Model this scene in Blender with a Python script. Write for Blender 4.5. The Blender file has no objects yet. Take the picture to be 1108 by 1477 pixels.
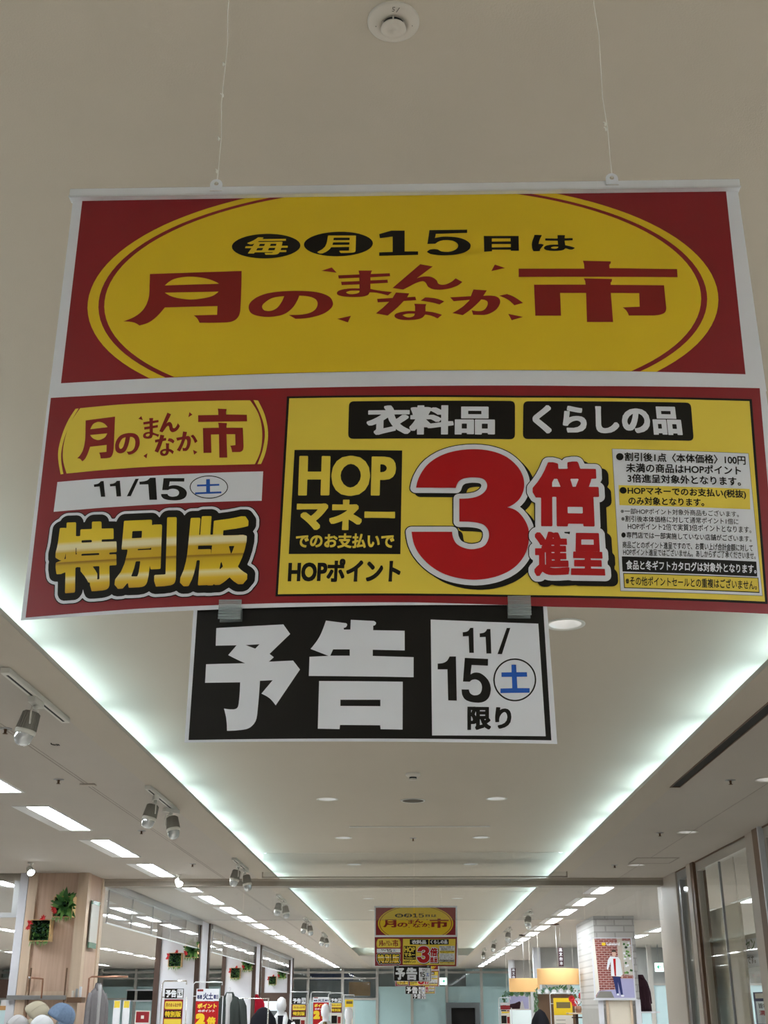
import bpy, bmesh, math, random
import numpy as np
from mathutils import Vector, Matrix
from mathutils.geometry import delaunay_2d_cdt
random.seed(7)
PI = math.pi
SC = bpy.context.scene
COL = SC.collection
EYE = 1.55            # height of the horizon above the floor
LOW = EYE + 1.40      # side ceilings
TOP = EYE + 1.60      # raised ceiling of the cove

# ------------------------------------------------------------------ camera, world, exposure, cove light
cam = bpy.data.cameras.new('camera'); cam_o = bpy.data.objects.new('camera', cam); COL.objects.link(cam_o)
cam.sensor_fit = 'VERTICAL'; cam.sensor_height = 36.0; cam.lens = 36.0 * 1700.0 / 1477.0
cam.clip_start = 0.05; cam.clip_end = 200
cam_o.location = (0, 0, EYE)
cam_o.rotation_euler = (math.radians(90 + 22.84), 0, math.radians(1.33))
SC.camera = cam_o
W = bpy.data.worlds.new('world'); SC.world = W; W.use_nodes = True
W.node_tree.nodes['Background'].inputs[0].default_value = (0.85, 0.92, 1.0, 1)
W.node_tree.nodes['Background'].inputs[1].default_value = 0.25
SC.view_settings.view_transform = 'Standard'; SC.view_settings.look = 'None'
SC.view_settings.gamma = 1.0; SC.view_settings.use_curve_mapping = False
SC.view_settings.exposure = 0.93
COVE_W = 1.7          # watts of each hidden cove tube
TUBE_E = 28.0         # radiance of the ceiling light diffusers
def cove_tube(x, y):
    l = bpy.data.lights.get('cove_tube_light')
    if not l:
        l = bpy.data.lights.new('cove_tube_light', 'AREA'); l.shape = 'RECTANGLE'; l.size = 0.03; l.size_y = 1.14
        l.energy = COVE_W; l.color = (0.62, 0.89, 1.0)
    o = bpy.data.objects.new('cove_tube_light', l); COL.objects.link(o)
    o.location = (x, y, LOW + 0.055)
    o.rotation_euler = (0, PI - math.copysign(0.55, x), 0)     # faces up and a little towards the middle
y = -8.0
while y < 36.0:
    cove_tube(-1.80, y); cove_tube(1.80, y + 0.4); y += 1.27

for x in (-.9, .37):
    cove_tube(x, 36.27); bpy.context.scene.collection.objects[-1].rotation_euler = (PI, 0, PI/2)

# ------------------------------------------------------------------ materials
def lin(c):
    return tuple(((v/255)/12.92 if v/255 <= .04045 else ((v/255+.055)/1.055)**2.4) for v in c)
def mat(name, rgb, rough=.6, spec=.4, metal=0.0, emit=None, es=0.0, noise=0.0, nscale=8.0, bump=0.0, bscale=200.0, coat=0.0, alpha=1.0):
    m = bpy.data.materials.new(name); m.use_nodes = True; nt = m.node_tree; b = nt.nodes['Principled BSDF']
    b.inputs['Base Color'].default_value = (*rgb, 1); b.inputs['Roughness'].default_value = rough
    b.inputs['Specular IOR Level'].default_value = spec; b.inputs['Metallic'].default_value = metal
    b.inputs['Coat Weight'].default_value = coat; b.inputs['Alpha'].default_value = alpha
    if emit: b.inputs['Emission Color'].default_value = (*emit, 1); b.inputs['Emission Strength'].default_value = es
    tc = nt.nodes.new('ShaderNodeTexCoord')
    if noise:
        n = nt.nodes.new('ShaderNodeTexNoise'); n.inputs['Scale'].default_value = nscale; n.inputs['Detail'].default_value = 4
        nt.links.new(tc.outputs['Object'], n.inputs['Vector'])
        r = nt.nodes.new('ShaderNodeMixRGB'); r.inputs[1].default_value = (*[v*(1-noise) for v in rgb], 1); r.inputs[2].default_value = (*[min(1, v*(1+noise)) for v in rgb], 1)
        nt.links.new(n.outputs['Fac'], r.inputs[0]); nt.links.new(r.outputs[0], b.inputs['Base Color'])
    if bump:
        n = nt.nodes.new('ShaderNodeTexNoise'); n.inputs['Scale'].default_value = bscale; n.inputs['Detail'].default_value = 3
        nt.links.new(tc.outputs['Object'], n.inputs['Vector'])
        k = nt.nodes.new('ShaderNodeBump'); k.inputs['Strength'].default_value = bump; k.inputs['Distance'].default_value = .002
        nt.links.new(n.outputs['Fac'], k.inputs['Height']); nt.links.new(k.outputs[0], b.inputs['Normal'])
    return m
def wood(name, c1, c2, axis_scale=(14, 14, .7), rough=.5):
    m = mat(name, c1, rough); nt = m.node_tree; b = nt.nodes['Principled BSDF']
    tc = nt.nodes.new('ShaderNodeTexCoord'); mp = nt.nodes.new('ShaderNodeMapping'); mp.inputs['Scale'].default_value = axis_scale
    n = nt.nodes.new('ShaderNodeTexNoise'); n.inputs['Scale'].default_value = 2.5; n.inputs['Detail'].default_value = 6
    r = nt.nodes.new('ShaderNodeValToRGB'); r.color_ramp.elements[0].position = .3; r.color_ramp.elements[1].position = .7
    r.color_ramp.elements[0].color = (*c1, 1); r.color_ramp.elements[1].color = (*c2, 1)
    nt.links.new(tc.outputs['Object'], mp.inputs[0]); nt.links.new(mp.outputs[0], n.inputs['Vector']); nt.links.new(n.outputs['Fac'], r.inputs[0]); nt.links.new(r.outputs[0], b.inputs['Base Color'])
    return m
def glass(name, tint=(.93, .97, .95), k=1.0, haze=0.0):
    m = bpy.data.materials.new(name); m.use_nodes = True; nt = m.node_tree; nt.nodes.clear()
    out = nt.nodes.new('ShaderNodeOutputMaterial'); mx = nt.nodes.new('ShaderNodeMixShader'); t = nt.nodes.new('ShaderNodeBsdfTransparent')
    g = nt.nodes.new('ShaderNodeBsdfGlossy'); g.inputs['Roughness'].default_value = .01
    f = nt.nodes.new('ShaderNodeFresnel'); ge = nt.nodes.new('ShaderNodeNewGeometry')
    io = nt.nodes.new('ShaderNodeMapRange'); io.inputs['To Min'].default_value = 1.5; io.inputs['To Max'].default_value = 1/1.5   # same reflectance on both faces of a pane
    nt.links.new(ge.outputs['Backfacing'], io.inputs['Value']); nt.links.new(io.outputs[0], f.inputs['IOR'])
    t.inputs[0].default_value = (*tint, 1)
    mu = nt.nodes.new('ShaderNodeMath'); mu.operation = 'MULTIPLY'; mu.inputs[1].default_value = k; mu.use_clamp = True
    nt.links.new(f.outputs[0], mu.inputs[0]); nt.links.new(mu.outputs[0], mx.inputs[0]); nt.links.new(t.outputs[0], mx.inputs[1]); nt.links.new(g.outputs[0], mx.inputs[2])
    last = mx
    if haze:
        d = nt.nodes.new('ShaderNodeBsdfDiffuse'); d.inputs[0].default_value = (.75, .85, .85, 1)
        tr = nt.nodes.new('ShaderNodeBsdfTranslucent'); tr.inputs[0].default_value = (.75, .85, .85, 1)
        ad = nt.nodes.new('ShaderNodeMixShader'); nt.links.new(d.outputs[0], ad.inputs[1]); nt.links.new(tr.outputs[0], ad.inputs[2])
        m2 = nt.nodes.new('ShaderNodeMixShader'); m2.inputs[0].default_value = haze
        nt.links.new(mx.outputs[0], m2.inputs[1]); nt.links.new(ad.outputs[0], m2.inputs[2]); last = m2
    nt.links.new(last.outputs[0], out.inputs[0])
    return m
M = {}
PR = dict(rough=.34, spec=.45)
M['white'] = mat('paper_white', (.78, .80, .85), .42, .4)
M['red'] = mat('print_dark_red', (.25, .009, .014), .36, .42)
M['redp'] = mat('print_brick_red', (.25, .014, .011), .42, .3)
M['red3'] = mat('print_bright_red', (.44, .005, .008), .42, .3)
M['yellow'] = mat('print_yellow', (.77, .53, .018), .42, .35)
M['yellow2'] = mat('print_lemon_yellow', (.80, .61, .065), .42, .35)
M['black'] = mat('print_black', (.010, .008, .006), .45, .2)
M['blue'] = mat('print_blue', (.01, .10, .48), .4, .35)
M['grey'] = mat('print_grey', (.2, .19, .17), .5, .3)
M['navy'] = mat('print_navy', (.02, .03, .13), .5, .3)
M['paper_back'] = mat('paper_back', (.70, .71, .72), .6, .2)
def gold():
    m = mat('print_gold_bands', (.8, .55, .05), .42, .35); nt = m.node_tree; b = nt.nodes['Principled BSDF']
    tc = nt.nodes.new('ShaderNodeTexCoord'); sp = nt.nodes.new('ShaderNodeSeparateXYZ'); nt.links.new(tc.outputs['Object'], sp.inputs[0])
    # printed bands follow the slanted lettering: height minus a little of x
    mu = nt.nodes.new('ShaderNodeMath'); mu.operation = 'MULTIPLY_ADD'; mu.inputs[1].default_value = 0.0; nt.links.new(sp.outputs['X'], mu.inputs[0]); nt.links.new(sp.outputs['Z'], mu.inputs[2])
    mr = nt.nodes.new('ShaderNodeMapRange'); mr.inputs['From Min'].default_value = GOLD0; mr.inputs['From Max'].default_value = GOLD1
    nt.links.new(mu.outputs[0], mr.inputs[0])
    r = nt.nodes.new('ShaderNodeValToRGB'); nt.links.new(mr.outputs[0], r.inputs[0]); nt.links.new(r.outputs[0], b.inputs['Base Color'])
    st = [(0, (.36, .17, .006)), (.10, (.62, .33, .008)), (.20, (.80, .53, .03)), (.27, (.86, .76, .40)), (.31, (.80, .56, .02)), (.44, (.62, .40, .012)), (.475, (.30, .15, .006)), (.49, (.66, .42, .015)), (.60, (.66, .42, .02)), (.645, (.84, .74, .42)), (.69, (.86, .78, .5)), (.74, (.80, .58, .03)), (1, (.80, .58, .02))]
    e = r.color_ramp.elements
    e[0].position, e[0].color = st[0][0], (*st[0][1], 1); e[1].position, e[1].color = st[-1][0], (*st[-1][1], 1)
    for p, c in st[1:-1]:
        n = e.new(p); n.color = (*c, 1)
    return m
SIGN_BASE = 0.305     # sheet heights below are measured from the horizon; the sign's base is this high
GOLD0, GOLD1 = 0.497 - SIGN_BASE, 0.612 - SIGN_BASE
M['gold'] = gold()
M['ceiling'] = mat('ceiling_beige_paint', (.565, .50, .41), .85, .2, noise=.025, nscale=1.5, bump=.25, bscale=260)
M['soffit'] = mat('soffit_grey_board', (.52, .475, .425), .85, .2, noise=.04, nscale=2.2, bump=.3, bscale=180)
M['band'] = mat('soffit_edge_paint', (.54, .485, .41), .85, .2, noise=.03, nscale=1.2)
M['seam'] = mat('seam_grey', (.36, .32, .28), .8, .2)
M['floor'] = mat('floor_pale_tile', (.62, .58, .53), .35, .4, noise=.06, nscale=3)
M['wallw'] = mat('wall_white', (.66, .66, .71), .7, .3, noise=.02, nscale=4)
M['wallg'] = mat('wall_grey_panel', (.42, .41, .39), .8, .25, noise=.05, nscale=6)
M['beige'] = mat('panel_beige', (.50, .44, .38), .5, .4)
M['board'] = mat('board_taupe', (.70, .63, .53), .7, .3)
M['beam'] = mat('beam_taupe', (.34, .30, .25), .55, .4)
M['brown'] = mat('post_dark_brown', (.055, .028, .018), .45, .4)
M['brownl'] = mat('trim_brown', (.16, .09, .05), .5, .4)
M['wood'] = wood('wood_pale_oak', (.50, .345, .255), (.60, .43, .33))
M['woodl'] = wood('wood_light_edge', (.55, .42, .31), (.62, .48, .36))
M['woodf'] = wood('wood_frame', (.55, .36, .17), (.62, .42, .21), (9, 9, 9))
M['alu'] = mat('aluminium', (.70, .72, .75), .32, .5, metal=.35)
M['railw'] = mat('rail_pale_aluminium', (.80, .82, .86), .3, .5, metal=.1)
M['alud'] = mat('aluminium_dark', (.36, .36, .36), .35, .5, metal=.6)
M['framebeige'] = mat('frame_beige_aluminium', (.46, .42, .37), .4, .5, metal=.1)
M['chrome'] = mat('chrome', (.8, .8, .8), .12, .5, metal=1)
M['copper'] = mat('copper_rod', (.45, .24, .16), .3, .5, metal=.7)
M['plasticw'] = mat('white_plastic', (.68, .66, .60), .45, .45)
M['det'] = mat('detector_plastic', (.62, .555, .475), .5, .4)
M['dark'] = mat('dark_gap', (.01, .009, .008), .6, .2)
M['grille'] = mat('speaker_grille', (.12, .10, .075), .7, .2)
M['ink'] = mat('ink_pen', (.05, .045, .04), .6, .2)
M['nylon'] = mat('clear_nylon', (.85, .82, .74), .25, .6)
M['tube'] = mat('lamp_diffuser', (.9, .9, .9), .5, .3, emit=(.90, .97, 1.0), es=TUBE_E)
M['trough'] = mat('lamp_reflector', (.80, .80, .80), .35, .5)
M['dim'] = mat('downlight_lens', (.9, .88, .82), .4, .3, emit=(1, .96, .9), es=2.2)
M['refl'] = mat('downlight_reflector', (.85, .85, .85), .3, .5, metal=.25)
M['spotb'] = mat('spot_body', (.30, .28, .245), .45, .4, metal=.3)
M['spotl'] = mat('spot_lamp', (.7, .72, .72), .08, .6, metal=.55)
M['glass'] = glass('clear_glass', (.96, .98, .97), .6, .015)
M['glassr'] = glass('transom_glass', (.965, .975, .98), 1.4, .02)
M['glasss'] = glass('shopfront_glass', (.97, .98, .97), .30, .01)
M['clip'] = glass('clear_plastic', (.92, .93, .95), 2.0, .28)
M['frost'] = mat('frosted_film', (.58, .75, .79), .6, .3, noise=.06, nscale=.7)
M['frosts'] = mat('frosted_plate', (.52, .50, .46), .35, .5)
M['greeng'] = mat('green_glass_edge', (.11, .22, .15), .2, .6)
M['leaf1'] = mat('leaf_green', (.035, .12, .025), .45, .4, noise=.3, nscale=30)
M['leaf2'] = mat('leaf_bright', (.14, .30, .07), .45, .4, noise=.3, nscale=30)
M['leaf3'] = mat('leaf_blue_green', (.10, .20, .17), .5, .4, noise=.3, nscale=30)
M['poin'] = mat('red_petals', (.55, .02, .022), .5, .3)
M['wpet'] = mat('white_petals', (.75, .75, .78), .6, .3)
M['soil'] = mat('planter_dark', (.015, .025, .018), .9, .1)
M['capb'] = mat('cap_beige', (.45, .40, .30), .85, .2, bump=.4, bscale=300)
M['capd'] = mat('cap_denim', (.17, .24, .36), .85, .2, noise=.25, nscale=60, bump=.4, bscale=300)
M['clothw'] = mat('cloth_white', (.72, .73, .76), .9, .1)
M['clothg'] = mat('cloth_grey', (.22, .205, .215), .9, .1, noise=.15, nscale=20)
M['clothk'] = mat('cloth_black', (.012, .012, .016), .9, .1)
M['clothp'] = mat('cloth_plum', (.035, .016, .022), .9, .1)
M['clothd'] = mat('cloth_dark_green_grey', (.05, .058, .055), .9, .1)
M['clothr'] = mat('cloth_red', (.30, .008, .02), .9, .1)
M['clothl'] = mat('cloth_light_grey', (.50, .49, .50), .9, .1)
M['olive'] = mat('cloth_olive', (.18, .14, .07), .9, .1)
M['skin'] = mat('print_skin', (.62, .42, .34), .6, .2)
M['shade'] = mat('lamp_shade_fabric', (.80, .50, .22), .8, .2, emit=(1, .60, .26), es=.16)
M['exitw'] = mat('exit_panel', (.8, .95, .9), .4, .3, emit=(.75, 1, .92), es=.8)
M['exitg'] = mat('exit_green', (.0, .30, .17), .4, .3, emit=(0, .35, .2), es=.35)
M['plum'] = mat('sign_plum', (.07, .025, .035), .6, .3)
M['bluep'] = mat('panel_blue', (.05, .08, .20), .6, .3)
M['orangep'] = mat('poster_amber', (.50, .28, .12), .5, .3, noise=.4, nscale=2)
M['pale'] = mat('glow_panel', (.75, .85, .88), .5, .3, emit=(.8, .95, 1), es=.15)
M['darkwall'] = mat('dim_back_wall', (.42, .45, .45), .8, .2, noise=.15, nscale=.6)
M['portal'] = mat('portal_grey', (.10, .11, .115), .4, .4)
M['mull'] = mat('mullion_grey', (.45, .43, .40), .45, .5)
M['sky'] = mat('poster_lilac', (.36, .35, .55), .5, .3, noise=.15, nscale=3)
M['cream'] = mat('card_cream', (.72, .68, .62), .6, .2)
def brick():
    m = mat('print_brick_wall', (.3, .05, .04), .5, .3); nt = m.node_tree; b = nt.nodes['Principled BSDF']
    tc = nt.nodes.new('ShaderNodeTexCoord'); mp = nt.nodes.new('ShaderNodeMapping'); mp.inputs['Rotation'].default_value = (PI/2, 0, 0)
    t = nt.nodes.new('ShaderNodeTexBrick'); t.inputs['Color1'].default_value = (.24, .06, .045, 1); t.inputs['Color2'].default_value = (.17, .035, .03, 1); t.inputs['Mortar'].default_value = (.42, .26, .24, 1)
    t.inputs['Scale'].default_value = 1; t.inputs['Brick Width'].default_value = .085; t.inputs['Row Height'].default_value = .034; t.inputs['Mortar Size'].default_value = .006
    nt.links.new(tc.outputs['Object'], mp.inputs[0]); nt.links.new(mp.outputs[0], t.inputs['Vector']); nt.links.new(t.outputs[0], b.inputs['Base Color'])
    return m
M['brick'] = brick()
def tiles():
    m = mat('white_brick_tiles', (.78, .78, .79), .5, .3); nt = m.node_tree; b = nt.nodes['Principled BSDF']
    tc = nt.nodes.new('ShaderNodeTexCoord'); mp = nt.nodes.new('ShaderNodeMapping'); mp.inputs['Rotation'].default_value = (PI/2, 0, 0)
    t = nt.nodes.new('ShaderNodeTexBrick'); t.inputs['Color1'].default_value = (.52, .51, .50, 1); t.inputs['Color2'].default_value = (.47, .46, .45, 1); t.inputs['Mortar'].default_value = (.36, .35, .34, 1)
    t.inputs['Scale'].default_value = 1; t.inputs['Brick Width'].default_value = .3; t.inputs['Row Height'].default_value = .1; t.inputs['Mortar Size'].default_value = .012
    nt.links.new(tc.outputs['Object'], mp.inputs[0]); nt.links.new(mp.outputs[0], t.inputs['Vector']); nt.links.new(t.outputs[0], b.inputs['Base Color'])
    return m
M['tiles'] = tiles()
M['walls'] = mat('wall_pale_green_grey', (.72, .77, .74), .8, .2, noise=.12, nscale=.8)

# ------------------------------------------------------------------ mesh builder
class MB:
    def __init__(s): s.v = []; s.f = []; s.mi = []; s.ms = []; s.sm = []
    def idx(s, m):
        m = M[m]
        if m not in s.ms: s.ms.append(m)
        return s.ms.index(m)
    def add(s, vs, fs, m, smooth=False):
        n = len(s.v); i = s.idx(m); s.v += [tuple(v) for v in vs]
        for f in fs: s.f.append(tuple(n+k for k in f)); s.mi.append(i); s.sm.append(smooth)
        return s
    def box(s, x0, x1, y0, y1, z0, z1, m):
        v = [(x, y, z) for z in (z0, z1) for y in (y0, y1) for x in (x0, x1)]
        return s.add(v, [(0, 2, 3, 1), (4, 5, 7, 6), (0, 1, 5, 4), (2, 6, 7, 3), (0, 4, 6, 2), (1, 3, 7, 5)], m)
    def bbox(s, x0, x1, y0, y1, z0, z1, m, b=.004):        # box with bevelled edges
        bm = bmesh.new(); bmesh.ops.create_cube(bm, size=1)
        for v in bm.verts: v.co = Vector(((x0+x1)/2+v.co.x*(x1-x0), (y0+y1)/2+v.co.y*(y1-y0), (z0+z1)/2+v.co.z*(z1-z0)))
        bmesh.ops.bevel(bm, geom=bm.edges[:], offset=b, segments=2, affect='EDGES', profile=.7)
        bm.verts.index_update(); s.add([v.co[:] for v in bm.verts], [[v.index for v in f.verts] for f in bm.faces], m); bm.free(); return s
    def tube(s, pts, r, m, n=8, caps=True):
        P = [Vector(p) for p in pts]; R = r if isinstance(r, (list, tuple)) else [r]*len(P); vs = []; fs = []
        up = Vector((0, 0, 1)); prev = None
        for i, p in enumerate(P):
            d = (P[min(i+1, len(P)-1)] - P[max(i-1, 0)]).normalized()
            a = d.cross(up if abs(d.z) < .95 else Vector((1, 0, 0))).normalized() if prev is None else (prev - d*prev.dot(d)).normalized()
            prev = a; b = d.cross(a)
            for k in range(n): t = 2*PI*k/n; vs.append(p + R[i]*(math.cos(t)*a + math.sin(t)*b))
        for i in range(len(P)-1):
            for k in range(n): fs.append((i*n+k, i*n+(k+1) % n, (i+1)*n+(k+1) % n, (i+1)*n+k))
        if caps: fs.append(tuple(range(n-1, -1, -1))); fs.append(tuple((len(P)-1)*n+k for k in range(n)))
        return s.add(vs, fs, m, True)
    def lathe(s, prof, c, m, n=32, mtx=None, smooth=True):  # prof: (radius, z)
        vs = []; fs = []; c = Vector(c)
        for r, z in prof:
            for k in range(n):
                t = 2*PI*k/n; p = Vector((r*math.cos(t), r*math.sin(t), z))
                vs.append(c + (mtx @ p if mtx else p))
        for i in range(len(prof)-1):
            for k in range(n): fs.append((i*n+k, i*n+(k+1) % n, (i+1)*n+(k+1) % n, (i+1)*n+k))
        return s.add(vs, fs, m, smooth)
    def loft(s, rings, m, smooth=True, caps=True):
        n = len(rings[0]); vs = [p for r in rings for p in r]; fs = []
        for i in range(len(rings)-1):
            for k in range(n): fs.append((i*n+k, i*n+(k+1) % n, (i+1)*n+(k+1) % n, (i+1)*n+k))
        if caps: fs.append(tuple(range(n-1, -1, -1))); fs.append(tuple((len(rings)-1)*n+k for k in range(n)))
        return s.add(vs, fs, m, smooth)
    def build(s, name, parent=None, loc=None):
        me = bpy.data.meshes.new(name); me.from_pydata(s.v, [], s.f)
        for m in s.ms: me.materials.append(m)
        me.polygons.foreach_set('material_index', s.mi); me.polygons.foreach_set('use_smooth', s.sm)
        me.update(); o = bpy.data.objects.new(name, me); COL.objects.link(o)
        if parent: o.parent = parent
        if loc: o.location = loc
        return o
def ring(cx, cy, z, rx, ry, n=20, p=1.0):
    out = []
    for k in range(n):
        t = 2*PI*k/n; c, q = math.cos(t), math.sin(t)
        out.append((cx + rx*math.copysign(abs(c)**p, c), cy + ry*math.copysign(abs(q)**p, q), z))
    return out
def tag(o, label, cat, group=None, kind=None):
    if kind: o['kind'] = kind
    else: o['category'] = cat
    if label: o['label'] = label
    if group: o['group'] = group
    return o
def thing(name, label, cat, loc=(0, 0, 0), rz=0, group=None):
    o = bpy.data.objects.new(name, None); COL.objects.link(o); o.empty_display_size = .1
    o.location = loc; o.rotation_euler = (0, 0, rz); return tag(o, label, cat, group)
def struct(o): o['kind'] = 'structure'; return o
def dup(root, loc, label, group=None, rz=None):
    r = root.copy(); COL.objects.link(r); r.location = loc; r['label'] = label
    if rz is not None: r.rotation_euler = (0, 0, rz)
    if group: r['group'] = group
    for ch in list(root.children):
        c = ch.copy(); COL.objects.link(c); c.parent = r
        for g in list(ch.children):
            d = g.copy(); COL.objects.link(d); d.parent = c
    return r
ORD = ['nearest', 'second', 'third', 'fourth', 'fifth', 'sixth', 'seventh', 'eighth', 'ninth', 'tenth', 'eleventh', 'twelfth', 'thirteenth', 'fourteenth', 'fifteenth', 'sixteenth', 'seventeenth', 'eighteenth', 'nineteenth', 'twentieth', 'twenty-first', 'twenty-second', 'twenty-third', 'twenty-fourth', 'twenty-fifth']
def nth(i): return 'nearest' if i == 0 else ORD[i] + ' nearest'

# ------------------------------------------------------------------ lettering
_SEG = {}
def segments(body):
    if body in _SEG: return _SEG[body]
    c = bpy.data.curves.new('lettering', 'FONT'); c.body = body; c.resolution_u = 4
    o = bpy.data.objects.new('lettering', c); COL.objects.link(o); bpy.context.view_layer.update()
    me = bpy.data.meshes.new_from_object(o.evaluated_get(bpy.context.evaluated_depsgraph_get()))
    cnt = {}
    for p in me.polygons:
        for e in p.edge_keys: cnt[e] = cnt.get(e, 0) + 1
    co = [(v.co.x, v.co.y) for v in me.vertices]
    S = np.array([[co[a], co[b]] for (a, b), n in cnt.items() if n == 1])
    bpy.data.objects.remove(o); bpy.data.curves.remove(c); bpy.data.meshes.remove(me)
    _SEG[body] = S; return S
def inside(S, X, Z):
    r = np.zeros(X.shape, bool)
    for (a, b) in S:
        if a[1] == b[1]: continue
        c = ((a[1] > Z) != (b[1] > Z)); xi = a[0] + (Z - a[1])*(b[0]-a[0])/(b[1]-a[1]); r ^= c & (X < xi)
    return r
def contours(S, wx, wz, h, p):
    """loops around the outline S grown by (wx, wz); p = 2 round, larger = square corners"""
    x0, z0 = S.reshape(-1, 2).min(0) - (wx*1.6+2*h, wz*1.6+2*h); x1, z1 = S.reshape(-1, 2).max(0) + (wx*1.6+2*h, wz*1.6+2*h)
    nx, nz = int((x1-x0)/h)+2, int((z1-z0)/h)+2
    xs = x0 + h*np.arange(nx); zs = z0 + h*np.arange(nz)
    d = S[:, 1]-S[:, 0]; L = np.hypot(d[:, 0], d[:, 1]); pts = []
    for k in range(len(S)):
        n = max(1, int(L[k]/(h*.5))); t = (np.arange(n)/n)[:, None]; pts.append(S[k, 0]+t*d[k])
    pts = np.concatenate(pts)
    F = np.full((nx, nz), 9.0); B = 24
    for i in range(0, nx, B):
        xa = xs[i:i+B]; mgx = wx*2+3*h; sel = pts[(pts[:, 0] > xa[0]-mgx) & (pts[:, 0] < xa[-1]+mgx)]
        if len(sel) == 0: continue
        for j in range(0, nz, B):
            za = zs[j:j+B]; mgz = wz*2+3*h; q = sel[(sel[:, 1] > za[0]-mgz) & (sel[:, 1] < za[-1]+mgz)]
            if len(q) == 0: continue
            dx = np.abs(xa[:, None]-q[None, :, 0])/wx; dz = np.abs(za[:, None]-q[None, :, 1])/wz
            if p == 2: D = np.sqrt((dx[:, None, :]**2 + dz[None, :, :]**2).min(2))
            else: D = ((dx**p)[:, None, :] + (dz**p)[None, :, :]).min(2)**(1/p)
            F[i:i+B, j:j+B] = np.minimum(D, 9)
    X, Z = np.meshgrid(xs, zs, indexing='ij'); F = np.where(inside(S, X, Z), -F, F) - 1.0
    neg = F < 0; nxt = {}
    def ip(i, j, k, l):
        a, b = F[i, j], F[k, l]; t = a/(a-b); return (xs[i]+(xs[k]-xs[i])*t, zs[j]+(zs[l]-zs[j])*t)
    pos = {}
    c = neg[:-1, :-1].astype(int) + neg[1:, :-1]*2 + neg[1:, 1:]*4 + neg[:-1, 1:]*8
    for i, j in zip(*np.where((c > 0) & (c < 15))):
        e = {0: ('h', i, j), 1: ('v', i+1, j), 2: ('h', i, j+1), 3: ('v', i, j)}
        crn = [neg[i, j], neg[i+1, j], neg[i+1, j+1], neg[i, j+1]]
        ent = []; ext = []
        for k in range(4):
            if crn[k] and not crn[(k+1) % 4]: ext.append(k)
            if not crn[k] and crn[(k+1) % 4]: ent.append(k)
        for a in ext:       # join each exit to the next entry, going round
            b = min(ent, key=lambda q: (q-a) % 4); nxt[e[a]] = e[b]
        for k in ext+ent:
            q = e[k]
            if q not in pos: pos[q] = ip(q[1], q[2], q[1]+1, q[2]) if q[0] == 'h' else ip(q[1], q[2], q[1], q[2]+1)
    loops = []
    while nxt:
        s0 = next(iter(nxt)); lp = []; k = s0
        while k in nxt: lp.append(pos[k]); k = nxt.pop(k)
        if len(lp) > 3: loops.append(rdp_loop(lp, h*.12))
    return [l for l in loops if len(l) > 2]
def rdp_loop(pts, tol):
    P = np.array(pts); n = len(P); a = 0; b = int(np.argmax(((P-P[0])**2).sum(1)))
    if a == b: return pts[:1]
    keep = {a, b}; st = [(a, b), (b, n)]
    Q = np.vstack([P, P[:1]])
    while st:
        i, j = st.pop()
        if j-i < 2: continue
        d = Q[j]-Q[i]; L = np.hypot(*d) + 1e-12; w = Q[i+1:j]-Q[i]; dist = np.abs(w[:, 0]*d[1]-w[:, 1]*d[0])/L; k = int(np.argmax(dist))
        if dist[k] > tol: k += i+1; keep.add(k % n); st += [(i, k), (k, j)]
    return [tuple(P[k]) for k in sorted(keep)]
_LOOP = {}
def letter_loops(body, w, small=False):
    key = (body, w, small)
    if key in _LOOP: return _LOOP[key]
    S = segments(body)
    w = (max(w[0], .004), max(w[1], .004))
    lp = contours(S, w[0], w[1], (.026 if small else .014), (4 if small else 9))
    A = np.concatenate([np.array(l) for l in lp]); mn, mx = A.min(0), A.max(0)
    r = [[((x-mn[0])/(mx[0]-mn[0]), (z-mn[1])/(mx[1]-mn[1])) for x, z in l] for l in lp]
    _LOOP[key] = r; return r
def into_quad(loops, quad):                      # quad: tl, tr, br, bl in sheet metres
    tl, tr, br, bl = quad; out = []
    for l in loops:
        out.append([tuple((1-b)*((1-a)*bl[k]+a*br[k]) + b*((1-a)*tl[k]+a*tr[k]) for k in (0, 1)) for a, b in l])
    return out
def fill(loops):
    """even-odd filled triangles of a set of loops"""
    vs = []; ed = []
    for l in loops:
        q = [p for i, p in enumerate(l) if abs(p[0]-l[i-1][0]) + abs(p[1]-l[i-1][1]) > 1e-6]
        n = len(vs); vs += q; ed += [(n+i, n+(i+1) % len(q)) for i in range(len(q))]
    r = delaunay_2d_cdt([Vector(p) for p in vs], ed, [], 0, 1e-6)
    V = [(v.x, v.y) for v in r[0]]
    if not r[2]: return V, []
    c = np.array([np.mean([V[k] for k in f], axis=0) for f in r[2]])
    S = np.array([[vs[a], vs[b]] for a, b in ed]); ok = inside(S, c[:, 0], c[:, 1])
    return V, [tuple(f) for f, k in zip(r[2], ok) if k]
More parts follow.
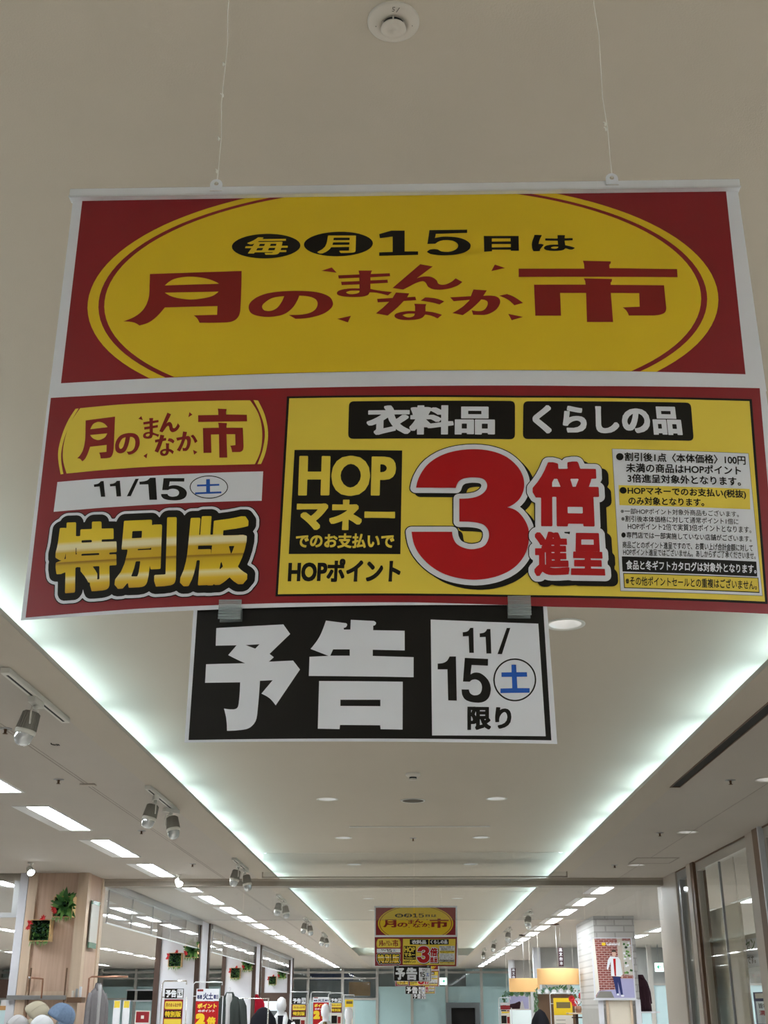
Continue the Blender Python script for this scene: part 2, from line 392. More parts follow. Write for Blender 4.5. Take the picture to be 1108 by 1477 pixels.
def flat_print(mb, loops, m, surf, lay, step=.04):
    """put filled loops on a sheet surface y = surf(x, z), cut into strips so they follow its bend"""
    vs, tri = fill(loops)
    bm = bmesh.new(); bv = [bm.verts.new((x, 0, z)) for x, z in vs]
    for t in tri:
        try: bm.faces.new([bv[k] for k in t])
        except ValueError: pass
    for ax in (0, 1):
        lo = min(v[ax] for v in vs); hi = max(v[ax] for v in vs)
        if step and hi-lo > step*.5:
            c = math.ceil(lo/step)*step
            while c < hi:
                bmesh.ops.bisect_plane(bm, geom=bm.verts[:]+bm.edges[:]+bm.faces[:], plane_co=(c, 0, c), plane_no=((1, 0, 0), (0, 0, 1))[ax], dist=1e-6); c += step
    bm.normal_update(); bm.verts.index_update()
    V = [(v.co.x, surf(v.co.x, v.co.z) - lay*.00028, v.co.z) for v in bm.verts]; Fc = []
    for f in bm.faces:
        k = [v.index for v in f.verts]
        if f.normal.y > 0: k.reverse()
        Fc.append(k)
    mb.add(V, Fc, m); bm.free()
def sheet(items, surf, name, parent, dz=0.0):
    groups = {}; mb = MB()
    for it in items:
        if it[0] == 'poly': loops = it[3]; k = it[4]
        elif it[0] == 'text':
            k = it[5]; loops = into_quad(letter_loops(it[3], k.get('w', (.02, .02)), bool(k.get('small'))), it[4])
        else: continue
        flat_print(mb, loops, it[1], surf, it[2])
        if it[2] == 0: flat_print(mb, loops, 'paper_back', lambda x, z: surf(x, z)+.0006, 0)
        if 'group' in k: groups.setdefault(k['group'], []).append(loops)
    cache = {}
    for it in items:
        if it[0] != 'halo': continue
        r = it[4]; ds = it[5] if len(it) > 5 else (0, 0)
        S = np.array([[l[i-1], l[i]] for g in groups[it[3]] for l in g for i in range(len(l))])
        lp = contours(S, r, r, .0011, 2)
        lp = [[(x+ds[0], z+ds[1]) for x, z in l] for l in lp]
        flat_print(mb, lp, it[1], surf, it[2])
    mb.v = [(x, y, z-dz) for x, y, z in mb.v]
    return mb.build(name, parent)
def words(mb, body, m, x0, x1, z0, z1, yy=0.0, w=0.02, lay=1, small=True):
    flat_print(mb, into_quad(letter_loops(body, (w, w), small), [(x0, z1), (x1, z1), (x1, z0), (x0, z0)]), m, lambda x, z: yy, lay*3.5, None)
def patch(mb, pts, m, yy=0.0, lay=0): flat_print(mb, [pts], m, lambda x, z: yy, lay*3.5, None)
def rect(x0, x1, z0, z1): return [(x0, z0), (x1, z0), (x1, z1), (x0, z1)]

# ------------------------------------------------------------------ what is printed on the sheets (x, height above the horizon, metres)
UPPER = [
 ('poly','white',0,[[(-0.517,1.158),(0.508,1.158),(0.508,0.806),(-0.517,0.806)]],{}),
 ('poly','red',1,[[(-0.5022,1.1557),(0.4898,1.1587),(0.4806,0.8321),(-0.5008,0.8312)]],{}),
 ('poly','yellow',2,[[(0.4563,0.9679),(0.4557,0.9792),(0.4537,0.9905),(0.4506,1.0017),(0.4461,1.0128),(0.4404,1.0238),(0.4335,1.0346),(0.4254,1.0453),(0.4161,1.0557),(0.4056,1.0659),(0.3939,1.0758),(0.3812,1.0855),(0.3674,1.0948),(0.3526,1.1038),(0.3367,1.1124),(0.3199,1.1206),(0.3023,1.1283),(0.2837,1.1357),(0.2644,1.1425),(0.2443,1.1489),(0.2235,1.1549),(0.2116,1.1579),(-0.2355,1.1565),(-0.242,1.1549),(-0.2628,1.1489),(-0.2829,1.1425),(-0.3022,1.1357),(-0.3208,1.1283),(-0.3384,1.1206),(-0.3552,1.1124),(-0.3711,1.1038),(-0.3859,1.0948),(-0.3997,1.0855),(-0.4124,1.0758),(-0.4241,1.0659),(-0.4346,1.0557),(-0.4439,1.0453),(-0.452,1.0346),(-0.4589,1.0238),(-0.4646,1.0128),(-0.4691,1.0017),(-0.4722,0.9905),(-0.4742,0.9792),(-0.4748,0.9679),(-0.4742,0.9566),(-0.4722,0.9454),(-0.4691,0.9342),(-0.4646,0.9231),(-0.4589,0.9121),(-0.452,0.9012),(-0.4439,0.8906),(-0.4346,0.8801),(-0.4241,0.8699),(-0.4124,0.86),(-0.3997,0.8504),(-0.3859,0.8411),(-0.3711,0.8321),(-0.3696,0.8313),(0.3523,0.832),(0.3526,0.8321),(0.3674,0.8411),(0.3812,0.8504),(0.3939,0.86),(0.4056,0.8699),(0.4161,0.8801),(0.4254,0.8906),(0.4335,0.9012),(0.4404,0.9121),(0.4461,0.9231),(0.4506,0.9342),(0.4537,0.9454),(0.4557,0.9566)]],{}),
 ('poly','red',3,[[(0.4398,0.9679),(0.4392,0.9788),(0.4373,0.9896),(0.4343,1.0003),(0.43,1.011),(0.4245,1.0215),(0.4178,1.0319),(0.41,1.0421),(0.401,1.0521),(0.3909,1.0619),(0.3796,1.0715),(0.3674,1.0807),(0.354,1.0896),(0.3397,1.0982),(0.3245,1.1065),(0.3083,1.1143),(0.2912,1.1218),(0.2733,1.1288),(0.2547,1.1354),(0.2353,1.1416),(0.2153,1.1472),(0.1946,1.1524),(0.1734,1.1571),(0.1699,1.1577),(-0.1939,1.1566),(-0.2131,1.1524),(-0.2338,1.1472),(-0.2538,1.1416),(-0.2732,1.1354),(-0.2918,1.1288),(-0.3097,1.1218),(-0.3268,1.1143),(-0.343,1.1065),(-0.3582,1.0982),(-0.3725,1.0896),(-0.3859,1.0807),(-0.3981,1.0715),(-0.4094,1.0619),(-0.4195,1.0521),(-0.4285,1.0421),(-0.4363,1.0319),(-0.443,1.0215),(-0.4485,1.011),(-0.4528,1.0003),(-0.4558,0.9896),(-0.4577,0.9788),(-0.4583,0.9679),(-0.4577,0.9571),(-0.4558,0.9463),(-0.4528,0.9355),(-0.4485,0.9249),(-0.443,0.9143),(-0.4363,0.9039),(-0.4285,0.8937),(-0.4195,0.8837),(-0.4094,0.8739),(-0.3981,0.8644),(-0.3859,0.8552),(-0.3725,0.8462),(-0.3582,0.8376),(-0.3466,0.8313),(0.3292,0.832),(0.3397,0.8376),(0.354,0.8462),(0.3674,0.8552),(0.3796,0.8644),(0.3909,0.8739),(0.401,0.8837),(0.41,0.8937),(0.4178,0.9039),(0.4245,0.9143),(0.43,0.9249),(0.4343,0.9355),(0.4373,0.9463),(0.4392,0.9571)]],{}),
 ('poly','yellow',4,[[(0.4308,0.9679),(0.4302,0.9785),(0.4284,0.9891),(0.4254,0.9996),(0.4212,1.01),(0.4158,1.0203),(0.4093,1.0304),(0.4016,1.0404),(0.3928,1.0502),(0.3828,1.0597),(0.3718,1.0691),(0.3598,1.0781),(0.3468,1.0868),(0.3327,1.0952),(0.3178,1.1033),(0.3019,1.1109),(0.2852,1.1182),(0.2677,1.1251),(0.2494,1.1315),(0.2304,1.1375),(0.2108,1.1431),(0.1905,1.1481),(0.1697,1.1527),(0.1484,1.1567),(0.1429,1.1577),(-0.1671,1.1567),(-0.1882,1.1527),(-0.209,1.1481),(-0.2293,1.1431),(-0.2489,1.1375),(-0.2679,1.1315),(-0.2862,1.1251),(-0.3037,1.1182),(-0.3204,1.1109),(-0.3363,1.1033),(-0.3512,1.0952),(-0.3653,1.0868),(-0.3783,1.0781),(-0.3903,1.0691),(-0.4013,1.0597),(-0.4113,1.0502),(-0.4201,1.0404),(-0.4278,1.0304),(-0.4343,1.0203),(-0.4397,1.01),(-0.4439,0.9996),(-0.4469,0.9891),(-0.4487,0.9785),(-0.4493,0.9679),(-0.4487,0.9573),(-0.4469,0.9468),(-0.4439,0.9363),(-0.4397,0.9259),(-0.4343,0.9156),(-0.4278,0.9054),(-0.4201,0.8955),(-0.4113,0.8857),(-0.4013,0.8761),(-0.3903,0.8668),(-0.3783,0.8578),(-0.3653,0.8491),(-0.3512,0.8407),(-0.3363,0.8326),(-0.3337,0.8314),(0.3164,0.8319),(0.3178,0.8326),(0.3327,0.8407),(0.3468,0.8491),(0.3598,0.8578),(0.3718,0.8668),(0.3828,0.8761),(0.3928,0.8857),(0.4016,0.8955),(0.4093,0.9054),(0.4158,0.9156),(0.4212,0.9259),(0.4254,0.9363),(0.4284,0.9468),(0.4302,0.9573)]],{}),
 ('poly','redp',5,[[(-0.3848,1.0128),(-0.2467,1.0136),(-0.246,0.9996),(-0.2455,0.9857),(-0.2451,0.972),(-0.2448,0.9583),(-0.2447,0.9447),(-0.2448,0.9418),(-0.245,0.9389),(-0.2454,0.9361),(-0.246,0.9334),(-0.247,0.9309),(-0.2482,0.9289),(-0.2496,0.927),(-0.2513,0.9254),(-0.2531,0.9242),(-0.2551,0.9232),(-0.2579,0.9223),(-0.2609,0.9218),(-0.264,0.9216),(-0.2671,0.9216),(-0.2701,0.9216),(-0.2768,0.9216),(-0.2835,0.9217),(-0.2902,0.9219),(-0.297,0.9223),(-0.3037,0.9226),(-0.3044,0.9243),(-0.3052,0.926),(-0.306,0.9276),(-0.3069,0.9292),(-0.3079,0.9307),(-0.3089,0.9319),(-0.3099,0.933),(-0.3109,0.9341),(-0.3121,0.9351),(-0.3132,0.936),(-0.2786,0.9357),(-0.279,0.9511),(-0.3574,0.9518),(-0.3593,0.9487),(-0.3613,0.9456),(-0.3633,0.9426),(-0.3654,0.9397),(-0.3676,0.937),(-0.3697,0.9346),(-0.3719,0.9324),(-0.3741,0.9303),(-0.3765,0.9284),(-0.379,0.9267),(-0.3815,0.9253),(-0.3842,0.9243),(-0.3869,0.9234),(-0.3897,0.9226),(-0.3925,0.9219),(-0.3944,0.9233),(-0.3963,0.9247),(-0.3982,0.9259),(-0.4002,0.927),(-0.4022,0.9278),(-0.4052,0.9287),(-0.4082,0.9293),(-0.4112,0.9297),(-0.4142,0.9301),(-0.4173,0.9303),(-0.4137,0.9317),(-0.4101,0.9331),(-0.4067,0.9347),(-0.4033,0.9364),(-0.4001,0.9385),(-0.3975,0.9405),(-0.395,0.9427),(-0.3927,0.9451),(-0.3906,0.9477),(-0.3888,0.9506),(-0.3872,0.9539),(-0.3858,0.9574),(-0.3847,0.961),(-0.3839,0.9648),(-0.3832,0.9687),(-0.3828,0.973),(-0.3828,0.9773),(-0.3829,0.9818),(-0.3832,0.9863),(-0.3836,0.9908)],[(-0.3606,0.9913),(-0.3585,0.9937),(-0.3565,0.9959),(-0.3543,0.998),(-0.352,0.9998),(-0.3495,1.0014),(-0.3467,1.0026),(-0.3437,1.0036),(-0.3406,1.0043),(-0.3374,1.0048),(-0.3343,1.0053),(-0.3312,1.0056),(-0.3281,1.0058),(-0.325,1.0058),(-0.3219,1.0057),(-0.3188,1.0055),(-0.315,1.005),(-0.3112,1.0044),(-0.3074,1.0037),(-0.3036,1.0028),(-0.2999,1.0018),(-0.2973,1.0009),(-0.2947,1.0),(-0.2922,0.9989),(-0.2896,0.9977),(-0.2871,0.9964),(-0.2855,0.9955),(-0.2838,0.9945),(-0.2822,0.9935),(-0.2807,0.9924),(-0.2791,0.9913)],[(-0.3595,0.9783),(-0.2788,0.977),(-0.2806,0.9752),(-0.2824,0.9734),(-0.2843,0.9718),(-0.2863,0.9703),(-0.2885,0.9692),(-0.292,0.9679),(-0.2956,0.967),(-0.2992,0.9662),(-0.3029,0.9656),(-0.3066,0.9651),(-0.3097,0.9647),(-0.3127,0.9645),(-0.3158,0.9644),(-0.3189,0.9644),(-0.322,0.9646),(-0.3258,0.9651),(-0.3295,0.9657),(-0.3333,0.9664),(-0.337,0.9673),(-0.3408,0.9683),(-0.3431,0.969),(-0.3453,0.9698),(-0.3476,0.9707),(-0.3498,0.9717),(-0.352,0.9728),(-0.3535,0.9738),(-0.3551,0.9748),(-0.3566,0.9759),(-0.3581,0.9771)]],{}),
 ('poly','redp',5,[[(-0.173,0.9317),(-0.1628,0.9245),(-0.1589,0.9245),(-0.1549,0.9245),(-0.151,0.9247),(-0.1471,0.9251),(-0.1432,0.9257),(-0.1389,0.9266),(-0.1347,0.9277),(-0.1305,0.929),(-0.1263,0.9306),(-0.1223,0.9325),(-0.1198,0.934),(-0.1174,0.9358),(-0.1151,0.9378),(-0.113,0.9401),(-0.1111,0.9425),(-0.1102,0.944),(-0.1095,0.9456),(-0.109,0.9473),(-0.1087,0.9492),(-0.1088,0.951),(-0.1093,0.9535),(-0.1101,0.956),(-0.1111,0.9584),(-0.1124,0.9605),(-0.1139,0.9623),(-0.1167,0.9646),(-0.1197,0.9665),(-0.1229,0.9681),(-0.1261,0.9694),(-0.1294,0.9705),(-0.1336,0.9717),(-0.1379,0.9726),(-0.1422,0.9732),(-0.1465,0.9737),(-0.1508,0.9741),(-0.1557,0.9745),(-0.1606,0.9747),(-0.1655,0.9749),(-0.1704,0.9749),(-0.1753,0.9748),(-0.1808,0.9746),(-0.1863,0.9743),(-0.1918,0.9738),(-0.1973,0.9732),(-0.2027,0.9722),(-0.2065,0.9714),(-0.2102,0.9702),(-0.2138,0.9689),(-0.2173,0.9672),(-0.2207,0.9654),(-0.2231,0.9638),(-0.2253,0.962),(-0.2274,0.96),(-0.2293,0.9578),(-0.2309,0.9553),(-0.2317,0.9537),(-0.2323,0.9519),(-0.2326,0.95),(-0.2327,0.9481),(-0.2326,0.9461),(-0.2322,0.9441),(-0.2316,0.942),(-0.2308,0.9401),(-0.2297,0.9383),(-0.2285,0.9368),(-0.2262,0.935),(-0.2238,0.9336),(-0.2212,0.9325),(-0.2186,0.9316),(-0.216,0.9309),(-0.2124,0.9301),(-0.2087,0.9295),(-0.205,0.9292),(-0.2014,0.9291),(-0.1977,0.9292),(-0.1941,0.9295),(-0.1904,0.9301),(-0.1867,0.9308),(-0.1832,0.9319),(-0.1798,0.9334),(-0.1771,0.935),(-0.1746,0.9369),(-0.1723,0.9391),(-0.1701,0.9415),(-0.168,0.9441),(-0.1665,0.9462),(-0.1652,0.9486),(-0.164,0.951),(-0.1629,0.9536),(-0.1618,0.9561),(-0.1611,0.9579),(-0.1604,0.9598),(-0.1598,0.9618),(-0.1593,0.9637),(-0.1588,0.9657),(-0.1559,0.9655),(-0.153,0.9653),(-0.1501,0.965),(-0.1472,0.9645),(-0.1444,0.9638),(-0.1423,0.9632),(-0.1402,0.9624),(-0.1382,0.9614),(-0.1363,0.9602),(-0.1345,0.9587),(-0.1334,0.9574),(-0.1325,0.9558),(-0.1318,0.9541),(-0.1314,0.9523),(-0.1312,0.9504),(-0.1315,0.948),(-0.132,0.9456),(-0.1328,0.9433),(-0.1338,0.9412),(-0.1352,0.9395),(-0.1374,0.9374),(-0.1399,0.9358),(-0.1425,0.9345),(-0.1452,0.9335),(-0.148,0.9328),(-0.1529,0.932),(-0.1579,0.9316),(-0.1629,0.9315),(-0.168,0.9316)],[(-0.181,0.9656),(-0.1848,0.9654),(-0.1885,0.965),(-0.1921,0.9645),(-0.1957,0.9637),(-0.1992,0.9624),(-0.2018,0.9611),(-0.2043,0.9593),(-0.2067,0.9573),(-0.2089,0.9551),(-0.211,0.9528),(-0.2117,0.9518),(-0.2123,0.9506),(-0.2127,0.9493),(-0.2129,0.9479),(-0.2128,0.9466),(-0.2124,0.9452),(-0.2118,0.9439),(-0.211,0.9427),(-0.21,0.9417),(-0.2089,0.9409),(-0.2071,0.9402),(-0.2053,0.9398),(-0.2034,0.9396),(-0.2015,0.9396),(-0.1997,0.9399),(-0.1978,0.9404),(-0.1959,0.9412),(-0.1941,0.9422),(-0.1924,0.9434),(-0.1908,0.9448),(-0.1893,0.9466),(-0.1878,0.9487),(-0.1866,0.951),(-0.1854,0.9533),(-0.1843,0.9557),(-0.1835,0.9575),(-0.1828,0.9595),(-0.1822,0.9615),(-0.1816,0.9635)]],{}),
 ('poly','redp',5,[[(0.2615,1.0242),(0.3029,1.0229),(0.3029,1.0222),(0.3028,1.0215),(0.3027,1.0209),(0.3026,1.0202),(0.3023,1.0196),(0.302,1.0189),(0.3016,1.0183),(0.3011,1.0178),(0.3006,1.0172),(0.3001,1.0167),(0.2999,1.0105),(0.4001,1.0095),(0.3993,0.9949),(0.1646,0.9947),(0.1654,1.01),(0.2625,1.0097),(0.2627,1.0179)]],{}),
 ('poly','redp',5,[[(0.2605,0.992),(0.302,0.991),(0.3019,0.9901),(0.3018,0.9893),(0.3017,0.9885),(0.3016,0.9877),(0.3013,0.9869),(0.301,0.9863),(0.3007,0.9858),(0.3003,0.9853),(0.2999,0.9849),(0.2994,0.9845),(0.2994,0.9804),(0.3778,0.9803),(0.3771,0.9402),(0.3768,0.9386),(0.3764,0.9369),(0.3759,0.9354),(0.3753,0.934),(0.3744,0.9327),(0.3732,0.9315),(0.3719,0.9306),(0.3704,0.9298),(0.3689,0.9292),(0.3674,0.9287),(0.3653,0.9281),(0.3632,0.9277),(0.361,0.9274),(0.3589,0.9271),(0.3567,0.927),(0.3212,0.9264),(0.3208,0.9281),(0.3204,0.9297),(0.3199,0.9313),(0.3193,0.9328),(0.3186,0.9343),(0.3178,0.9357),(0.3168,0.937),(0.3158,0.9382),(0.3147,0.9394),(0.3136,0.9405),(0.3384,0.942),(0.3399,0.9659),(0.2983,0.9659),(0.2973,0.9148),(0.2594,0.9144),(0.2619,0.9657),(0.2239,0.9656),(0.2226,0.9252),(0.1853,0.925),(0.1865,0.9806),(0.2623,0.9807),(0.2621,0.9872)]],{}),
 ('poly','redp',5,[[(-0.1021,1.0014),(-0.0707,1.0025),(-0.072,1.0097),(-0.0518,1.0093),(-0.0521,1.0086),(-0.0524,1.0079),(-0.0527,1.0072),(-0.053,1.0065),(-0.0532,1.0057),(-0.0534,1.0052),(-0.0535,1.0046),(-0.0536,1.004),(-0.0537,1.0034),(-0.0538,1.0029),(-0.0256,1.0038),(-0.025,0.9984),(-0.0543,0.9968),(-0.0542,0.9911),(-0.029,0.992),(-0.0284,0.9863),(-0.0542,0.985),(-0.0541,0.9754),(-0.0516,0.9748),(-0.0491,0.9741),(-0.0466,0.9735),(-0.0441,0.9729),(-0.0416,0.9724),(-0.0377,0.9716),(-0.0338,0.971),(-0.0299,0.9704),(-0.026,0.9698),(-0.0222,0.9692),(-0.0284,0.9633),(-0.0316,0.9644),(-0.0348,0.9655),(-0.038,0.9665),(-0.0412,0.9674),(-0.0444,0.9682),(-0.0465,0.9686),(-0.0487,0.9688),(-0.0509,0.969),(-0.0531,0.9691),(-0.0552,0.9691),(-0.0557,0.9679),(-0.0561,0.9668),(-0.0566,0.9658),(-0.0573,0.9649),(-0.0581,0.9642),(-0.0598,0.9633),(-0.0615,0.9627),(-0.0634,0.9622),(-0.0653,0.9618),(-0.0671,0.9616),(-0.0706,0.9614),(-0.074,0.9613),(-0.0774,0.9613),(-0.0808,0.9614),(-0.0842,0.9616),(-0.0871,0.9619),(-0.09,0.9622),(-0.0929,0.9626),(-0.0957,0.9632),(-0.0986,0.9641),(-0.0998,0.9646),(-0.101,0.9652),(-0.1021,0.966),(-0.103,0.9671),(-0.1035,0.9684),(-0.1034,0.9697),(-0.103,0.971),(-0.1022,0.9721),(-0.1012,0.973),(-0.1002,0.9736),(-0.0977,0.9747),(-0.0952,0.9755),(-0.0926,0.9761),(-0.09,0.9765),(-0.0873,0.9769),(-0.0839,0.9771),(-0.0805,0.9772),(-0.0771,0.9772),(-0.0736,0.977),(-0.0702,0.9768),(-0.0705,0.9843),(-0.0966,0.9835),(-0.0976,0.9895),(-0.0706,0.9903),(-0.0707,0.9964),(-0.1012,0.9957)],[(-0.0901,0.9702),(-0.089,0.9708),(-0.0879,0.9713),(-0.0867,0.9718),(-0.0856,0.9722),(-0.0844,0.9726),(-0.083,0.9728),(-0.0816,0.973),(-0.0801,0.9731),(-0.0787,0.9731),(-0.0773,0.9731),(-0.0758,0.9731),(-0.0744,0.973),(-0.073,0.9729),(-0.0715,0.9727),(-0.0701,0.9726),(-0.0702,0.9717),(-0.0703,0.9709),(-0.0705,0.9702),(-0.0708,0.9695),(-0.0712,0.9691),(-0.0726,0.9683),(-0.074,0.9677),(-0.0756,0.9673),(-0.0771,0.967),(-0.0786,0.9668),(-0.0802,0.9666),(-0.0818,0.9666),(-0.0834,0.9667),(-0.085,0.9669),(-0.0866,0.9673),(-0.0874,0.9677),(-0.0881,0.9681),(-0.0888,0.9688),(-0.0894,0.9695)]],{}),
 ('poly','redp',5,[[(0.0198,1.0199),(0.0382,1.0153),(0.0143,0.9938),(0.0163,0.9946),(0.0183,0.9953),(0.0203,0.996),(0.0223,0.9965),(0.0244,0.9968),(0.0267,0.997),(0.029,0.9971),(0.0313,0.997),(0.0336,0.9966),(0.0358,0.996),(0.0375,0.9951),(0.0391,0.9941),(0.0407,0.9928),(0.0421,0.9913),(0.0434,0.9898),(0.0441,0.9886),(0.0445,0.9872),(0.0449,0.9857),(0.0454,0.9843),(0.0462,0.9833),(0.0476,0.9824),(0.0492,0.9818),(0.0508,0.9815),(0.0525,0.9813),(0.0541,0.9815),(0.0562,0.9819),(0.0583,0.9827),(0.0603,0.9836),(0.0623,0.9847),(0.0642,0.986),(0.0658,0.9871),(0.0673,0.9885),(0.0688,0.9899),(0.0702,0.9914),(0.0716,0.993),(0.0814,0.9861),(0.0797,0.9845),(0.078,0.9828),(0.0763,0.9813),(0.0745,0.9799),(0.0726,0.9788),(0.0698,0.9774),(0.067,0.9762),(0.0641,0.9751),(0.0612,0.9743),(0.0582,0.9736),(0.0548,0.9731),(0.0514,0.9726),(0.048,0.9724),(0.0445,0.9725),(0.0411,0.9728),(0.039,0.9732),(0.037,0.9739),(0.0349,0.9749),(0.033,0.9761),(0.0312,0.9775),(0.0302,0.9789),(0.0294,0.9806),(0.0287,0.9824),(0.028,0.9842),(0.0271,0.9857),(0.0264,0.9866),(0.0256,0.9873),(0.0247,0.9878),(0.0238,0.9882),(0.0228,0.9883),(0.0208,0.988),(0.0187,0.9875),(0.0167,0.9867),(0.0147,0.9858),(0.0128,0.9849),(0.0107,0.9838),(0.0087,0.9826),(0.0067,0.9813),(0.0047,0.9799),(0.0027,0.9787),(0.001,0.9776),(-0.0007,0.9766),(-0.0024,0.9755),(-0.0042,0.9745),(-0.0059,0.9735),(-0.0216,0.9766)]],{}),
 ('poly','redp',5,[[(-0.0441,0.9573),(-0.0216,0.9586),(-0.0165,0.9684),(0.0029,0.9663),(-0.0003,0.9593),(0.0117,0.9602),(0.013,0.9539),(-0.0052,0.9527),(-0.0073,0.9501),(-0.0094,0.9474),(-0.0116,0.9448),(-0.0137,0.9422),(-0.016,0.9397),(-0.0185,0.9371),(-0.021,0.9345),(-0.0235,0.932),(-0.0261,0.9295),(-0.0287,0.9271),(-0.0459,0.9312),(-0.0436,0.9335),(-0.0413,0.9358),(-0.0389,0.9381),(-0.0366,0.9404),(-0.0344,0.9428),(-0.0328,0.9445),(-0.0313,0.9463),(-0.0297,0.9481),(-0.0282,0.9499),(-0.0267,0.9517),(-0.0432,0.951)]],{}),
 ('poly','redp',5,[[(0.0195,0.9531),(0.0261,0.9586),(0.0291,0.9585),(0.0321,0.9583),(0.035,0.958),(0.0379,0.9576),(0.0409,0.957),(0.0436,0.9561),(0.0462,0.9551),(0.0489,0.9539),(0.0515,0.9526),(0.0541,0.9512),(0.0469,0.9457),(0.0448,0.9465),(0.0427,0.9473),(0.0407,0.9481),(0.0386,0.9487),(0.0365,0.9493),(0.0331,0.9502),(0.0297,0.951),(0.0263,0.9517),(0.0229,0.9524)]],{}),
 ('poly','redp',5,[[(0.0101,0.9476),(0.0276,0.9467),(0.0273,0.9457),(0.0271,0.9448),(0.0268,0.9438),(0.0266,0.9428),(0.0264,0.9418),(0.0263,0.9402),(0.0263,0.9386),(0.0263,0.937),(0.0263,0.9354),(0.0263,0.9339),(0.0286,0.9336),(0.0309,0.9333),(0.0331,0.9329),(0.0354,0.9325),(0.0376,0.932),(0.0401,0.9312),(0.0427,0.9303),(0.0452,0.9294),(0.0477,0.9284),(0.0502,0.9273),(0.0436,0.9209),(0.0418,0.922),(0.0401,0.9231),(0.0383,0.9241),(0.0365,0.925),(0.0347,0.9258),(0.0329,0.9264),(0.0311,0.9269),(0.0293,0.9273),(0.0275,0.9277),(0.0257,0.928),(0.0248,0.9265),(0.0239,0.9251),(0.0229,0.9238),(0.0218,0.9227),(0.0205,0.9219),(0.0184,0.9208),(0.0162,0.9201),(0.0139,0.9196),(0.0116,0.9192),(0.0093,0.9189),(0.0059,0.9187),(0.0025,0.9185),(-0.0009,0.9186),(-0.0042,0.9188),(-0.0076,0.9192),(-0.0097,0.9196),(-0.0117,0.9201),(-0.0137,0.9208),(-0.0157,0.9218),(-0.0174,0.9231),(-0.0181,0.924),(-0.0186,0.9251),(-0.0188,0.9264),(-0.0187,0.9277),(-0.0183,0.9287),(-0.017,0.93),(-0.0155,0.9309),(-0.0138,0.9316),(-0.0121,0.9322),(-0.0104,0.9327),(-0.0081,0.9333),(-0.0059,0.9337),(-0.0036,0.9341),(-0.0013,0.9344),(0.0009,0.9346),(0.003,0.9347),(0.005,0.9347),(0.007,0.9346),(0.0091,0.9345),(0.0111,0.9344),(0.0112,0.9427)],[(-0.0076,0.9274),(-0.0062,0.928),(-0.0048,0.9286),(-0.0034,0.9291),(-0.0019,0.9295),(-0.0005,0.9297),(0.0017,0.93),(0.004,0.9301),(0.0063,0.9301),(0.0085,0.93),(0.0108,0.9299),(0.0105,0.9288),(0.0102,0.9278),(0.0099,0.9268),(0.0094,0.9261),(0.0088,0.9255),(0.0073,0.9246),(0.0057,0.924),(0.0041,0.9236),(0.0025,0.9234),(0.0009,0.9235),(-0.0009,0.9239),(-0.0026,0.9245),(-0.0043,0.9254),(-0.0059,0.9264)]],{}),
 ('poly','redp',5,[[(0.0972,0.9725),(0.1168,0.9706),(0.1113,0.9608),(0.1146,0.9611),(0.1178,0.9612),(0.1211,0.9612),(0.1243,0.9609),(0.1275,0.9604),(0.1291,0.9599),(0.1306,0.9591),(0.132,0.9581),(0.1333,0.9569),(0.1344,0.9555),(0.135,0.9541),(0.1354,0.9526),(0.1355,0.951),(0.1355,0.9494),(0.1352,0.9478),(0.1344,0.9453),(0.1334,0.9429),(0.1322,0.9405),(0.1308,0.9384),(0.1293,0.9364),(0.1275,0.9345),(0.1255,0.9328),(0.1235,0.9314),(0.1213,0.9301),(0.1192,0.9289),(0.1175,0.9281),(0.1158,0.9276),(0.1141,0.9271),(0.1124,0.9268),(0.1106,0.9265),(0.0952,0.9269),(0.0935,0.9349),(0.0958,0.9344),(0.0982,0.9339),(0.1005,0.9335),(0.1029,0.9334),(0.1052,0.9334),(0.1068,0.9336),(0.1083,0.934),(0.1097,0.9346),(0.1111,0.9354),(0.1124,0.9365),(0.1136,0.9379),(0.1147,0.9395),(0.1156,0.9413),(0.1164,0.9432),(0.117,0.9451),(0.1172,0.9464),(0.1172,0.9478),(0.1171,0.9492),(0.1167,0.9504),(0.1161,0.9514),(0.1147,0.9525),(0.1133,0.9532),(0.1117,0.9537),(0.11,0.954),(0.1082,0.9542),(0.1055,0.9509),(0.1027,0.9477),(0.0999,0.9445),(0.0971,0.9414),(0.0941,0.9383),(0.0914,0.9358),(0.0887,0.9333),(0.0859,0.931),(0.0831,0.9287),(0.0802,0.9264),(0.0652,0.9303),(0.0682,0.9323),(0.0713,0.9344),(0.0743,0.9365),(0.0772,0.9388),(0.0801,0.9412),(0.0825,0.9435),(0.0847,0.9459),(0.0869,0.9484),(0.0891,0.951),(0.0912,0.9537),(0.0677,0.9514),(0.0627,0.9585),(0.0929,0.9603)]],{}),
 ('poly','redp',5,[[(0.1346,0.9607),(0.1461,0.9638),(0.1481,0.9629),(0.1501,0.9621),(0.152,0.9611),(0.1539,0.9601),(0.1558,0.9589),(0.1585,0.9568),(0.1611,0.9547),(0.1637,0.9524),(0.1663,0.9501),(0.1688,0.9477),(0.1559,0.9436),(0.1542,0.9458),(0.1526,0.9479),(0.1508,0.95),(0.149,0.9519),(0.147,0.9537),(0.1447,0.9554),(0.1423,0.9569),(0.1397,0.9582),(0.1372,0.9595)]],{}),
 ('poly','redp',5,[[(-0.1272,1.0106),(-0.112,1.0164),(-0.1045,1.0065)]],{}),
 ('poly','redp',5,[[(-0.102,0.9228),(-0.0821,0.9278),(-0.0864,0.9163)]],{}),
 ('poly','redp',5,[[(0.1304,1.0178),(0.1453,1.0113),(0.1247,1.0057)]],{}),
 ('poly','redp',5,[[(0.1462,0.9284),(0.1673,0.9229),(0.1507,0.9171)]],{}),
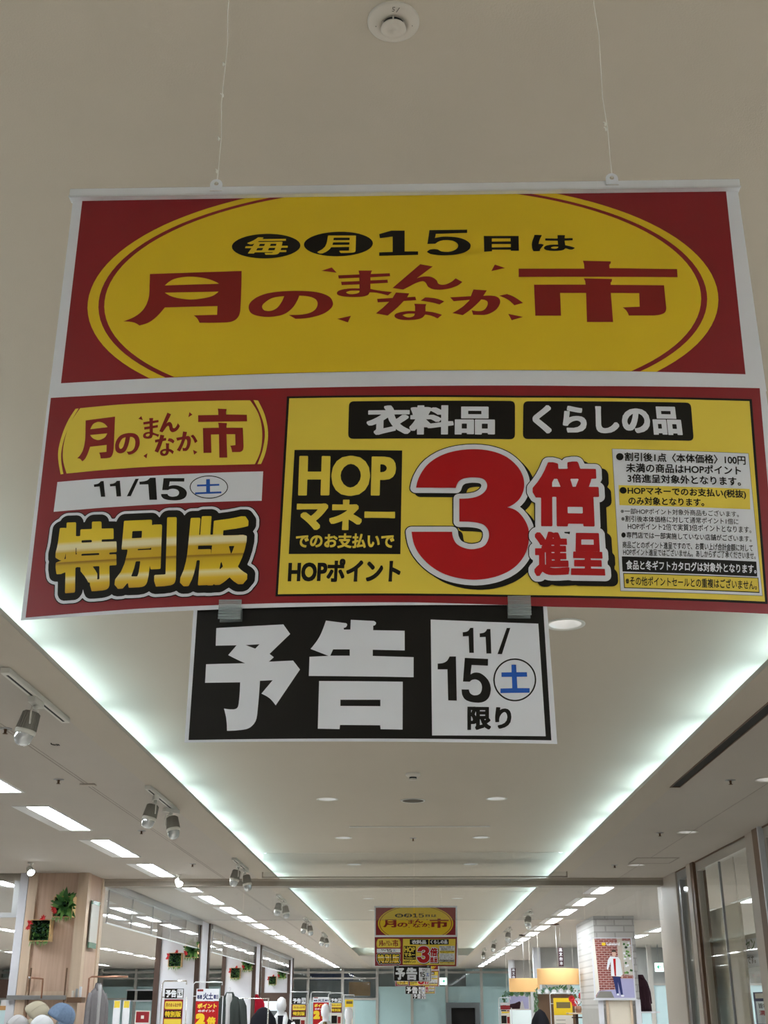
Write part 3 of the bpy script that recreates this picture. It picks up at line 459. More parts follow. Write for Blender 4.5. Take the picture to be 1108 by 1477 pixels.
 ('poly','black',5,[[(-0.1602,1.0589),(-0.1607,1.0553),(-0.1625,1.0517),(-0.1655,1.0484),(-0.1696,1.0453),(-0.1748,1.0425),(-0.1808,1.0402),(-0.1877,1.0383),(-0.1951,1.0369),(-0.2029,1.0361),(-0.211,1.0359),(-0.2191,1.0362),(-0.227,1.0371),(-0.2345,1.0385),(-0.2416,1.0404),(-0.2479,1.0427),(-0.2533,1.0455),(-0.2577,1.0486),(-0.261,1.052),(-0.2631,1.0555),(-0.264,1.0591),(-0.2636,1.0627),(-0.2619,1.0663),(-0.2589,1.0696),(-0.2548,1.0727),(-0.2497,1.0755),(-0.2436,1.0779),(-0.2367,1.0798),(-0.2292,1.0812),(-0.2213,1.082),(-0.2131,1.0823),(-0.2049,1.082),(-0.1969,1.0812),(-0.1893,1.0798),(-0.1823,1.0778),(-0.176,1.0754),(-0.1706,1.0726),(-0.1662,1.0695),(-0.163,1.0661),(-0.161,1.0626)]],{}),
 ('poly','black',5,[[(-0.0509,1.0605),(-0.0516,1.0568),(-0.0534,1.0532),(-0.0565,1.0498),(-0.0607,1.0467),(-0.066,1.0439),(-0.0721,1.0415),(-0.079,1.0396),(-0.0865,1.0382),(-0.0944,1.0373),(-0.1025,1.037),(-0.1106,1.0373),(-0.1185,1.0381),(-0.126,1.0395),(-0.133,1.0414),(-0.1393,1.0437),(-0.1446,1.0465),(-0.149,1.0496),(-0.1522,1.0529),(-0.1542,1.0565),(-0.155,1.0601),(-0.1545,1.0638),(-0.1527,1.0674),(-0.1496,1.0708),(-0.1455,1.0739),(-0.1402,1.0767),(-0.134,1.0791),(-0.1271,1.0811),(-0.1195,1.0825),(-0.1116,1.0834),(-0.1034,1.0837),(-0.0952,1.0835),(-0.0872,1.0826),(-0.0796,1.0813),(-0.0726,1.0794),(-0.0663,1.077),(-0.061,1.0742),(-0.0567,1.0711),(-0.0535,1.0677),(-0.0516,1.0641)]],{}),
 ('text','yellow',6,'毎',[(-0.2399,1.0759),(-0.1794,1.0753),(-0.1792,1.0419),(-0.2462,1.0429)],{'w':(0.03,0.02)}),
 ('text','yellow',6,'月',[(-0.1299,1.0768),(-0.0766,1.0756),(-0.0769,1.0426),(-0.1346,1.0426)],{'w':(0.035,0.02)}),
 ('poly','black',5,[[(-0.0416,1.078),(-0.023,1.0843),(-0.0031,1.084),(-0.0033,1.0442),(0.0168,1.0439),(0.0167,1.0373),(-0.0414,1.0366),(-0.0415,1.0431),(-0.0213,1.0436),(-0.0213,1.0727),(-0.0405,1.07)]],{}),
 ('poly','black',5,[[(0.0344,1.0842),(0.0914,1.0842),(0.0912,1.078),(0.0441,1.0769),(0.0425,1.069),(0.0456,1.0697),(0.0487,1.0704),(0.0518,1.071),(0.0548,1.0713),(0.0579,1.0714),(0.0627,1.0712),(0.0675,1.0709),(0.0722,1.0703),(0.0769,1.0694),(0.0815,1.0679),(0.0846,1.0666),(0.0877,1.0649),(0.0905,1.0628),(0.0931,1.0602),(0.0951,1.0572),(0.0957,1.0551),(0.0957,1.0527),(0.0952,1.0503),(0.0943,1.048),(0.093,1.0462),(0.0904,1.0438),(0.0875,1.0418),(0.0844,1.0403),(0.0812,1.0391),(0.0779,1.0381),(0.0735,1.0371),(0.069,1.0364),(0.0645,1.0361),(0.0599,1.0359),(0.0554,1.0358),(0.0516,1.0359),(0.0478,1.0362),(0.044,1.0367),(0.0402,1.0374),(0.0365,1.0383),(0.035,1.0388),(0.0337,1.0396),(0.0324,1.0406),(0.0312,1.0416),(0.0299,1.0428),(0.0308,1.0439),(0.0318,1.0449),(0.0327,1.0458),(0.0337,1.0466),(0.0349,1.0471),(0.0369,1.0476),(0.039,1.0478),(0.0411,1.0479),(0.0432,1.0477),(0.0453,1.0473),(0.0467,1.0468),(0.048,1.0459),(0.0494,1.0448),(0.0507,1.0439),(0.0521,1.0433),(0.0545,1.0428),(0.0569,1.0424),(0.0594,1.0423),(0.0618,1.0423),(0.0642,1.0427),(0.0665,1.0433),(0.0687,1.0441),(0.0709,1.0452),(0.0729,1.0465),(0.0747,1.0482),(0.0757,1.0495),(0.0764,1.051),(0.0768,1.0528),(0.077,1.0545),(0.0767,1.0561),(0.0758,1.058),(0.0746,1.0595),(0.0731,1.0609),(0.0716,1.0619),(0.0699,1.0628),(0.0676,1.0637),(0.0652,1.0642),(0.0627,1.0646),(0.0602,1.0647),(0.0578,1.0647),(0.056,1.0646),(0.0542,1.0644),(0.0525,1.0639),(0.0507,1.0634),(0.049,1.0627),(0.0477,1.062),(0.0464,1.0611),(0.0451,1.0601),(0.0439,1.059),(0.0427,1.0579),(0.0309,1.0577)]],{}),
 ('poly','black',5,[[(0.1159,1.0718),(0.1684,1.0712),(0.1674,1.0431),(0.1553,1.0432),(0.1554,1.0453),(0.1274,1.0456),(0.1273,1.0426),(0.1155,1.0419)],[(0.128,1.0669),(0.156,1.0666),(0.1558,1.061),(0.1277,1.0609)],[(0.1275,1.0562),(0.1559,1.0559),(0.1556,1.05),(0.1273,1.0498)]],{}),
 ('text','black',5,'は',[(0.1885,1.0731),(0.2521,1.0717),(0.2507,1.0425),(0.1862,1.0421)],{'w':(0.035,0.02)}),
]
LOWER = [
 ('poly','white',0,[[(-0.5175,0.814),(0.507,0.814),(0.505,0.475),(-0.517,0.475)]],{}),
 ('poly','red',1,[[(-0.5133,0.8082),(-0.2539,0.8068),(0.0012,0.8061),(0.2547,0.8065),(0.4984,0.8103),(0.4809,0.4731),(0.1847,0.4731),(0.0075,0.4784),(-0.1709,0.4808),(-0.3543,0.4808),(-0.5105,0.478)]],{}),
 ('poly','black',2,[[(-0.1704,0.7928),(0.1562,0.7894),(0.4846,0.7919),(0.4671,0.4866),(0.1409,0.4858),(-0.1736,0.49)]],{}),
 ('poly','yellow2',3,[[(-0.1669,0.7893),(0.156,0.786),(0.4807,0.7884),(0.4638,0.4898),(0.141,0.4887),(-0.1705,0.4928)]],{}),
 ('poly','yellow2',2,[[(-0.4675,0.7883),(-0.4552,0.7889),(-0.4429,0.7894),(-0.4306,0.7899),(-0.4183,0.7904),(-0.4061,0.7907),(-0.3925,0.7908),(-0.3789,0.7909),(-0.3653,0.7909),(-0.3518,0.7908),(-0.3383,0.7907),(-0.326,0.7906),(-0.3138,0.7905),(-0.3016,0.7903),(-0.2893,0.7901),(-0.2772,0.7898),(-0.2662,0.7896),(-0.2553,0.7893),(-0.2443,0.7889),(-0.2334,0.7886),(-0.2225,0.7882),(-0.2195,0.7838),(-0.2166,0.7793),(-0.2139,0.7747),(-0.2114,0.77),(-0.2093,0.7651),(-0.2074,0.7597),(-0.2058,0.7542),(-0.2046,0.7487),(-0.2036,0.7431),(-0.2029,0.7375),(-0.2024,0.7313),(-0.2023,0.7252),(-0.2024,0.7191),(-0.2028,0.713),(-0.2035,0.7071),(-0.2044,0.7026),(-0.2056,0.6983),(-0.2071,0.694),(-0.2087,0.6899),(-0.2104,0.6858),(-0.2224,0.6859),(-0.2343,0.686),(-0.2463,0.6862),(-0.2583,0.6864),(-0.2704,0.6867),(-0.2822,0.687),(-0.2942,0.6875),(-0.3061,0.688),(-0.3181,0.6884),(-0.3301,0.6887),(-0.3445,0.6888),(-0.3589,0.6888),(-0.3734,0.6887),(-0.3879,0.6885),(-0.4024,0.6882),(-0.4171,0.6879),(-0.4318,0.6875),(-0.4466,0.687),(-0.4614,0.6864),(-0.4763,0.6859),(-0.4781,0.6905),(-0.4799,0.6951),(-0.4816,0.6998),(-0.483,0.7044),(-0.4841,0.7092),(-0.4849,0.7139),(-0.4854,0.7186),(-0.4857,0.7233),(-0.4857,0.7279),(-0.4855,0.7325),(-0.485,0.7387),(-0.4843,0.7448),(-0.4833,0.7508),(-0.482,0.7567),(-0.4804,0.7625),(-0.4784,0.768),(-0.476,0.7732),(-0.4733,0.7783),(-0.4705,0.7833)]],{}),
 ('poly','yellow2',2,[[(-0.4743,0.7877),(-0.4766,0.7835),(-0.4788,0.7793),(-0.4809,0.775),(-0.4828,0.7707),(-0.4845,0.7662),(-0.4862,0.761),(-0.4877,0.7558),(-0.489,0.7504),(-0.49,0.7451),(-0.491,0.7396),(-0.4916,0.7351),(-0.4921,0.7304),(-0.4924,0.7258),(-0.4924,0.7211),(-0.4921,0.7164),(-0.4912,0.7101),(-0.4899,0.7038),(-0.4883,0.6976),(-0.4866,0.6914),(-0.4848,0.6852),(-0.4808,0.6856),(-0.4825,0.691),(-0.484,0.6964),(-0.4854,0.7018),(-0.4865,0.7073),(-0.4873,0.7127),(-0.4877,0.7178),(-0.4877,0.7228),(-0.4875,0.7278),(-0.487,0.7327),(-0.4864,0.7376),(-0.4854,0.7431),(-0.4842,0.7484),(-0.4828,0.7537),(-0.4813,0.759),(-0.4796,0.7641),(-0.4779,0.7691),(-0.476,0.7739),(-0.474,0.7786),(-0.4718,0.7834),(-0.4697,0.7881)]],{}),
 ('poly','yellow2',2,[[(-0.2177,0.7884),(-0.211,0.7874),(-0.2086,0.7826),(-0.2062,0.7778),(-0.204,0.773),(-0.202,0.7681),(-0.2002,0.7631),(-0.1986,0.7576),(-0.1972,0.7521),(-0.196,0.7466),(-0.1951,0.741),(-0.1945,0.7355),(-0.1942,0.7296),(-0.1942,0.7239),(-0.1945,0.7181),(-0.1951,0.7124),(-0.1958,0.7068),(-0.1967,0.7025),(-0.1977,0.6982),(-0.199,0.694),(-0.2004,0.6899),(-0.2019,0.6858),(-0.2069,0.6856),(-0.2054,0.6901),(-0.204,0.6947),(-0.2027,0.6993),(-0.2015,0.7039),(-0.2006,0.7087),(-0.1999,0.714),(-0.1992,0.7193),(-0.1988,0.7247),(-0.1987,0.7301),(-0.199,0.7356),(-0.1996,0.7409),(-0.2006,0.7461),(-0.202,0.7513),(-0.2035,0.7564),(-0.2053,0.7615),(-0.2074,0.767),(-0.2097,0.7724),(-0.2123,0.7778),(-0.215,0.7831)]],{}),
 ('poly','redp',3,[[(-0.4573,0.7678),(-0.4147,0.7712),(-0.4141,0.7615),(-0.4135,0.7517),(-0.4129,0.7421),(-0.4123,0.7325),(-0.4119,0.7229),(-0.4118,0.7208),(-0.4118,0.7188),(-0.4118,0.7168),(-0.4119,0.7149),(-0.4121,0.7131),(-0.4124,0.7116),(-0.4128,0.7103),(-0.4132,0.7091),(-0.4137,0.7082),(-0.4143,0.7074),(-0.4151,0.7068),(-0.416,0.7064),(-0.4169,0.7062),(-0.4178,0.7061),(-0.4188,0.706),(-0.4208,0.7058),(-0.4228,0.7058),(-0.4248,0.7058),(-0.4269,0.7058),(-0.4289,0.7059),(-0.4292,0.7071),(-0.4295,0.7083),(-0.4298,0.7094),(-0.4301,0.7105),(-0.4305,0.7116),(-0.4308,0.7124),(-0.4312,0.7132),(-0.4315,0.7139),(-0.4319,0.7146),(-0.4323,0.7152),(-0.4218,0.7158),(-0.4225,0.7267),(-0.4463,0.7253),(-0.4467,0.7231),(-0.4472,0.7208),(-0.4477,0.7186),(-0.4482,0.7165),(-0.4487,0.7145),(-0.4492,0.7128),(-0.4498,0.7112),(-0.4504,0.7096),(-0.451,0.7082),(-0.4517,0.7069),(-0.4524,0.7059),(-0.4531,0.705),(-0.4539,0.7043),(-0.4547,0.7037),(-0.4555,0.7032),(-0.4561,0.7041),(-0.4567,0.705),(-0.4574,0.7058),(-0.458,0.7065),(-0.4586,0.7071),(-0.4596,0.7076),(-0.4605,0.708),(-0.4614,0.7082),(-0.4623,0.7083),(-0.4633,0.7084),(-0.4623,0.7095),(-0.4613,0.7106),(-0.4603,0.7118),(-0.4594,0.7132),(-0.4585,0.7147),(-0.4578,0.7162),(-0.4572,0.7179),(-0.4566,0.7196),(-0.4561,0.7216),(-0.4557,0.7237),(-0.4554,0.726),(-0.4551,0.7285),(-0.455,0.7312),(-0.4549,0.7339),(-0.4548,0.7366),(-0.4549,0.7397),(-0.4551,0.7428),(-0.4553,0.7459),(-0.4556,0.7491),(-0.4559,0.7523)],[(-0.449,0.7532),(-0.4484,0.7549),(-0.4479,0.7565),(-0.4473,0.758),(-0.4467,0.7594),(-0.446,0.7605),(-0.4452,0.7615),(-0.4443,0.7622),(-0.4434,0.7628),(-0.4424,0.7632),(-0.4415,0.7636),(-0.4405,0.7639),(-0.4396,0.7641),(-0.4386,0.7642),(-0.4377,0.7642),(-0.4367,0.7641),(-0.4355,0.7638),(-0.4343,0.7635),(-0.4331,0.763),(-0.4319,0.7625),(-0.4307,0.7619),(-0.4299,0.7613),(-0.4291,0.7607),(-0.4283,0.76),(-0.4274,0.7592),(-0.4266,0.7584),(-0.4261,0.7578),(-0.4256,0.7571),(-0.425,0.7564),(-0.4245,0.7557),(-0.424,0.7549)],[(-0.4481,0.744),(-0.4234,0.745),(-0.4239,0.7436),(-0.4244,0.7423),(-0.4249,0.7411),(-0.4254,0.7401),(-0.4261,0.7392),(-0.4271,0.7383),(-0.4281,0.7375),(-0.4292,0.7369),(-0.4303,0.7364),(-0.4314,0.7359),(-0.4324,0.7356),(-0.4333,0.7354),(-0.4342,0.7352),(-0.4351,0.7352),(-0.4361,0.7352),(-0.4373,0.7355),(-0.4384,0.7358),(-0.4396,0.7363),(-0.4408,0.7368),(-0.442,0.7374),(-0.4427,0.7378),(-0.4434,0.7384),(-0.4441,0.7389),(-0.4448,0.7396),(-0.4455,0.7403),(-0.4461,0.741),(-0.4466,0.7417),(-0.4471,0.7424),(-0.4476,0.7432)]],{}),
 ('poly','redp',3,[[(-0.3926,0.7142),(-0.3893,0.7093),(-0.3882,0.7093),(-0.3871,0.7094),(-0.386,0.7096),(-0.3849,0.7099),(-0.3838,0.7103),(-0.3826,0.711),(-0.3814,0.7118),(-0.3803,0.7127),(-0.3792,0.7138),(-0.3781,0.7151),(-0.3774,0.7162),(-0.3768,0.7174),(-0.3763,0.7188),(-0.3758,0.7204),(-0.3753,0.7221),(-0.3751,0.7231),(-0.375,0.7242),(-0.3749,0.7254),(-0.375,0.7267),(-0.3751,0.7279),(-0.3753,0.7297),(-0.3756,0.7314),(-0.376,0.733),(-0.3765,0.7344),(-0.377,0.7356),(-0.3779,0.7372),(-0.3788,0.7385),(-0.3798,0.7395),(-0.3807,0.7404),(-0.3817,0.7411),(-0.3829,0.7419),(-0.3842,0.7424),(-0.3854,0.7428),(-0.3867,0.7431),(-0.3879,0.7433),(-0.3893,0.7435),(-0.3907,0.7436),(-0.3921,0.7436),(-0.3934,0.7436),(-0.3948,0.7434),(-0.3964,0.7432),(-0.3979,0.7429),(-0.3994,0.7426),(-0.4009,0.742),(-0.4024,0.7413),(-0.4035,0.7407),(-0.4045,0.7399),(-0.4055,0.7389),(-0.4064,0.7377),(-0.4073,0.7364),(-0.4079,0.7353),(-0.4085,0.7341),(-0.409,0.7327),(-0.4095,0.7312),(-0.4098,0.7295),(-0.41,0.7284),(-0.4101,0.7272),(-0.4102,0.7259),(-0.4101,0.7246),(-0.41,0.7233),(-0.4098,0.7219),(-0.4096,0.7205),(-0.4093,0.7192),(-0.409,0.718),(-0.4085,0.717),(-0.4078,0.7159),(-0.4071,0.7149),(-0.4063,0.7142),(-0.4056,0.7136),(-0.4048,0.7132),(-0.4037,0.7127),(-0.4027,0.7123),(-0.4016,0.7121),(-0.4006,0.7121),(-0.3995,0.7122),(-0.3985,0.7125),(-0.3974,0.7129),(-0.3964,0.7134),(-0.3955,0.7142),(-0.3945,0.7152),(-0.3938,0.7163),(-0.3932,0.7177),(-0.3926,0.7192),(-0.3921,0.7209),(-0.3916,0.7226),(-0.3913,0.7241),(-0.391,0.7257),(-0.3907,0.7274),(-0.3905,0.7292),(-0.3903,0.7309),(-0.3902,0.7322),(-0.39,0.7335),(-0.39,0.7348),(-0.3899,0.7361),(-0.3898,0.7375),(-0.389,0.7374),(-0.3882,0.7373),(-0.3873,0.7371),(-0.3865,0.7368),(-0.3857,0.7364),(-0.385,0.7359),(-0.3844,0.7354),(-0.3838,0.7348),(-0.3832,0.734),(-0.3827,0.733),(-0.3823,0.7321),(-0.382,0.731),(-0.3817,0.7298),(-0.3815,0.7286),(-0.3814,0.7274),(-0.3814,0.7257),(-0.3814,0.724),(-0.3815,0.7224),(-0.3818,0.721),(-0.3821,0.7198),(-0.3826,0.7184),(-0.3832,0.7173),(-0.3839,0.7164),(-0.3847,0.7157),(-0.3854,0.7151),(-0.3868,0.7146),(-0.3882,0.7142),(-0.3897,0.7141),(-0.3911,0.7141)],[(-0.3961,0.7371),(-0.3971,0.7369),(-0.3982,0.7366),(-0.3992,0.7362),(-0.4002,0.7356),(-0.4011,0.7347),(-0.4018,0.7338),(-0.4025,0.7326),(-0.403,0.7312),(-0.4036,0.7297),(-0.4041,0.7281),(-0.4043,0.7274),(-0.4044,0.7266),(-0.4045,0.7257),(-0.4045,0.7248),(-0.4044,0.7238),(-0.4043,0.7229),(-0.404,0.722),(-0.4038,0.7212),(-0.4034,0.7205),(-0.4031,0.7201),(-0.4026,0.7196),(-0.402,0.7193),(-0.4015,0.7192),(-0.401,0.7193),(-0.4005,0.7195),(-0.3999,0.7198),(-0.3994,0.7204),(-0.3989,0.7211),(-0.3985,0.7219),(-0.3981,0.7229),(-0.3977,0.7242),(-0.3974,0.7256),(-0.3971,0.7271),(-0.3969,0.7287),(-0.3966,0.7303),(-0.3965,0.7316),(-0.3964,0.733),(-0.3963,0.7343),(-0.3962,0.7357)]],{}),
 ('poly','redp',3,[[(-0.2675,0.7764),(-0.2552,0.7752),(-0.2552,0.7747),(-0.2551,0.7742),(-0.2551,0.7738),(-0.2551,0.7733),(-0.2551,0.7729),(-0.2552,0.7724),(-0.2553,0.772),(-0.2554,0.7716),(-0.2555,0.7712),(-0.2556,0.7708),(-0.2552,0.7664),(-0.2257,0.7646),(-0.2249,0.7541),(-0.2941,0.756),(-0.2949,0.7668),(-0.2662,0.7661),(-0.2667,0.772)]],{}),
 ('poly','redp',3,[[(-0.2655,0.7535),(-0.2532,0.7524),(-0.2532,0.7518),(-0.2532,0.7512),(-0.2531,0.7506),(-0.2531,0.75),(-0.2532,0.7495),(-0.2532,0.7491),(-0.2533,0.7487),(-0.2533,0.7484),(-0.2534,0.7481),(-0.2535,0.7478),(-0.2532,0.7449),(-0.2302,0.7438),(-0.2276,0.7148),(-0.2276,0.7136),(-0.2276,0.7124),(-0.2277,0.7113),(-0.2278,0.7103),(-0.2279,0.7094),(-0.2282,0.7086),(-0.2285,0.7079),(-0.2289,0.7074),(-0.2293,0.707),(-0.2297,0.7066),(-0.2303,0.7062),(-0.2309,0.7059),(-0.2315,0.7058),(-0.2321,0.7056),(-0.2327,0.7055),(-0.2431,0.7057),(-0.2433,0.7069),(-0.2435,0.7081),(-0.2438,0.7092),(-0.2441,0.7104),(-0.2444,0.7114),(-0.2447,0.7124),(-0.2451,0.7134),(-0.2455,0.7143),(-0.2459,0.7152),(-0.2463,0.716),(-0.2391,0.7167),(-0.2403,0.7339),(-0.2526,0.7345),(-0.2493,0.6976),(-0.2604,0.6979),(-0.2633,0.7347),(-0.2745,0.7349),(-0.272,0.706),(-0.2831,0.7063),(-0.2866,0.7459),(-0.2642,0.7454),(-0.2647,0.75)]],{}),
 ('poly','redp',3,[[(-0.3728,0.7598),(-0.364,0.7609),(-0.3648,0.7658),(-0.359,0.7657),(-0.3591,0.7652),(-0.3591,0.7647),(-0.3591,0.7642),(-0.3592,0.7637),(-0.3592,0.7632),(-0.3592,0.7629),(-0.3592,0.7625),(-0.3592,0.7621),(-0.3592,0.7617),(-0.3592,0.7613),(-0.3512,0.7622),(-0.3507,0.7585),(-0.359,0.7572),(-0.3586,0.7533),(-0.3515,0.7542),(-0.351,0.7503),(-0.3582,0.7492),(-0.3576,0.7427),(-0.3569,0.7423),(-0.3561,0.7419),(-0.3554,0.7415),(-0.3546,0.7411),(-0.3539,0.7408),(-0.3527,0.7403),(-0.3516,0.7399),(-0.3504,0.7395),(-0.3493,0.7391),(-0.3482,0.7388),(-0.3496,0.7347),(-0.3505,0.7355),(-0.3515,0.7362),(-0.3525,0.7368),(-0.3534,0.7374),(-0.3544,0.7379),(-0.355,0.7381),(-0.3557,0.7383),(-0.3563,0.7384),(-0.3569,0.7384),(-0.3575,0.7384),(-0.3576,0.7376),(-0.3576,0.7368),(-0.3577,0.7361),(-0.3579,0.7355),(-0.358,0.7351),(-0.3585,0.7344),(-0.3589,0.734),(-0.3594,0.7336),(-0.3599,0.7334),(-0.3605,0.7332),(-0.3614,0.733),(-0.3624,0.7329),(-0.3633,0.7328),(-0.3643,0.7329),(-0.3653,0.733),(-0.3661,0.7331),(-0.367,0.7333),(-0.3678,0.7336),(-0.3687,0.734),(-0.3695,0.7345),(-0.3699,0.7348),(-0.3703,0.7352),(-0.3706,0.7358),(-0.371,0.7365),(-0.3712,0.7374),(-0.3713,0.7383),(-0.3712,0.7391),(-0.371,0.7399),(-0.3708,0.7405),(-0.3706,0.741),(-0.3699,0.7418),(-0.3693,0.7423),(-0.3686,0.7428),(-0.3679,0.7431),(-0.3671,0.7433),(-0.3662,0.7436),(-0.3652,0.7436),(-0.3642,0.7437),(-0.3632,0.7436),(-0.3623,0.7435),(-0.3628,0.7486),(-0.3702,0.7477),(-0.3708,0.7518),(-0.3632,0.7527),(-0.3636,0.7568),(-0.3722,0.7559)],[(-0.3675,0.7388),(-0.3672,0.7392),(-0.3669,0.7396),(-0.3666,0.7399),(-0.3663,0.7402),(-0.366,0.7404),(-0.3656,0.7406),(-0.3652,0.7408),(-0.3648,0.7408),(-0.3644,0.7409),(-0.364,0.7409),(-0.3636,0.7409),(-0.3632,0.7409),(-0.3628,0.7408),(-0.3624,0.7407),(-0.362,0.7406),(-0.3619,0.74),(-0.3619,0.7395),(-0.3619,0.739),(-0.362,0.7385),(-0.3621,0.7382),(-0.3624,0.7377),(-0.3628,0.7373),(-0.3632,0.737),(-0.3636,0.7367),(-0.364,0.7366),(-0.3645,0.7365),(-0.3649,0.7364),(-0.3654,0.7365),(-0.3659,0.7366),(-0.3663,0.7369),(-0.3666,0.7371),(-0.3668,0.7374),(-0.367,0.7378),(-0.3673,0.7383)]],{}),
 ('poly','redp',3,[[(-0.3393,0.7734),(-0.3338,0.7704),(-0.3393,0.7557),(-0.3388,0.7563),(-0.3382,0.7568),(-0.3377,0.7573),(-0.3372,0.7577),(-0.3366,0.7579),(-0.336,0.758),(-0.3353,0.7581),(-0.3346,0.758),(-0.334,0.7578),(-0.3333,0.7574),(-0.3328,0.7568),(-0.3322,0.7561),(-0.3317,0.7553),(-0.3312,0.7543),(-0.3308,0.7532),(-0.3305,0.7524),(-0.3303,0.7515),(-0.3301,0.7505),(-0.3299,0.7496),(-0.3296,0.7489),(-0.3291,0.7483),(-0.3287,0.7479),(-0.3282,0.7477),(-0.3277,0.7476),(-0.3272,0.7477),(-0.3267,0.748),(-0.3261,0.7485),(-0.3256,0.7492),(-0.3251,0.7499),(-0.3246,0.7508),(-0.3242,0.7516),(-0.3239,0.7525),(-0.3236,0.7535),(-0.3233,0.7545),(-0.323,0.7556),(-0.3198,0.751),(-0.3201,0.7498),(-0.3205,0.7487),(-0.3209,0.7477),(-0.3214,0.7468),(-0.3218,0.746),(-0.3225,0.745),(-0.3233,0.7442),(-0.324,0.7435),(-0.3248,0.7429),(-0.3256,0.7424),(-0.3265,0.742),(-0.3275,0.7417),(-0.3284,0.7415),(-0.3294,0.7415),(-0.3304,0.7417),(-0.331,0.742),(-0.3317,0.7425),(-0.3323,0.7431),(-0.3329,0.7439),(-0.3335,0.7449),(-0.3339,0.7458),(-0.3342,0.7469),(-0.3345,0.7482),(-0.3348,0.7494),(-0.3352,0.7504),(-0.3354,0.751),(-0.3357,0.7514),(-0.336,0.7518),(-0.3363,0.752),(-0.3365,0.7521),(-0.3371,0.7519),(-0.3376,0.7515),(-0.3382,0.751),(-0.3387,0.7504),(-0.3392,0.7497),(-0.3397,0.749),(-0.3402,0.7481),(-0.3407,0.7472),(-0.3412,0.7463),(-0.3417,0.7454),(-0.3421,0.7447),(-0.3425,0.744),(-0.3429,0.7433),(-0.3434,0.7426),(-0.3438,0.7419),(-0.3484,0.7438)]],{}),
 ('poly','redp',3,[[(-0.3536,0.7305),(-0.3474,0.7316),(-0.3465,0.7383),(-0.3409,0.737),(-0.3414,0.7323),(-0.338,0.733),(-0.3373,0.7287),(-0.3423,0.7278),(-0.3428,0.7259),(-0.3432,0.7241),(-0.3437,0.7223),(-0.3441,0.7205),(-0.3446,0.7188),(-0.3451,0.7169),(-0.3457,0.7152),(-0.3463,0.7134),(-0.3469,0.7117),(-0.3474,0.71),(-0.3526,0.7127),(-0.352,0.7143),(-0.3515,0.7158),(-0.351,0.7174),(-0.3505,0.7191),(-0.35,0.7207),(-0.3497,0.7219),(-0.3493,0.7231),(-0.349,0.7243),(-0.3487,0.7256),(-0.3484,0.7269),(-0.353,0.7262)]],{}),
 ('poly','redp',3,[[(-0.3354,0.7282),(-0.3338,0.732),(-0.333,0.7319),(-0.3321,0.7318),(-0.3313,0.7317),(-0.3304,0.7314),(-0.3295,0.731),(-0.3287,0.7304),(-0.3279,0.7297),(-0.3271,0.7289),(-0.3263,0.7281),(-0.3255,0.7271),(-0.3272,0.7234),(-0.3278,0.7239),(-0.3284,0.7244),(-0.3291,0.7249),(-0.3297,0.7254),(-0.3303,0.7258),(-0.3313,0.7263),(-0.3323,0.7268),(-0.3333,0.7273),(-0.3344,0.7277)]],{}),
 ('poly','redp',3,[[(-0.3377,0.7244),(-0.3327,0.7239),(-0.3327,0.7232),(-0.3327,0.7226),(-0.3327,0.7219),(-0.3327,0.7212),(-0.3327,0.7206),(-0.3327,0.7195),(-0.3326,0.7184),(-0.3325,0.7173),(-0.3324,0.7162),(-0.3323,0.7151),(-0.3316,0.715),(-0.331,0.7148),(-0.3303,0.7145),(-0.3296,0.7143),(-0.329,0.7139),(-0.3282,0.7134),(-0.3274,0.7128),(-0.3267,0.7122),(-0.3259,0.7115),(-0.3251,0.7108),(-0.3266,0.7064),(-0.3272,0.7071),(-0.3277,0.7078),(-0.3283,0.7085),(-0.3289,0.7091),(-0.3294,0.7097),(-0.33,0.7101),(-0.3305,0.7104),(-0.331,0.7107),(-0.3316,0.7109),(-0.3321,0.7111),(-0.3323,0.7101),(-0.3324,0.7091),(-0.3326,0.7082),(-0.3329,0.7075),(-0.3332,0.7069),(-0.3337,0.7062),(-0.3343,0.7056),(-0.3349,0.7052),(-0.3356,0.705),(-0.3362,0.7048),(-0.3371,0.7046),(-0.3381,0.7044),(-0.339,0.7044),(-0.34,0.7046),(-0.341,0.7048),(-0.3416,0.705),(-0.3422,0.7054),(-0.3428,0.7059),(-0.3434,0.7065),(-0.344,0.7074),(-0.3442,0.708),(-0.3444,0.7088),(-0.3446,0.7097),(-0.3446,0.7105),(-0.3446,0.7112),(-0.3443,0.7121),(-0.3439,0.7128),(-0.3435,0.7133),(-0.343,0.7137),(-0.3426,0.714),(-0.342,0.7144),(-0.3414,0.7148),(-0.3408,0.715),(-0.3401,0.7152),(-0.3395,0.7154),(-0.3389,0.7155),(-0.3384,0.7155),(-0.3378,0.7155),(-0.3372,0.7155),(-0.3366,0.7154),(-0.3371,0.7211)],[(-0.3415,0.7105),(-0.3411,0.7109),(-0.3408,0.7113),(-0.3404,0.7116),(-0.34,0.7119),(-0.3396,0.7121),(-0.339,0.7123),(-0.3384,0.7124),(-0.3377,0.7124),(-0.3371,0.7124),(-0.3364,0.7123),(-0.3364,0.7116),(-0.3365,0.7108),(-0.3365,0.7102),(-0.3366,0.7097),(-0.3367,0.7092),(-0.3371,0.7087),(-0.3375,0.7082),(-0.3379,0.7079),(-0.3384,0.7078),(-0.3389,0.7079),(-0.3394,0.7081),(-0.3399,0.7085),(-0.3404,0.7091),(-0.3409,0.7098)]],{}),
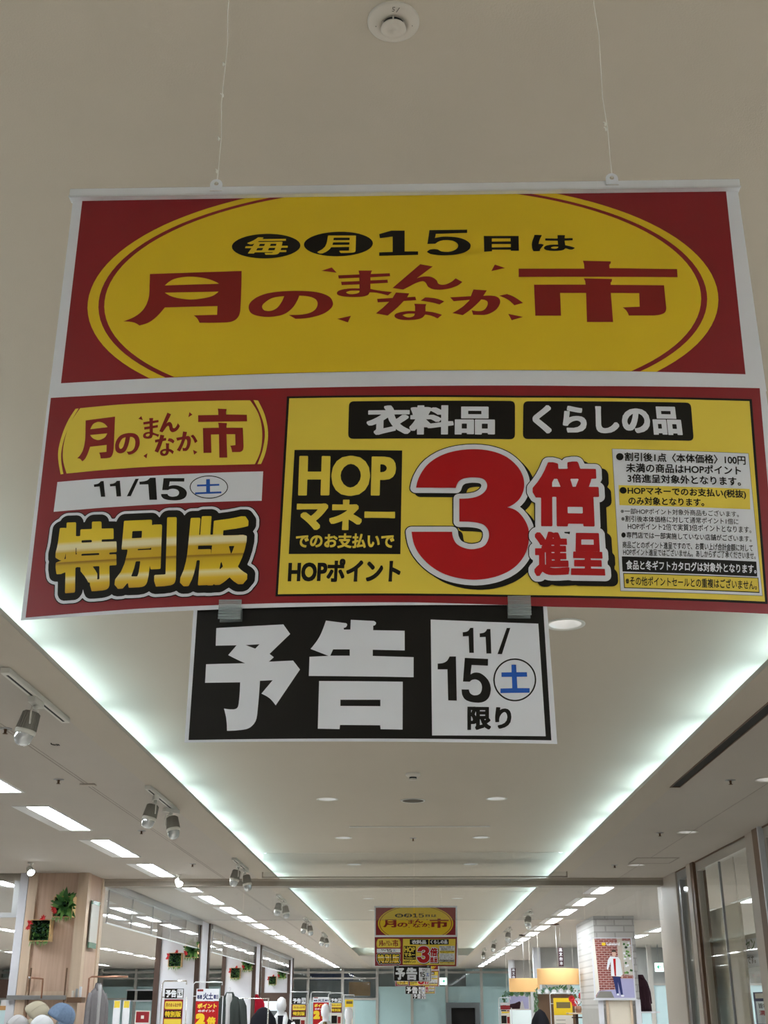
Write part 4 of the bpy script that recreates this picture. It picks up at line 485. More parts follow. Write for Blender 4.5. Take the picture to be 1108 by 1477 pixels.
 ('poly','redp',3,[[(-0.3145,0.7418),(-0.3088,0.7406),(-0.3098,0.7339),(-0.3089,0.7341),(-0.308,0.7342),(-0.307,0.7342),(-0.3061,0.734),(-0.3052,0.7337),(-0.3047,0.7333),(-0.3042,0.7328),(-0.3038,0.7322),(-0.3033,0.7313),(-0.303,0.7303),(-0.3027,0.7294),(-0.3025,0.7284),(-0.3024,0.7273),(-0.3023,0.7262),(-0.3023,0.7251),(-0.3024,0.7234),(-0.3025,0.7217),(-0.3027,0.7202),(-0.303,0.7187),(-0.3033,0.7173),(-0.3037,0.716),(-0.3041,0.7149),(-0.3046,0.7139),(-0.3052,0.713),(-0.3057,0.7122),(-0.3061,0.7116),(-0.3066,0.7113),(-0.307,0.711),(-0.3075,0.7107),(-0.308,0.7105),(-0.3124,0.7108),(-0.3133,0.7162),(-0.3126,0.7158),(-0.3119,0.7155),(-0.3113,0.7153),(-0.3106,0.7152),(-0.3099,0.7152),(-0.3095,0.7154),(-0.3091,0.7157),(-0.3087,0.7161),(-0.3084,0.7166),(-0.3081,0.7173),(-0.3078,0.7183),(-0.3076,0.7194),(-0.3074,0.7206),(-0.3073,0.7219),(-0.3073,0.7233),(-0.3073,0.7241),(-0.3074,0.7251),(-0.3075,0.726),(-0.3077,0.7269),(-0.3079,0.7275),(-0.3083,0.7283),(-0.3088,0.7288),(-0.3093,0.7291),(-0.3098,0.7293),(-0.3103,0.7294),(-0.3109,0.7272),(-0.3115,0.7249),(-0.3121,0.7228),(-0.3127,0.7206),(-0.3133,0.7186),(-0.314,0.7168),(-0.3146,0.7151),(-0.3152,0.7135),(-0.3159,0.7119),(-0.3166,0.7103),(-0.3211,0.7129),(-0.3203,0.7143),(-0.3196,0.7157),(-0.3189,0.7172),(-0.3182,0.7188),(-0.3175,0.7205),(-0.3169,0.722),(-0.3164,0.7237),(-0.316,0.7254),(-0.3155,0.7272),(-0.3151,0.729),(-0.3216,0.7274),(-0.3234,0.7321),(-0.315,0.7335)]],{}),
 ('poly','redp',3,[[(-0.3032,0.7339),(-0.3001,0.736),(-0.2995,0.7355),(-0.2989,0.7349),(-0.2983,0.7342),(-0.2977,0.7335),(-0.2971,0.7327),(-0.2962,0.7313),(-0.2953,0.7298),(-0.2945,0.7283),(-0.2936,0.7267),(-0.2928,0.7251),(-0.2962,0.7223),(-0.2968,0.7238),(-0.2974,0.7252),(-0.298,0.7266),(-0.2986,0.728),(-0.2993,0.7291),(-0.3,0.7303),(-0.3008,0.7313),(-0.3016,0.7322),(-0.3024,0.7331)]],{}),
 ('poly','redp',3,[[(-0.3805,0.7658),(-0.3766,0.7698),(-0.3738,0.7632)]],{}),
 ('poly','redp',3,[[(-0.3679,0.7062),(-0.3626,0.7099),(-0.3631,0.7019)]],{}),
 ('poly','redp',3,[[(-0.3077,0.7726),(-0.3031,0.7682),(-0.3086,0.7644)]],{}),
 ('poly','redp',3,[[(-0.2981,0.7119),(-0.2918,0.7081),(-0.2961,0.7042)]],{}),
 ('poly','white',2,[[(-0.4882,0.6737),(-0.4743,0.674),(-0.4605,0.6743),(-0.4467,0.6746),(-0.433,0.6748),(-0.4193,0.6749),(-0.4011,0.6749),(-0.383,0.6749),(-0.3649,0.6749),(-0.3469,0.6748),(-0.329,0.6748),(-0.3141,0.6748),(-0.2992,0.6748),(-0.2844,0.6748),(-0.2696,0.6748),(-0.2548,0.6748),(-0.2435,0.6747),(-0.2322,0.6746),(-0.2209,0.6744),(-0.2097,0.6743),(-0.1984,0.6741),(-0.1983,0.6293),(-0.209,0.6295),(-0.2197,0.6297),(-0.2305,0.6299),(-0.2413,0.6301),(-0.252,0.6302),(-0.2666,0.6303),(-0.2813,0.6304),(-0.2959,0.6305),(-0.3106,0.6306),(-0.3254,0.6306),(-0.3431,0.6305),(-0.3609,0.6305),(-0.3788,0.6304),(-0.3968,0.6302),(-0.4148,0.6301),(-0.4294,0.6299),(-0.4441,0.6296),(-0.4589,0.6293),(-0.4737,0.629),(-0.4885,0.6287)]],{}),
 ('poly','black',3,[[(-0.4253,0.6705),(-0.4212,0.6706),(-0.4166,0.6465),(-0.4225,0.6466),(-0.4262,0.6626),(-0.4339,0.6623),(-0.4348,0.6662),(-0.4334,0.6663),(-0.4321,0.6664),(-0.4308,0.6665),(-0.4296,0.6668),(-0.4285,0.6672),(-0.4276,0.6677),(-0.4269,0.6683),(-0.4263,0.669),(-0.4258,0.6697)]],{}),
 ('poly','black',3,[[(-0.4024,0.6696),(-0.3979,0.6696),(-0.3939,0.6456),(-0.4003,0.6457),(-0.4034,0.6619),(-0.4111,0.6616),(-0.4118,0.6653),(-0.4105,0.6654),(-0.4091,0.6655),(-0.4078,0.6656),(-0.4066,0.6659),(-0.4055,0.6663),(-0.4046,0.6668),(-0.4039,0.6674),(-0.4034,0.6681),(-0.4029,0.6688)]],{}),
 ('poly','black',3,[[(-0.376,0.6711),(-0.3712,0.6711),(-0.3802,0.645),(-0.3858,0.645)]],{}),
 ('poly','black',3,[[(-0.3555,0.6715),(-0.3475,0.6712),(-0.3428,0.6374),(-0.3534,0.6379),(-0.3571,0.6616),(-0.3694,0.662),(-0.37,0.6664),(-0.3679,0.6664),(-0.3658,0.6665),(-0.3638,0.6666),(-0.362,0.6669),(-0.3602,0.6674),(-0.3589,0.668),(-0.3579,0.6687),(-0.357,0.6696),(-0.3562,0.6705)]],{}),
 ('poly','black',3,[[(-0.3363,0.6699),(-0.3071,0.6684),(-0.3068,0.6631),(-0.3271,0.6642),(-0.3278,0.657),(-0.3268,0.6573),(-0.3257,0.6577),(-0.3246,0.6579),(-0.3235,0.6581),(-0.3223,0.6582),(-0.3207,0.6582),(-0.3191,0.6581),(-0.3175,0.6579),(-0.316,0.6576),(-0.3145,0.6572),(-0.3125,0.6563),(-0.3106,0.6554),(-0.3087,0.6543),(-0.3071,0.6532),(-0.3056,0.652),(-0.3045,0.6508),(-0.3035,0.6496),(-0.3028,0.6483),(-0.3022,0.6469),(-0.3019,0.6456),(-0.3018,0.6442),(-0.302,0.6428),(-0.3023,0.6414),(-0.3029,0.6401),(-0.3038,0.6388),(-0.3047,0.6379),(-0.3058,0.6371),(-0.3072,0.6365),(-0.3086,0.6359),(-0.3102,0.6355),(-0.3121,0.6352),(-0.3141,0.6351),(-0.3162,0.635),(-0.3182,0.6351),(-0.3203,0.6353),(-0.3225,0.6355),(-0.3248,0.6358),(-0.3271,0.6362),(-0.3293,0.6368),(-0.3314,0.6375),(-0.3327,0.638),(-0.3338,0.6387),(-0.3347,0.6395),(-0.3356,0.6404),(-0.3363,0.6413),(-0.3369,0.6421),(-0.3373,0.643),(-0.3375,0.6439),(-0.3377,0.6449),(-0.3378,0.6458),(-0.3288,0.6454),(-0.3285,0.6448),(-0.3283,0.6442),(-0.3279,0.6436),(-0.3274,0.6431),(-0.3268,0.6426),(-0.3259,0.6421),(-0.3249,0.6416),(-0.3239,0.6412),(-0.3227,0.641),(-0.3216,0.6408),(-0.3202,0.6408),(-0.3187,0.6409),(-0.3173,0.6411),(-0.316,0.6414),(-0.315,0.6419),(-0.3141,0.6427),(-0.3134,0.6435),(-0.313,0.6444),(-0.3128,0.6454),(-0.3128,0.6464),(-0.3129,0.6473),(-0.3132,0.6482),(-0.3137,0.649),(-0.3144,0.6499),(-0.3152,0.6507),(-0.3161,0.6513),(-0.3172,0.6518),(-0.3184,0.6523),(-0.3197,0.6526),(-0.321,0.6529),(-0.322,0.653),(-0.3231,0.653),(-0.3241,0.6529),(-0.3251,0.6527),(-0.3261,0.6525),(-0.3266,0.6524),(-0.327,0.6521),(-0.3274,0.6519),(-0.3278,0.6516),(-0.3282,0.6513),(-0.3367,0.6517)]],{}),
 ('poly','black',3,[[(-0.2455,0.6518),(-0.2456,0.6496),(-0.2461,0.6473),(-0.2471,0.6452),(-0.2485,0.6432),(-0.2503,0.6414),(-0.2524,0.6398),(-0.2549,0.6384),(-0.2577,0.6373),(-0.2608,0.6364),(-0.264,0.6358),(-0.2673,0.6355),(-0.2708,0.6355),(-0.2742,0.6359),(-0.2777,0.6365),(-0.281,0.6373),(-0.2842,0.6385),(-0.2871,0.6399),(-0.2899,0.6415),(-0.2923,0.6434),(-0.2944,0.6454),(-0.296,0.6475),(-0.2973,0.6497),(-0.2982,0.652),(-0.2986,0.6543),(-0.2985,0.6566),(-0.298,0.6588),(-0.297,0.661),(-0.2956,0.6629),(-0.2938,0.6648),(-0.2917,0.6664),(-0.2891,0.6678),(-0.2863,0.6689),(-0.2833,0.6698),(-0.28,0.6704),(-0.2766,0.6707),(-0.2731,0.6707),(-0.2696,0.6704),(-0.2662,0.6698),(-0.2629,0.6689),(-0.2597,0.6677),(-0.2567,0.6663),(-0.254,0.6646),(-0.2516,0.6628),(-0.2496,0.6608),(-0.2479,0.6587),(-0.2467,0.6564),(-0.2458,0.6541)],[(-0.2467,0.6519),(-0.2467,0.6498),(-0.2473,0.6477),(-0.2482,0.6458),(-0.2495,0.6439),(-0.2513,0.6422),(-0.2533,0.6408),(-0.2557,0.6395),(-0.2584,0.6384),(-0.2613,0.6376),(-0.2644,0.6371),(-0.2676,0.6368),(-0.2709,0.6368),(-0.2742,0.6371),(-0.2774,0.6377),(-0.2806,0.6385),(-0.2837,0.6396),(-0.2865,0.6409),(-0.2891,0.6424),(-0.2914,0.6441),(-0.2934,0.646),(-0.295,0.6479),(-0.2962,0.65),(-0.297,0.6521),(-0.2974,0.6543),(-0.2973,0.6564),(-0.2968,0.6584),(-0.2959,0.6604),(-0.2946,0.6622),(-0.2928,0.6639),(-0.2907,0.6654),(-0.2883,0.6667),(-0.2856,0.6678),(-0.2827,0.6686),(-0.2796,0.6691),(-0.2764,0.6694),(-0.273,0.6694),(-0.2697,0.6691),(-0.2664,0.6685),(-0.2632,0.6677),(-0.2602,0.6666),(-0.2574,0.6653),(-0.2548,0.6638),(-0.2525,0.662),(-0.2505,0.6602),(-0.249,0.6582),(-0.2478,0.6561),(-0.247,0.654)]],{}),
 ('text','blue',3,'土',[(-0.2914,0.6653),(-0.2563,0.665),(-0.254,0.6428),(-0.2904,0.6429)],{'w':(0.03,0.02)}),
 ('text','gold',7,'特',[(-0.4819,0.6114),(-0.397,0.6083),(-0.3854,0.5085),(-0.473,0.5077)],{'w':(0.045,0.045),'group':'tok'}),
 ('text','gold',7,'別',[(-0.3909,0.6109),(-0.3129,0.6095),(-0.3064,0.5099),(-0.39,0.5095)],{'w':(0.045,0.045),'group':'tok'}),
 ('text','gold',7,'版',[(-0.2998,0.6096),(-0.2133,0.6072),(-0.2117,0.508),(-0.3012,0.5083)],{'w':(0.045,0.045),'group':'tok'}),
 ('halo','black',6,'tok',0.0105),
 ('halo','white',5,'tok',0.0145),
 ('halo','black',4,'tok',0.0158),
 ('poly','black',4,[[(-0.0828,0.7736),(-0.0825,0.7766),(-0.0817,0.7789),(-0.0802,0.7805),(-0.0782,0.7815),(-0.0757,0.7818),(0.1418,0.7805),(0.1443,0.7802),(0.1463,0.7793),(0.1476,0.7776),(0.1483,0.7753),(0.1485,0.7723),(0.1463,0.7269),(0.1459,0.724),(0.1449,0.7217),(0.1434,0.7201),(0.1414,0.7191),(0.1389,0.7188),(-0.0761,0.7212),(-0.0787,0.7216),(-0.0806,0.7226),(-0.082,0.7242),(-0.0828,0.7265),(-0.0831,0.7295)]],{}),
 ('text','white',5,'衣料品',[(-0.0571,0.7742),(0.1205,0.7729),(0.1186,0.726),(-0.058,0.7267)],{'w':(0.045,0.036)}),
 ('poly','black',4,[[(0.16,0.7718),(0.1605,0.7748),(0.1614,0.7771),(0.163,0.7788),(0.165,0.7797),(0.1676,0.7801),(0.3889,0.7825),(0.3915,0.7822),(0.3935,0.7813),(0.3948,0.7797),(0.3956,0.7775),(0.3958,0.7746),(0.394,0.7299),(0.3936,0.7271),(0.3927,0.7248),(0.3912,0.7232),(0.3892,0.7222),(0.3866,0.7218),(0.1637,0.7194),(0.1612,0.7197),(0.1593,0.7207),(0.158,0.7223),(0.1573,0.7245),(0.1572,0.7274)]],{}),
 ('text','white',5,'くらしの品',[(0.1733,0.7734),(0.379,0.7754),(0.3791,0.7301),(0.1701,0.7275)],{'w':(0.045,0.04)}),
 ('poly','black',4,[[(-0.1565,0.7058),(-0.0088,0.7017),(-0.012,0.5461),(-0.1585,0.5494)]],{}),
 ('text','yellow2',5,'HOP',[(-0.1495,0.6968),(-0.017,0.6924),(-0.0184,0.6313),(-0.1492,0.6345)],{'w':(0.045,0.03)}),
 ('text','yellow2',5,'マネー',[(-0.1502,0.6283),(-0.0185,0.6261),(-0.0192,0.5797),(-0.1506,0.5842)],{'w':(0.05,0.05)}),
 ('text','yellow2',5,'でのお支払いで',[(-0.1497,0.5784),(-0.0195,0.576),(-0.0205,0.5542),(-0.1502,0.5575)],{'w':(0.034,0.034)}),
 ('text','black',4,'HOPポイント',[(-0.1582,0.5425),(-0.0108,0.5388),(-0.0128,0.5067),(-0.1585,0.5089)],{'w':(0.045,0.035)}),
 ('poly','red3',9,[[(0.0094,0.6434),(0.0101,0.6467),(0.0107,0.65),(0.0115,0.6532),(0.0125,0.6564),(0.0137,0.6595),(0.0155,0.6634),(0.0175,0.6673),(0.0197,0.671),(0.0221,0.6746),(0.0247,0.6779),(0.0277,0.6811),(0.0309,0.6839),(0.0342,0.6866),(0.0377,0.689),(0.0413,0.6912),(0.0452,0.6933),(0.0493,0.6951),(0.0534,0.6967),(0.0577,0.6981),(0.0619,0.6992),(0.0665,0.7003),(0.0712,0.7011),(0.0758,0.7017),(0.0805,0.7021),(0.0852,0.7023),(0.0899,0.7024),(0.0945,0.7022),(0.0992,0.7019),(0.1038,0.7013),(0.1084,0.7005),(0.1128,0.6994),(0.1172,0.6981),(0.1216,0.6965),(0.1258,0.6946),(0.1298,0.6924),(0.1334,0.6901),(0.1367,0.6874),(0.1398,0.6845),(0.1428,0.6813),(0.1455,0.6779),(0.1476,0.6749),(0.1495,0.6717),(0.1511,0.6683),(0.1525,0.6647),(0.1536,0.6611),(0.1543,0.6578),(0.1547,0.6545),(0.1548,0.6511),(0.1547,0.6477),(0.1544,0.6443),(0.1538,0.6412),(0.1529,0.638),(0.1518,0.635),(0.1505,0.632),(0.149,0.6292),(0.1476,0.6269),(0.146,0.6249),(0.1443,0.6229),(0.1424,0.6212),(0.1405,0.6195),(0.1386,0.6181),(0.1366,0.6168),(0.1346,0.6157),(0.1325,0.6147),(0.1304,0.6137),(0.1329,0.6131),(0.1354,0.6124),(0.1377,0.6116),(0.14,0.6105),(0.1421,0.6091),(0.1445,0.607),(0.1467,0.6046),(0.1487,0.602),(0.1505,0.5993),(0.1521,0.5964),(0.1536,0.5934),(0.1548,0.5903),(0.1559,0.587),(0.1566,0.5837),(0.1571,0.5803),(0.1573,0.5763),(0.1573,0.5722),(0.1569,0.5681),(0.1563,0.564),(0.1555,0.56),(0.1545,0.556),(0.1532,0.5521),(0.1517,0.5483),(0.1499,0.5447),(0.148,0.5412),(0.1456,0.5376),(0.143,0.5342),(0.1402,0.531),(0.1373,0.5281),(0.1341,0.5254),(0.1304,0.5227),(0.1265,0.5202),(0.1225,0.5181),(0.1183,0.5162),(0.1142,0.5145),(0.1095,0.5129),(0.1049,0.5117),(0.1002,0.5106),(0.0954,0.5098),(0.0907,0.5093),(0.086,0.509),(0.0813,0.509),(0.0767,0.5093),(0.0721,0.5097),(0.0674,0.5104),(0.063,0.5112),(0.0586,0.5122),(0.0542,0.5134),(0.0499,0.5149),(0.0456,0.5166),(0.0418,0.5184),(0.0381,0.5205),(0.0345,0.5228),(0.031,0.5253),(0.0277,0.528),(0.0246,0.5308),(0.0216,0.5338),(0.0188,0.537),(0.0161,0.5403),(0.0136,0.5438),(0.0117,0.5467),(0.01,0.5498),(0.0085,0.553),(0.0071,0.5563),(0.0059,0.5597),(0.005,0.5632),(0.0043,0.5668),(0.0037,0.5704),(0.0033,0.5741),(0.0029,0.5778),(0.0562,0.5775),(0.0563,0.5756),(0.0564,0.5736),(0.0567,0.5718),(0.057,0.5699),(0.0575,0.5681),(0.0582,0.5662),(0.059,0.5643),(0.0599,0.5625),(0.061,0.5609),(0.0623,0.5594),(0.0641,0.5579),(0.0661,0.5565),(0.0682,0.5554),(0.0704,0.5544),(0.0726,0.5537),(0.0749,0.553),(0.0772,0.5526),(0.0796,0.5523),(0.082,0.5523),(0.0843,0.5525),(0.0871,0.553),(0.0899,0.5536),(0.0926,0.5544),(0.0952,0.5556),(0.0976,0.5572),(0.0994,0.5589),(0.1008,0.561),(0.102,0.5633),(0.103,0.5657),(0.1038,0.5682),(0.1043,0.5705),(0.1045,0.5729),(0.1045,0.5753),(0.1043,0.5776),(0.1037,0.5799),(0.1029,0.5819),(0.1018,0.5837),(0.1005,0.5854),(0.0991,0.5868),(0.0974,0.5881),(0.0952,0.5892),(0.0929,0.5901),(0.0905,0.5907),(0.0881,0.5912),(0.0856,0.5916),(0.0818,0.592),(0.0778,0.5923),(0.0739,0.5924),(0.07,0.5924),(0.0661,0.5924),(0.067,0.6264),(0.0699,0.6264),(0.0728,0.6265),(0.0757,0.6267),(0.0786,0.6269),(0.0815,0.6273),(0.084,0.6277),(0.0864,0.6283),(0.0889,0.6289),(0.0913,0.6298),(0.0936,0.6309),(0.0957,0.6322),(0.0977,0.6337),(0.0996,0.6354),(0.1013,0.6373),(0.1028,0.6394),(0.1037,0.6411),(0.1043,0.6429),(0.1047,0.6448),(0.1049,0.6467),(0.1047,0.6485),(0.1043,0.6504),(0.1035,0.6521),(0.1025,0.6537),(0.1013,0.6551),(0.0999,0.6562),(0.0977,0.6572),(0.0953,0.6579),(0.0928,0.6583),(0.0903,0.6585),(0.0879,0.6586),(0.0851,0.6586),(0.0824,0.6585),(0.0797,0.6582),(0.077,0.6577),(0.0743,0.6571),(0.0726,0.6565),(0.071,0.6557),(0.0694,0.6547),(0.0679,0.6535),(0.0666,0.6522),(0.0655,0.6505),(0.0646,0.6487),(0.0638,0.6468),(0.0632,0.6448),(0.0626,0.6427)]],{'group':'san'}),
 ('halo','white',7,'san',0.0078),
 ('halo','black',6,'san',0.0092),
 ('halo','black',5,'san',0.0082,(0.006,-0.0055)),
 ('text','red3',12,'倍',[(0.1681,0.6828),(0.2565,0.6849),(0.2527,0.5865),(0.1622,0.5857)],{'w':(0.05,0.045),'group':'bai'}),
 ('text','red3',12,'進',[(0.1644,0.5781),(0.2084,0.5782),(0.2068,0.516),(0.1609,0.5144)],{'w':(0.05,0.04),'group':'bai'}),
 ('text','red3',12,'呈',[(0.2142,0.5771),(0.2547,0.5775),(0.2534,0.5168),(0.2084,0.5166)],{'w':(0.05,0.04),'group':'bai'}),
 ('halo','white',11,'bai',0.0078),
 ('halo','black',10,'bai',0.009),
 ('halo','black',8,'bai',0.008,(0.0085,-0.0065)),
 ('poly','grey',4,[[(0.2781,0.7062),(0.4691,0.706),(0.4615,0.4972),(0.2716,0.4963)]],{}),
 ('poly','white',5,[[(0.2787,0.7055),(0.4683,0.7052),(0.4609,0.4978),(0.2723,0.497)]],{}),
 ('poly','yellow2',6,[[(0.2825,0.6501),(0.4634,0.6512),(0.4605,0.6209),(0.2812,0.62)]],{}),
 ('poly','black',6,[[(0.2777,0.5454),(0.459,0.5452),(0.4575,0.5239),(0.2768,0.5238)]],{}),
 ('poly','black',6,[[(0.2775,0.5219),(0.4589,0.5224),(0.4576,0.5011),(0.2768,0.5006)]],{}),
 ('poly','yellow2',7,[[(0.2783,0.5206),(0.4578,0.5214),(0.4568,0.5024),(0.2778,0.5016)]],{}),
 ('text','black',7,'●割引後1点〈本体価格〉100円',[(0.2834,0.7006),(0.4636,0.7015),(0.4625,0.6873),(0.2822,0.687)],{'w':(0.022,0.022),'small':1}),
 ('text','black',7,'未満の商品はHOPポイント',[(0.2956,0.6842),(0.4551,0.6852),(0.454,0.6715),(0.2943,0.6697)],{'w':(0.022,0.022),'small':1}),
 ('text','black',7,'3倍進呈対象外となります。',[(0.296,0.6676),(0.4521,0.6686),(0.452,0.6551),(0.2951,0.6543)],{'w':(0.022,0.022),'small':1}),
 ('text','black',7,'●HOPマネーでのお支払い(税抜)',[(0.2836,0.6484),(0.4577,0.6492),(0.4566,0.6354),(0.2827,0.6345)],{'w':(0.024,0.024),'small':1}),
 ('text','black',7,'のみ対象となります。',[(0.2942,0.6331),(0.3976,0.634),(0.3969,0.6224),(0.2937,0.621)],{'w':(0.022,0.022),'small':1}),
 ('text','black',7,'※一部HOPポイント対象外商品もございます。',[(0.2823,0.6156),(0.4434,0.6173),(0.443,0.6085),(0.2816,0.607)],{'w':(0,0),'small':1}),
 ('text','black',7,'※割引後本体価格に対して通常ポイント1倍に',[(0.2823,0.6047),(0.442,0.6061),(0.4409,0.5973),(0.2815,0.5955)],{'w':(0,0),'small':1}),
 ('text','black',7,'HOPポイント2倍で実質3倍ポイントとなります。',[(0.2897,0.5941),(0.4583,0.5958),(0.4573,0.5857),(0.2892,0.5843)],{'w':(0,0),'small':1}),
 ('text','black',7,'●専門店では一部実施していない店舗がございます。',[(0.2802,0.581),(0.4565,0.582),(0.456,0.573),(0.2794,0.5716)],{'w':(0.008,0.008),'small':1}),
 ('text','black',7,'商品ごとのポイント進呈ですので、お買い上げ合計金額に対して',[(0.2805,0.567),(0.4571,0.5694),(0.4557,0.5591),(0.2797,0.557)],{'w':(0.012,0.012),'small':1}),
 ('text','black',7,'HOPポイント進呈ではございません。あしからずご了承くださいませ。',[(0.2803,0.5567),(0.4595,0.559),(0.4585,0.5484),(0.2797,0.5468)],{'w':(0.012,0.012),'small':1}),
 ('text','white',7,'食品と冬ギフトカタログは対象外となります。',[(0.2828,0.5403),(0.4581,0.5409),(0.4567,0.5278),(0.2819,0.5266)],{'w':(0.022,0.022),'small':1}),
 ('text','black',8,'※その他ポイントセールとの重複はございません。',[(0.2801,0.5174),(0.4558,0.5184),(0.4544,0.5051),(0.2793,0.5045)],{'w':(0.014,0.014),'small':1}),
]
